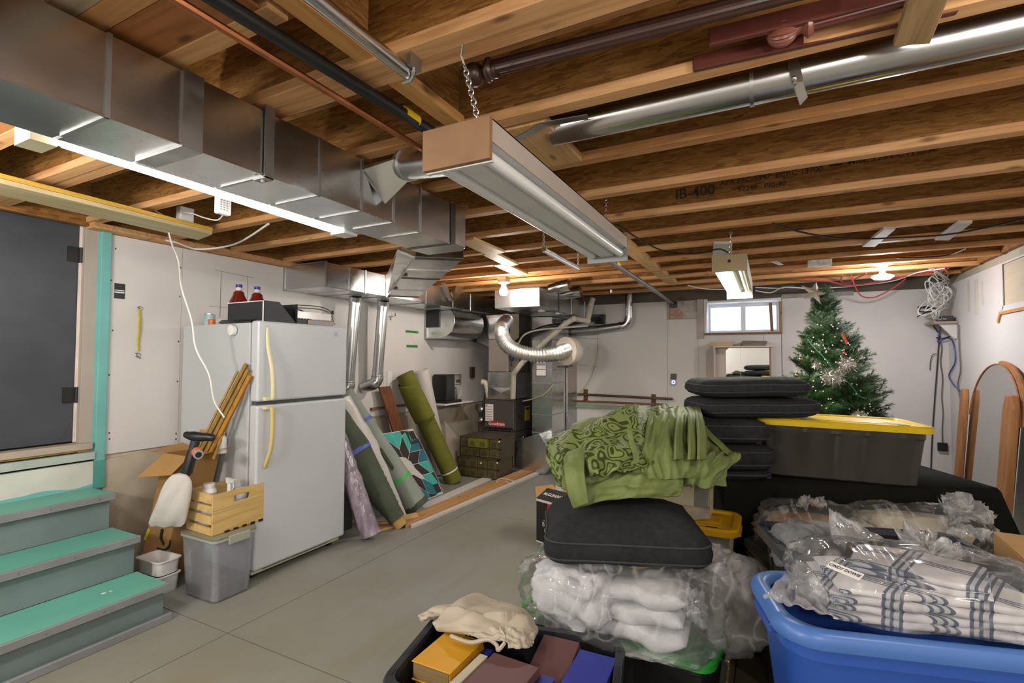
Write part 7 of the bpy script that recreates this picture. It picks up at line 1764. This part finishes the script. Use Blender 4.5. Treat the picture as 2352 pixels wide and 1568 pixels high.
fl0 = [f(0, 0, WH), f(WW, 0, WH), f(WW - .01, .085, WH + .075), f(.045, .085, WH + .075)]
flp = obj('front_flap', MB().slab(fl0, .004), M_wblk, wb_)
fn_ = (fl0[1] - fl0[0]).cross(fl0[3] - fl0[0]).normalized()
fc_ = (fl0[0] + fl0[1] + fl0[2] + fl0[3]) / 4; fs_ = 1 if fn_.dot(CAM - fc_) > 0 else -1
txt('lettering', 'McGUIGAN', .036, fc_ + fn_ * (.0052 if fs_ > 0 else -.0012) - wx * .012, wx, (fl0[3] - fl0[0]) - wx * .045, M_white, flp, .001, proud=0, shear=.2)
obj('side_flap', MB().slab([f(0, .0, WH), f(0, WD, WH), f(-.07, WD, WH + .05), f(-.09, .08, WH + .06)], .003), M_card, wb_)
obj('back_flap', MB().slab([f(0, WD, WH), f(WW, WD, WH), f(WW, WD + .08, WH + .05), f(0, WD + .08, WH + .05)], .003), M_card, wb_)
obj('paper_insert', MB().slab([f(.10, .10, WH - .05), f(.16, .14, WH - .05), f(.17, .14, WH + .10), f(.13, .09, WH + .115)], .003), M_white, wb_)
bxf = wb_.children[0]
obj('red_ribbon_print', wbx(.118, .150, -.0015, -.0002, WH - .10, WH - .02), pm('ribbon_red', '#b5383a', .5), wb_)
obj('crest', wbx(.120, .150, -.0015, -.0002, WH - .145, WH - .105), M_white, wb_)
txt('lettering', 'C', .034, f(.135, -.002, WH - .125), wx, (0, 0, 1), M_wblk, wb_, .001)
txt('lettering', 'McGUIGAN WINES', .014, f(.135, -.001, WH - .158), wx, (0, 0, 1), M_white, wb_)
txt('lettering', 'BLACK', .05, f(.14, -.001, WH - .19), wx, (0, 0, 1), M_white, wb_)
txt('lettering', 'LABEL', .04, f(.14, -.001, WH - .235), wx, (0, 0, 1), M_white, wb_)
txt('lettering', 'Red\nWine', .018, f(.235, -.001, WH - .06), wx, (0, 0, 1), M_white, wb_)

# ---- black book tote at the front
bk = tote('open black tote full of old books at the front', V((-.788, 1.525, .08)), R(12), .74, .48, .38, M_totb, M_totrim, None, taper=.9, r=.06)
bx('tote_base', (-1.02, 1.38, 0), (-.55, 1.66, .078), M_totb, label='low black crate under the tote of books', cat='crate')
Mt = loc_frame(V((-.788, 1.525, .08)), R(12))
M_page = pm('old_pages', '#8a744c', .8, 0, .18, 3, (1, 1, 60))
def book(label, c, rz, w_, d_, t_, cover, tilt=0, zb_=None, roll=0, pages=None):
    """closed book lying flat: boards, spine and page block; spine along its right side"""
    p = Mt @ V(c); o_ = thing('book', label, 'book', p); M = loc_frame(p, R(12) + rz, tilt) @ Matrix.Rotation(roll, 4, 'X')
    cv = MB(); h = .004
    cv.obox((0, 0, h / 2), (w_, d_, h)); cv.xf(M); obj('back_board', cv, cover, o_, bev=.001, seg=1)
    cv = MB(); cv.obox((0, 0, t_ - h / 2), (w_, d_, h)); cv.xf(M); obj('front_board', cv, cover, o_, bev=.001, seg=1)
    sp2 = MB(); n = 8
    sp2.prism([(w_ / 2 - .004 + .006 * math.sin(PI * k / n), -d_ / 2, t_ * k / n) for k in range(n + 1)], (0, d_, 0)); sp2.xf(M); obj('spine', sp2, cover, o_)
    pg = MB(); pg.obox((-.003, 0, t_ / 2), (w_ - .014, d_ - .010, t_ - 2 * h)); pg.xf(M); obj('pages', pg, pages or M_page, o_)
    return o_
M_bky = pm('book_ochre', '#c8921c', .45, 0, .08, 5); M_bkm = pm('book_maroon', '#5f3f40', .55, 0, .08, 5); M_bkb = pm('book_blue', '#2c3696', .42, 0, .08, 5); M_bkc = pm('book_cream', '#b9ae98', .6, 0, .06)
zt_ = .38
book('thick ochre yellow book lying on top at the left of tote', (-.215, -.015, zt_ - .055), R(-12), .155, .21, .062, M_bky)
book('second ochre book directly under the top ochre one', (-.205, -.02, zt_ - .115), R(-9), .155, .21, .055, M_bky)
book('maroon book lying on top in the front middle of tote', (.005, -.118, zt_ - .035), R(-14), .17, .19, .055, M_bkm)
book('cream edged book standing at left of the front maroon book', (-.105, -.115, zt_ - .10), R(-14), .03, .18, .12, M_bkc, 0, pages=pm('cream_pages', '#b8ac90', .8, 0, .08))
book('maroon book tilted against the back rim of tote', (.135, .085, zt_ - .075), R(-8), .135, .20, .06, M_bkm, R(0), roll=R(12))
book('brown book under the tilted maroon book', (.14, .04, zt_ - .14), R(-8), .135, .19, .055, pm('book_brown', '#3f2f27', .55))
book('bright blue book lying on top at the right of tote', (.265, .02, zt_ - .065), R(-10), .13, .205, .062, M_bkb)
book('blue book directly under the right blue one', (.265, .01, zt_ - .125), R(-10), .13, .205, .055, M_bkb)
book('small blue book deep between ochre and cream books', (-.115, .03, zt_ - .10), R(-12), .05, .10, .08, M_bkb)
book('blue and red slip book beside the front maroon book', (.125, -.115, zt_ - .075), R(-12), .045, .15, .07, M_bkb, pages=pm('red_pages', '#a8392a', .6))
book('flat blue book low at the front right of tote', (.215, -.125, zt_ - .11), R(-12), .12, .15, .05, M_bkb)
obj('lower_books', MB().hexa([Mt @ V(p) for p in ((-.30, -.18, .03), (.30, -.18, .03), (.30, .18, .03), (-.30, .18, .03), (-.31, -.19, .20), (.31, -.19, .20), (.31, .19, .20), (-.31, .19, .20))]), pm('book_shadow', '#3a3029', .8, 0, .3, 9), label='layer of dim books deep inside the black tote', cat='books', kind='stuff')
# canvas bag crumpled on the back left rim
M_canvas = pm('canvas', '#b4ab9a', .9, 0, .1, 8, bmp=.4, bscale=24, spec=.2)
cvb = thing('canvas_bag', 'crumpled off white canvas bag lying over the back rim of the book tote', 'bag', Mt @ V((-.08, .15, zt_)))
rowsC = [[D(1000, 1405, 2.02), D(1060, 1380, 2.05), D(1130, 1378, 2.02), D(1190, 1392, 1.96), D(1228, 1420, 1.92)],
         [D(985, 1412, 1.96), D(1050, 1388, 1.92), D(1130, 1392, 1.90), D(1195, 1402, 1.86), D(1232, 1440, 1.86)],
         [D(992, 1425, 1.90), D(1055, 1410, 1.84), D(1125, 1418, 1.80), D(1190, 1432, 1.77), D(1230, 1458, 1.80)],
         [D(1000, 1438, 1.86), D(1060, 1436, 1.79), D(1115, 1448, 1.75), D(1175, 1455, 1.72), D(1222, 1468, 1.76)],
         [D(1015, 1448, 1.84), D(1060, 1456, 1.78), D(1100, 1462, 1.75), D(1160, 1472, 1.71), D(1215, 1470, 1.76)]]
obj('bag_cloth', csurf(rowsC, 70, 50, .014, 4, 81, .018, 4, 2.0), M_canvas, cvb, smooth=True, solid=.005, ang=180)
obj('bag_cloth_fold', csurf([[D(1055, 1432, 1.82), D(1100, 1440, 1.78), D(1150, 1440, 1.75)], [D(1060, 1448, 1.78), D(1110, 1460, 1.73), D(1160, 1458, 1.71)], [D(1075, 1458, 1.76), D(1120, 1466, 1.72), D(1165, 1475, 1.70)]], 30, 20, .008, 5, 91, .008, 5), M_canvas, cvb, smooth=True, solid=.005, ang=180)
obj('bag_ear', csurf([[D(962, 1418, 1.92), D(985, 1405, 1.95), D(1010, 1400, 1.97)], [D(968, 1422, 1.90), D(990, 1415, 1.90), D(1015, 1415, 1.92)]], 16, 8, .012, 5, 95), M_canvas, cvb, smooth=True, solid=.012, ang=180)
obj('bag_hanging_end', csurf([[D(1160, 1440, 1.76), D(1195, 1445, 1.75), D(1228, 1450, 1.78)], [D(1162, 1462, 1.71), D(1196, 1466, 1.70), D(1226, 1470, 1.74)], [D(1168, 1488, 1.70), D(1196, 1488, 1.69), D(1222, 1482, 1.73)]], 24, 20, .008, 5, 97, .012, 5), M_canvas, cvb, smooth=True, solid=.005, ang=180)
obj('bag_strap', MB().tube(bez([D(1035, 1460, 1.76), D(1080, 1475, 1.72), D(1120, 1468, 1.71), D(1140, 1480, 1.70), D(1145, 1492, 1.69), D(1160, 1475, 1.70)], 6), .007, 6), M_canvas, cvb, smooth=True)

# ---- black open tote on a yellow lidded one
tote('black tote with yellow lid, lower of two behind the blue tote', V((.336, 2.245, 0)), R(16), .72, .44, .42, M_totb, M_totb, M_yel, taper=.86)
bt2 = V((.336, 2.245, .434)); btz = .366
tote('open black tote with grey clothes, stacked behind the blue tote', bt2, R(16), .715, .43, btz, M_totb, pm('tote_rim_slate', '#3b4049', .3, 0, .1, 3), None, taper=.9, r=.05)
obj('grey_shirt', blob(P(1835, 1235, d=1.88) + V((0, 0, -.03)), (.085, .10, .08), R(20), 5, .25, 3, .8, 40, 24, .35, 4), pm('grey_jersey', '#6e7073', .9, 0, .2, 14, bmp=.4, bscale=22), smooth=True, ang=180, label='crumpled grey shirt in the left end of black tote', cat='clothing')
obj('grey_towel', MB().tube(bez([P(1868, 1215, d=1.98), P(1895, 1218, d=1.95), P(1920, 1235, d=1.9), P(1915, 1255, d=1.87)], 5), .035, 14), pm('grey_towel', '#8a8e93', .95, 0, .15, 30, bmp=.4, bscale=60), smooth=True, label='rolled pale grey towel in the black tote', cat='towel')
obj('dark_clothes', blob(V((.36, 2.25, .60)), (.30, .15, .12), R(16), 8, .12, 3, .6, 40, 20, .1, 5), pm('dark_clothes', '#1d1e22', .9, 0, .2, 10), smooth=True, ang=180, label='dark clothes filling the bottom of the open black tote', cat='clothing')
# ---- tote hidden at back with two bags on it
tote('low grey tote under the two bags behind the black tote', V((.33, 2.70, 0)), R(18), .86, .34, .60, M_totg, M_totg, pm('lid_grey', '#4b4d50', .4), taper=.9)
pb = P(1870, 1185, d=2.30)
b3 = thing('plastic_bag', 'clear plastic bag with rust and cream cloth behind black tote', 'bag', V((pb.x, pb.y, .615)))
folded('folded_cloth', 'rust and cream folded cloth inside the clear bag behind black tote', V((P(1848, 1185, d=2.32).x, P(1848, 1185, d=2.32).y, .618)), R(12), .30, .22, 2, .062, pm('rust_cream', '#a5664a', .8, 0, .1, 2.2, (5, 1, 1), col2='#c9bd9c'), seed=21)
obj('bag_film', blob(V((pb.x - .0, pb.y, .70)), (.24, .15, .105), R(14), 24, .14, 2.4, .65, 72, 36, .16, 6, flat=-.08), M_film, b3, smooth=True, ang=180)
obj('bag_tail', csurf([[D(1835, 1150, 2.3), D(1850, 1142, 2.32), D(1890, 1148, 2.32)], [D(1830, 1165, 2.25), D(1860, 1160, 2.24), D(1900, 1165, 2.26)]], 20, 10, .03, 5, 101, .03, 7), M_film2, b3, smooth=True, solid=.0015, ang=180)
pb = P(2100, 1190, d=2.24)
b4 = thing('plastic_bag', 'clear plastic bag with cream blanket and tall knotted plume behind black tote', 'bag', V((pb.x, pb.y, .615)))
obj('cream_blanket', blob(V((pb.x - .02, pb.y + .02, .70)), (.22, .10, .075), R(16), 44, .14, 3, .65, 48, 26, .1, 4), pm('cream_blanket', '#c4bda9', .9, 0, .1, 9, bmp=.3, bscale=20), b4, smooth=True, ang=180)
obj('bag_film', blob(V((pb.x, pb.y, .705)), (.27, .14, .115), R(16), 34, .14, 2.4, .65, 72, 36, .16, 6, flat=-.088), M_film, b4, smooth=True, ang=180)
obj('bag_plume', csurf([[D(2155, 1148, 2.22), D(2185, 1135, 2.22), D(2240, 1150, 2.2), D(2278, 1185, 2.16)], [D(2165, 1170, 2.17), D(2200, 1155, 2.15), D(2245, 1170, 2.13), D(2280, 1200, 2.12)], [D(2178, 1195, 2.14), D(2195, 1185, 2.12), D(2210, 1185, 2.12), D(2225, 1190, 2.14)], [D(2170, 1215, 2.12), D(2185, 1210, 2.1), D(2200, 1208, 2.1), D(2215, 1212, 2.12)]], 36, 30, .03, 5, 111, .05, 7), M_film2, b4, smooth=True, solid=.0015, ang=180)
obj('bag_skirt', csurf([[D(2200, 1205, 2.1), D(2240, 1210, 2.06), D(2280, 1222, 2.02)], [D(2170, 1225, 2.08), D(2230, 1235, 2.04), D(2270, 1240, 2.0)]], 20, 10, .02, 5, 121, .03, 7), M_film2, b4, smooth=True, solid=.0015, ang=180)

# ---- blue totes at the front right with plaid curtains in a bag
bl_c = V((.292, 1.765, 0))
tote('lower bright blue tote in the stack at the front right', V((bl_c.x, bl_c.y - .01, 0)), R(15), .60, .36, .38, pm('tote_blue_bright', '#3f4fc4', .33, 0, .06), pm('tote_blue_bright', '#3f4fc4', .33, 0, .06), pm('tote_blue_bright', '#3f4fc4', .33, 0, .06), taper=.85)
zB2 = .394
bt = thing('storage_tote', 'large blue tote with wide rolled rim at the front right', 'tote', V((bl_c.x, bl_c.y, zB2)))
Mb = loc_frame(V((bl_c.x + .0, bl_c.y, zB2)), R(15)); H2 = .385
bwid, bdep = .66, .40
def rb_(w_, d_, z, r=.09): return [Mb @ V((x, y, z)) for x, y in rrect(w_, d_, r, 8, 5)]
obj('body', MB().loft([rb_(bwid * .80, bdep * .76, 0), rb_(bwid * .82, bdep * .78, .01), rb_(bwid * .91, bdep * .90, H2 - .09), rb_(bwid * .915, bdep * .905, H2 - .085), rb_(bwid * .95, bdep * .95, H2 - .08), rb_(bwid * .95, bdep * .95, H2 - .03), rb_(bwid * .93, bdep * .93, H2 - .03), rb_(bwid * .80, bdep * .76, .016)]), M_blue, bt, smooth=True, ang=40)
obj('rim', MB().loft([rb_(bwid * .94, bdep * .93, H2 - .035), rb_(bwid * 1.0, bdep * 1.0, H2 - .045, .10), rb_(bwid * 1.015, bdep * 1.02, H2 - .03, .10), rb_(bwid * 1.0, bdep * 1.0, H2 - .008, .10), rb_(bwid * .95, bdep * .94, H2), rb_(bwid * .88, bdep * .84, H2 - .004), rb_(bwid * .86, bdep * .82, H2 - .02)], cap=False), M_bluer, bt, smooth=True, ang=60)
mb = MB(); pr_ = [(x, z) for x, z in rrect(.36, .17, .05, 6, 2)]
rec = MB(); rec.loft([[Mb @ V((x + .02, -bdep * .435 - .006, z + .17)) for x, z in pr_], [Mb @ V((x * .94 + .02, -bdep * .425 - .016, z * .9 + .17)) for x, z in pr_]]); obj('raised_panel', rec, M_blue, bt, smooth=True, ang=30)
mb = MB(); mb.obox(V((-bwid * .47, 0, H2 - .06)), (.05, .16, .03)); mb.xf(Mb); obj('handle', mb, M_blue, bt, bev=.008)
def plaid():
    m, nt, b = _nt('plaid_cloth'); vec = coords(nt, (1, 1, 1), (0, 0, -R(15) - .9))
    sx = nt.nodes.new('ShaderNodeSeparateXYZ'); nt.links.new(vec, sx.inputs[0])
    def band(s_, per, w_, off): 
        f = mth(nt, 'FRACT', mth(nt, 'ADD', mth(nt, 'MULTIPLY', s_, 1 / per), off)); return mth(nt, 'LESS_THAN', f, w_)
    c = rgba(hexc('#c6c6cc'))
    n = tnoise(nt, coords(nt), 9, 3); col = ramp(nt, n, [(.3, rgba(hexc('#b4b3ba'))), (.7, rgba(hexc('#d4d3d6')))])
    for s_, per in ((sx.outputs[0], .125), (sx.outputs[1], .155)):
        wide = band(s_, per, .26, 0); col = mixc(nt, mth(nt, 'MULTIPLY', wide, .45), col, rgba(hexc('#7f8fa0')))
        for off in (0, -.11, -.21): col = mixc(nt, mth(nt, 'MULTIPLY', band(s_, per, .045, off), .85), col, rgba(hexc('#2e3b58')))
    nt.links.new(col, b.inputs['Base Color']); b.inputs['Roughness'].default_value = .85; b.inputs['Specular IOR Level'].default_value = .2
    bump(nt, b, tnoise(nt, coords(nt), 14, 4), .25); return m
M_plaid = plaid()
zp = zB2 + H2 + .004
pc_ = bl_c + V((.07, .0, 0))
folded('plaid_curtain', 'blue and white plaid curtains folded flat in the clear bag on blue tote', V((pc_.x, pc_.y, zp)), R(12), .50, .27, 4, .021, M_plaid, cat='curtain', seed=41)
pl2 = folded('plaid_curtain', 'upper bundle of plaid curtain lying askew in the clear bag', V((pc_.x - .0, pc_.y + .02, zp + .086)), R(-14), .30, .20, 2, .018, M_plaid, cat='curtain', seed=47)
bgc = V((pc_.x - .015, pc_.y, zp + .095))
bgc.z = zp + .068
b5 = thing('plastic_bag', 'large clear plastic bag of plaid curtains on top of blue tote', 'bag', V((bgc.x, bgc.y, zp)))
obj('bag_film', blob(bgc, (.30, .165, .088), R(12), 54, .08, 2.2, .55, 96, 48, .10, 6, flat=-.066), M_film, b5, smooth=True, ang=180)
lbp = P(1930, 1305, d=1.46); 
tx = (P(1985, 1330, z=zp + .135) - P(1900, 1295, z=zp + .135)).normalized(); ty_ = V((-tx.y, tx.x, .55)).normalized(); ty_ = (ty_ - tx * ty_.dot(tx)).normalized()
lc = P(1940, 1310, z=zp + .135)
obj('paper_label', MB().slab([lc - tx * .045 - ty_ * .012, lc + tx * .045 - ty_ * .012, lc + tx * .045 + ty_ * .012, lc - tx * .045 + ty_ * .012], .001), M_white, b5)
txt('handwriting', 'CINDY DOWIE', .0125, lc + tx.cross(ty_) * .0012, tx, ty_, M_ink, b5, .0003, proud=.001, shear=.15)
obj('bag_corner', csurf([[D(1850, 1290, 1.5), D(1870, 1320, 1.42), D(1900, 1360, 1.36)], [D(1800, 1330, 1.46), D(1830, 1360, 1.40), D(1900, 1400, 1.33)], [D(1752, 1372, 1.42), D(1830, 1395, 1.36), D(1940, 1425, 1.30)]], 30, 24, .015, 5, 131, .03, 6), M_film2, b5, smooth=True, solid=.0015, ang=180)
obj('bag_mouth', csurf([[D(1905, 1168, 1.74), D(1915, 1175, 1.72), D(1925, 1182, 1.72)], [D(1905, 1205, 1.68), D(1945, 1205, 1.66), D(1985, 1212, 1.66)], [D(1915, 1245, 1.62), D(1970, 1245, 1.58), D(2030, 1240, 1.58)]], 20, 24, .012, 4, 141, .015, 5), M_film2, b5, smooth=True, solid=.0015, ang=180)
obj('bag_knot', csurf([[D(2060, 1225, 1.6), D(2110, 1220, 1.58), D(2165, 1235, 1.55), D(2215, 1272, 1.5)], [D(2075, 1245, 1.55), D(2120, 1240, 1.5), D(2160, 1255, 1.48), D(2210, 1280, 1.46)], [D(2110, 1262, 1.5), D(2130, 1265, 1.46), D(2150, 1268, 1.45), D(2175, 1275, 1.45)]], 36, 24, .03, 5, 151, .045, 7), M_film2, b5, smooth=True, solid=.0015, ang=180)

# ---- cardboard boxes at the right edge
q = P(2268, 1218, z=.84)
cb5 = thing('cardboard_box', 'brown cardboard box at the right edge beside black tote', 'box', V((q.x + .22, q.y - .12, .43)))
ex2 = V((math.cos(R(-3)), math.sin(R(-3)), 0)); ey2 = V((-ex2.y, ex2.x, 0)); q0 = V((q.x, q.y - .30, 0))
def kb(a0, a1, b0, b1, z0, z1):
    f = lambda a, b, z: q0 + ex2 * a + ey2 * b + V((0, 0, z))
    return MB().hexa([f(a0, b0, z0), f(a1, b0, z0), f(a1, b1, z0), f(a0, b1, z0), f(a0, b0, z1), f(a1, b0, z1), f(a1, b1, z1), f(a0, b1, z1)])
obj('box_body', kb(.0, .42, 0, .30, .43, .835), M_card, cb5, bev=.003)
obj('top_flap', kb(.0, .42, .0, .147, .836, .84), M_card, cb5); obj('top_flap', kb(.0, .42, .153, .30, .836, .84), M_card, cb5)
obj('cardboard_box', kb(.02, .44, .01, .30, 0, .428), M_card, label='lower cardboard box under the right edge box', cat='box', bev=.003)
obj('yellow_tub', MB().tube([P(2335, 1425, d=1.5), P(2420, 1405, d=1.5)], .05, 14), pm('tub_yellow', '#b59a1c', .5), smooth=True, label='yellow rolled item at the right edge beside plaid bag', cat='item')
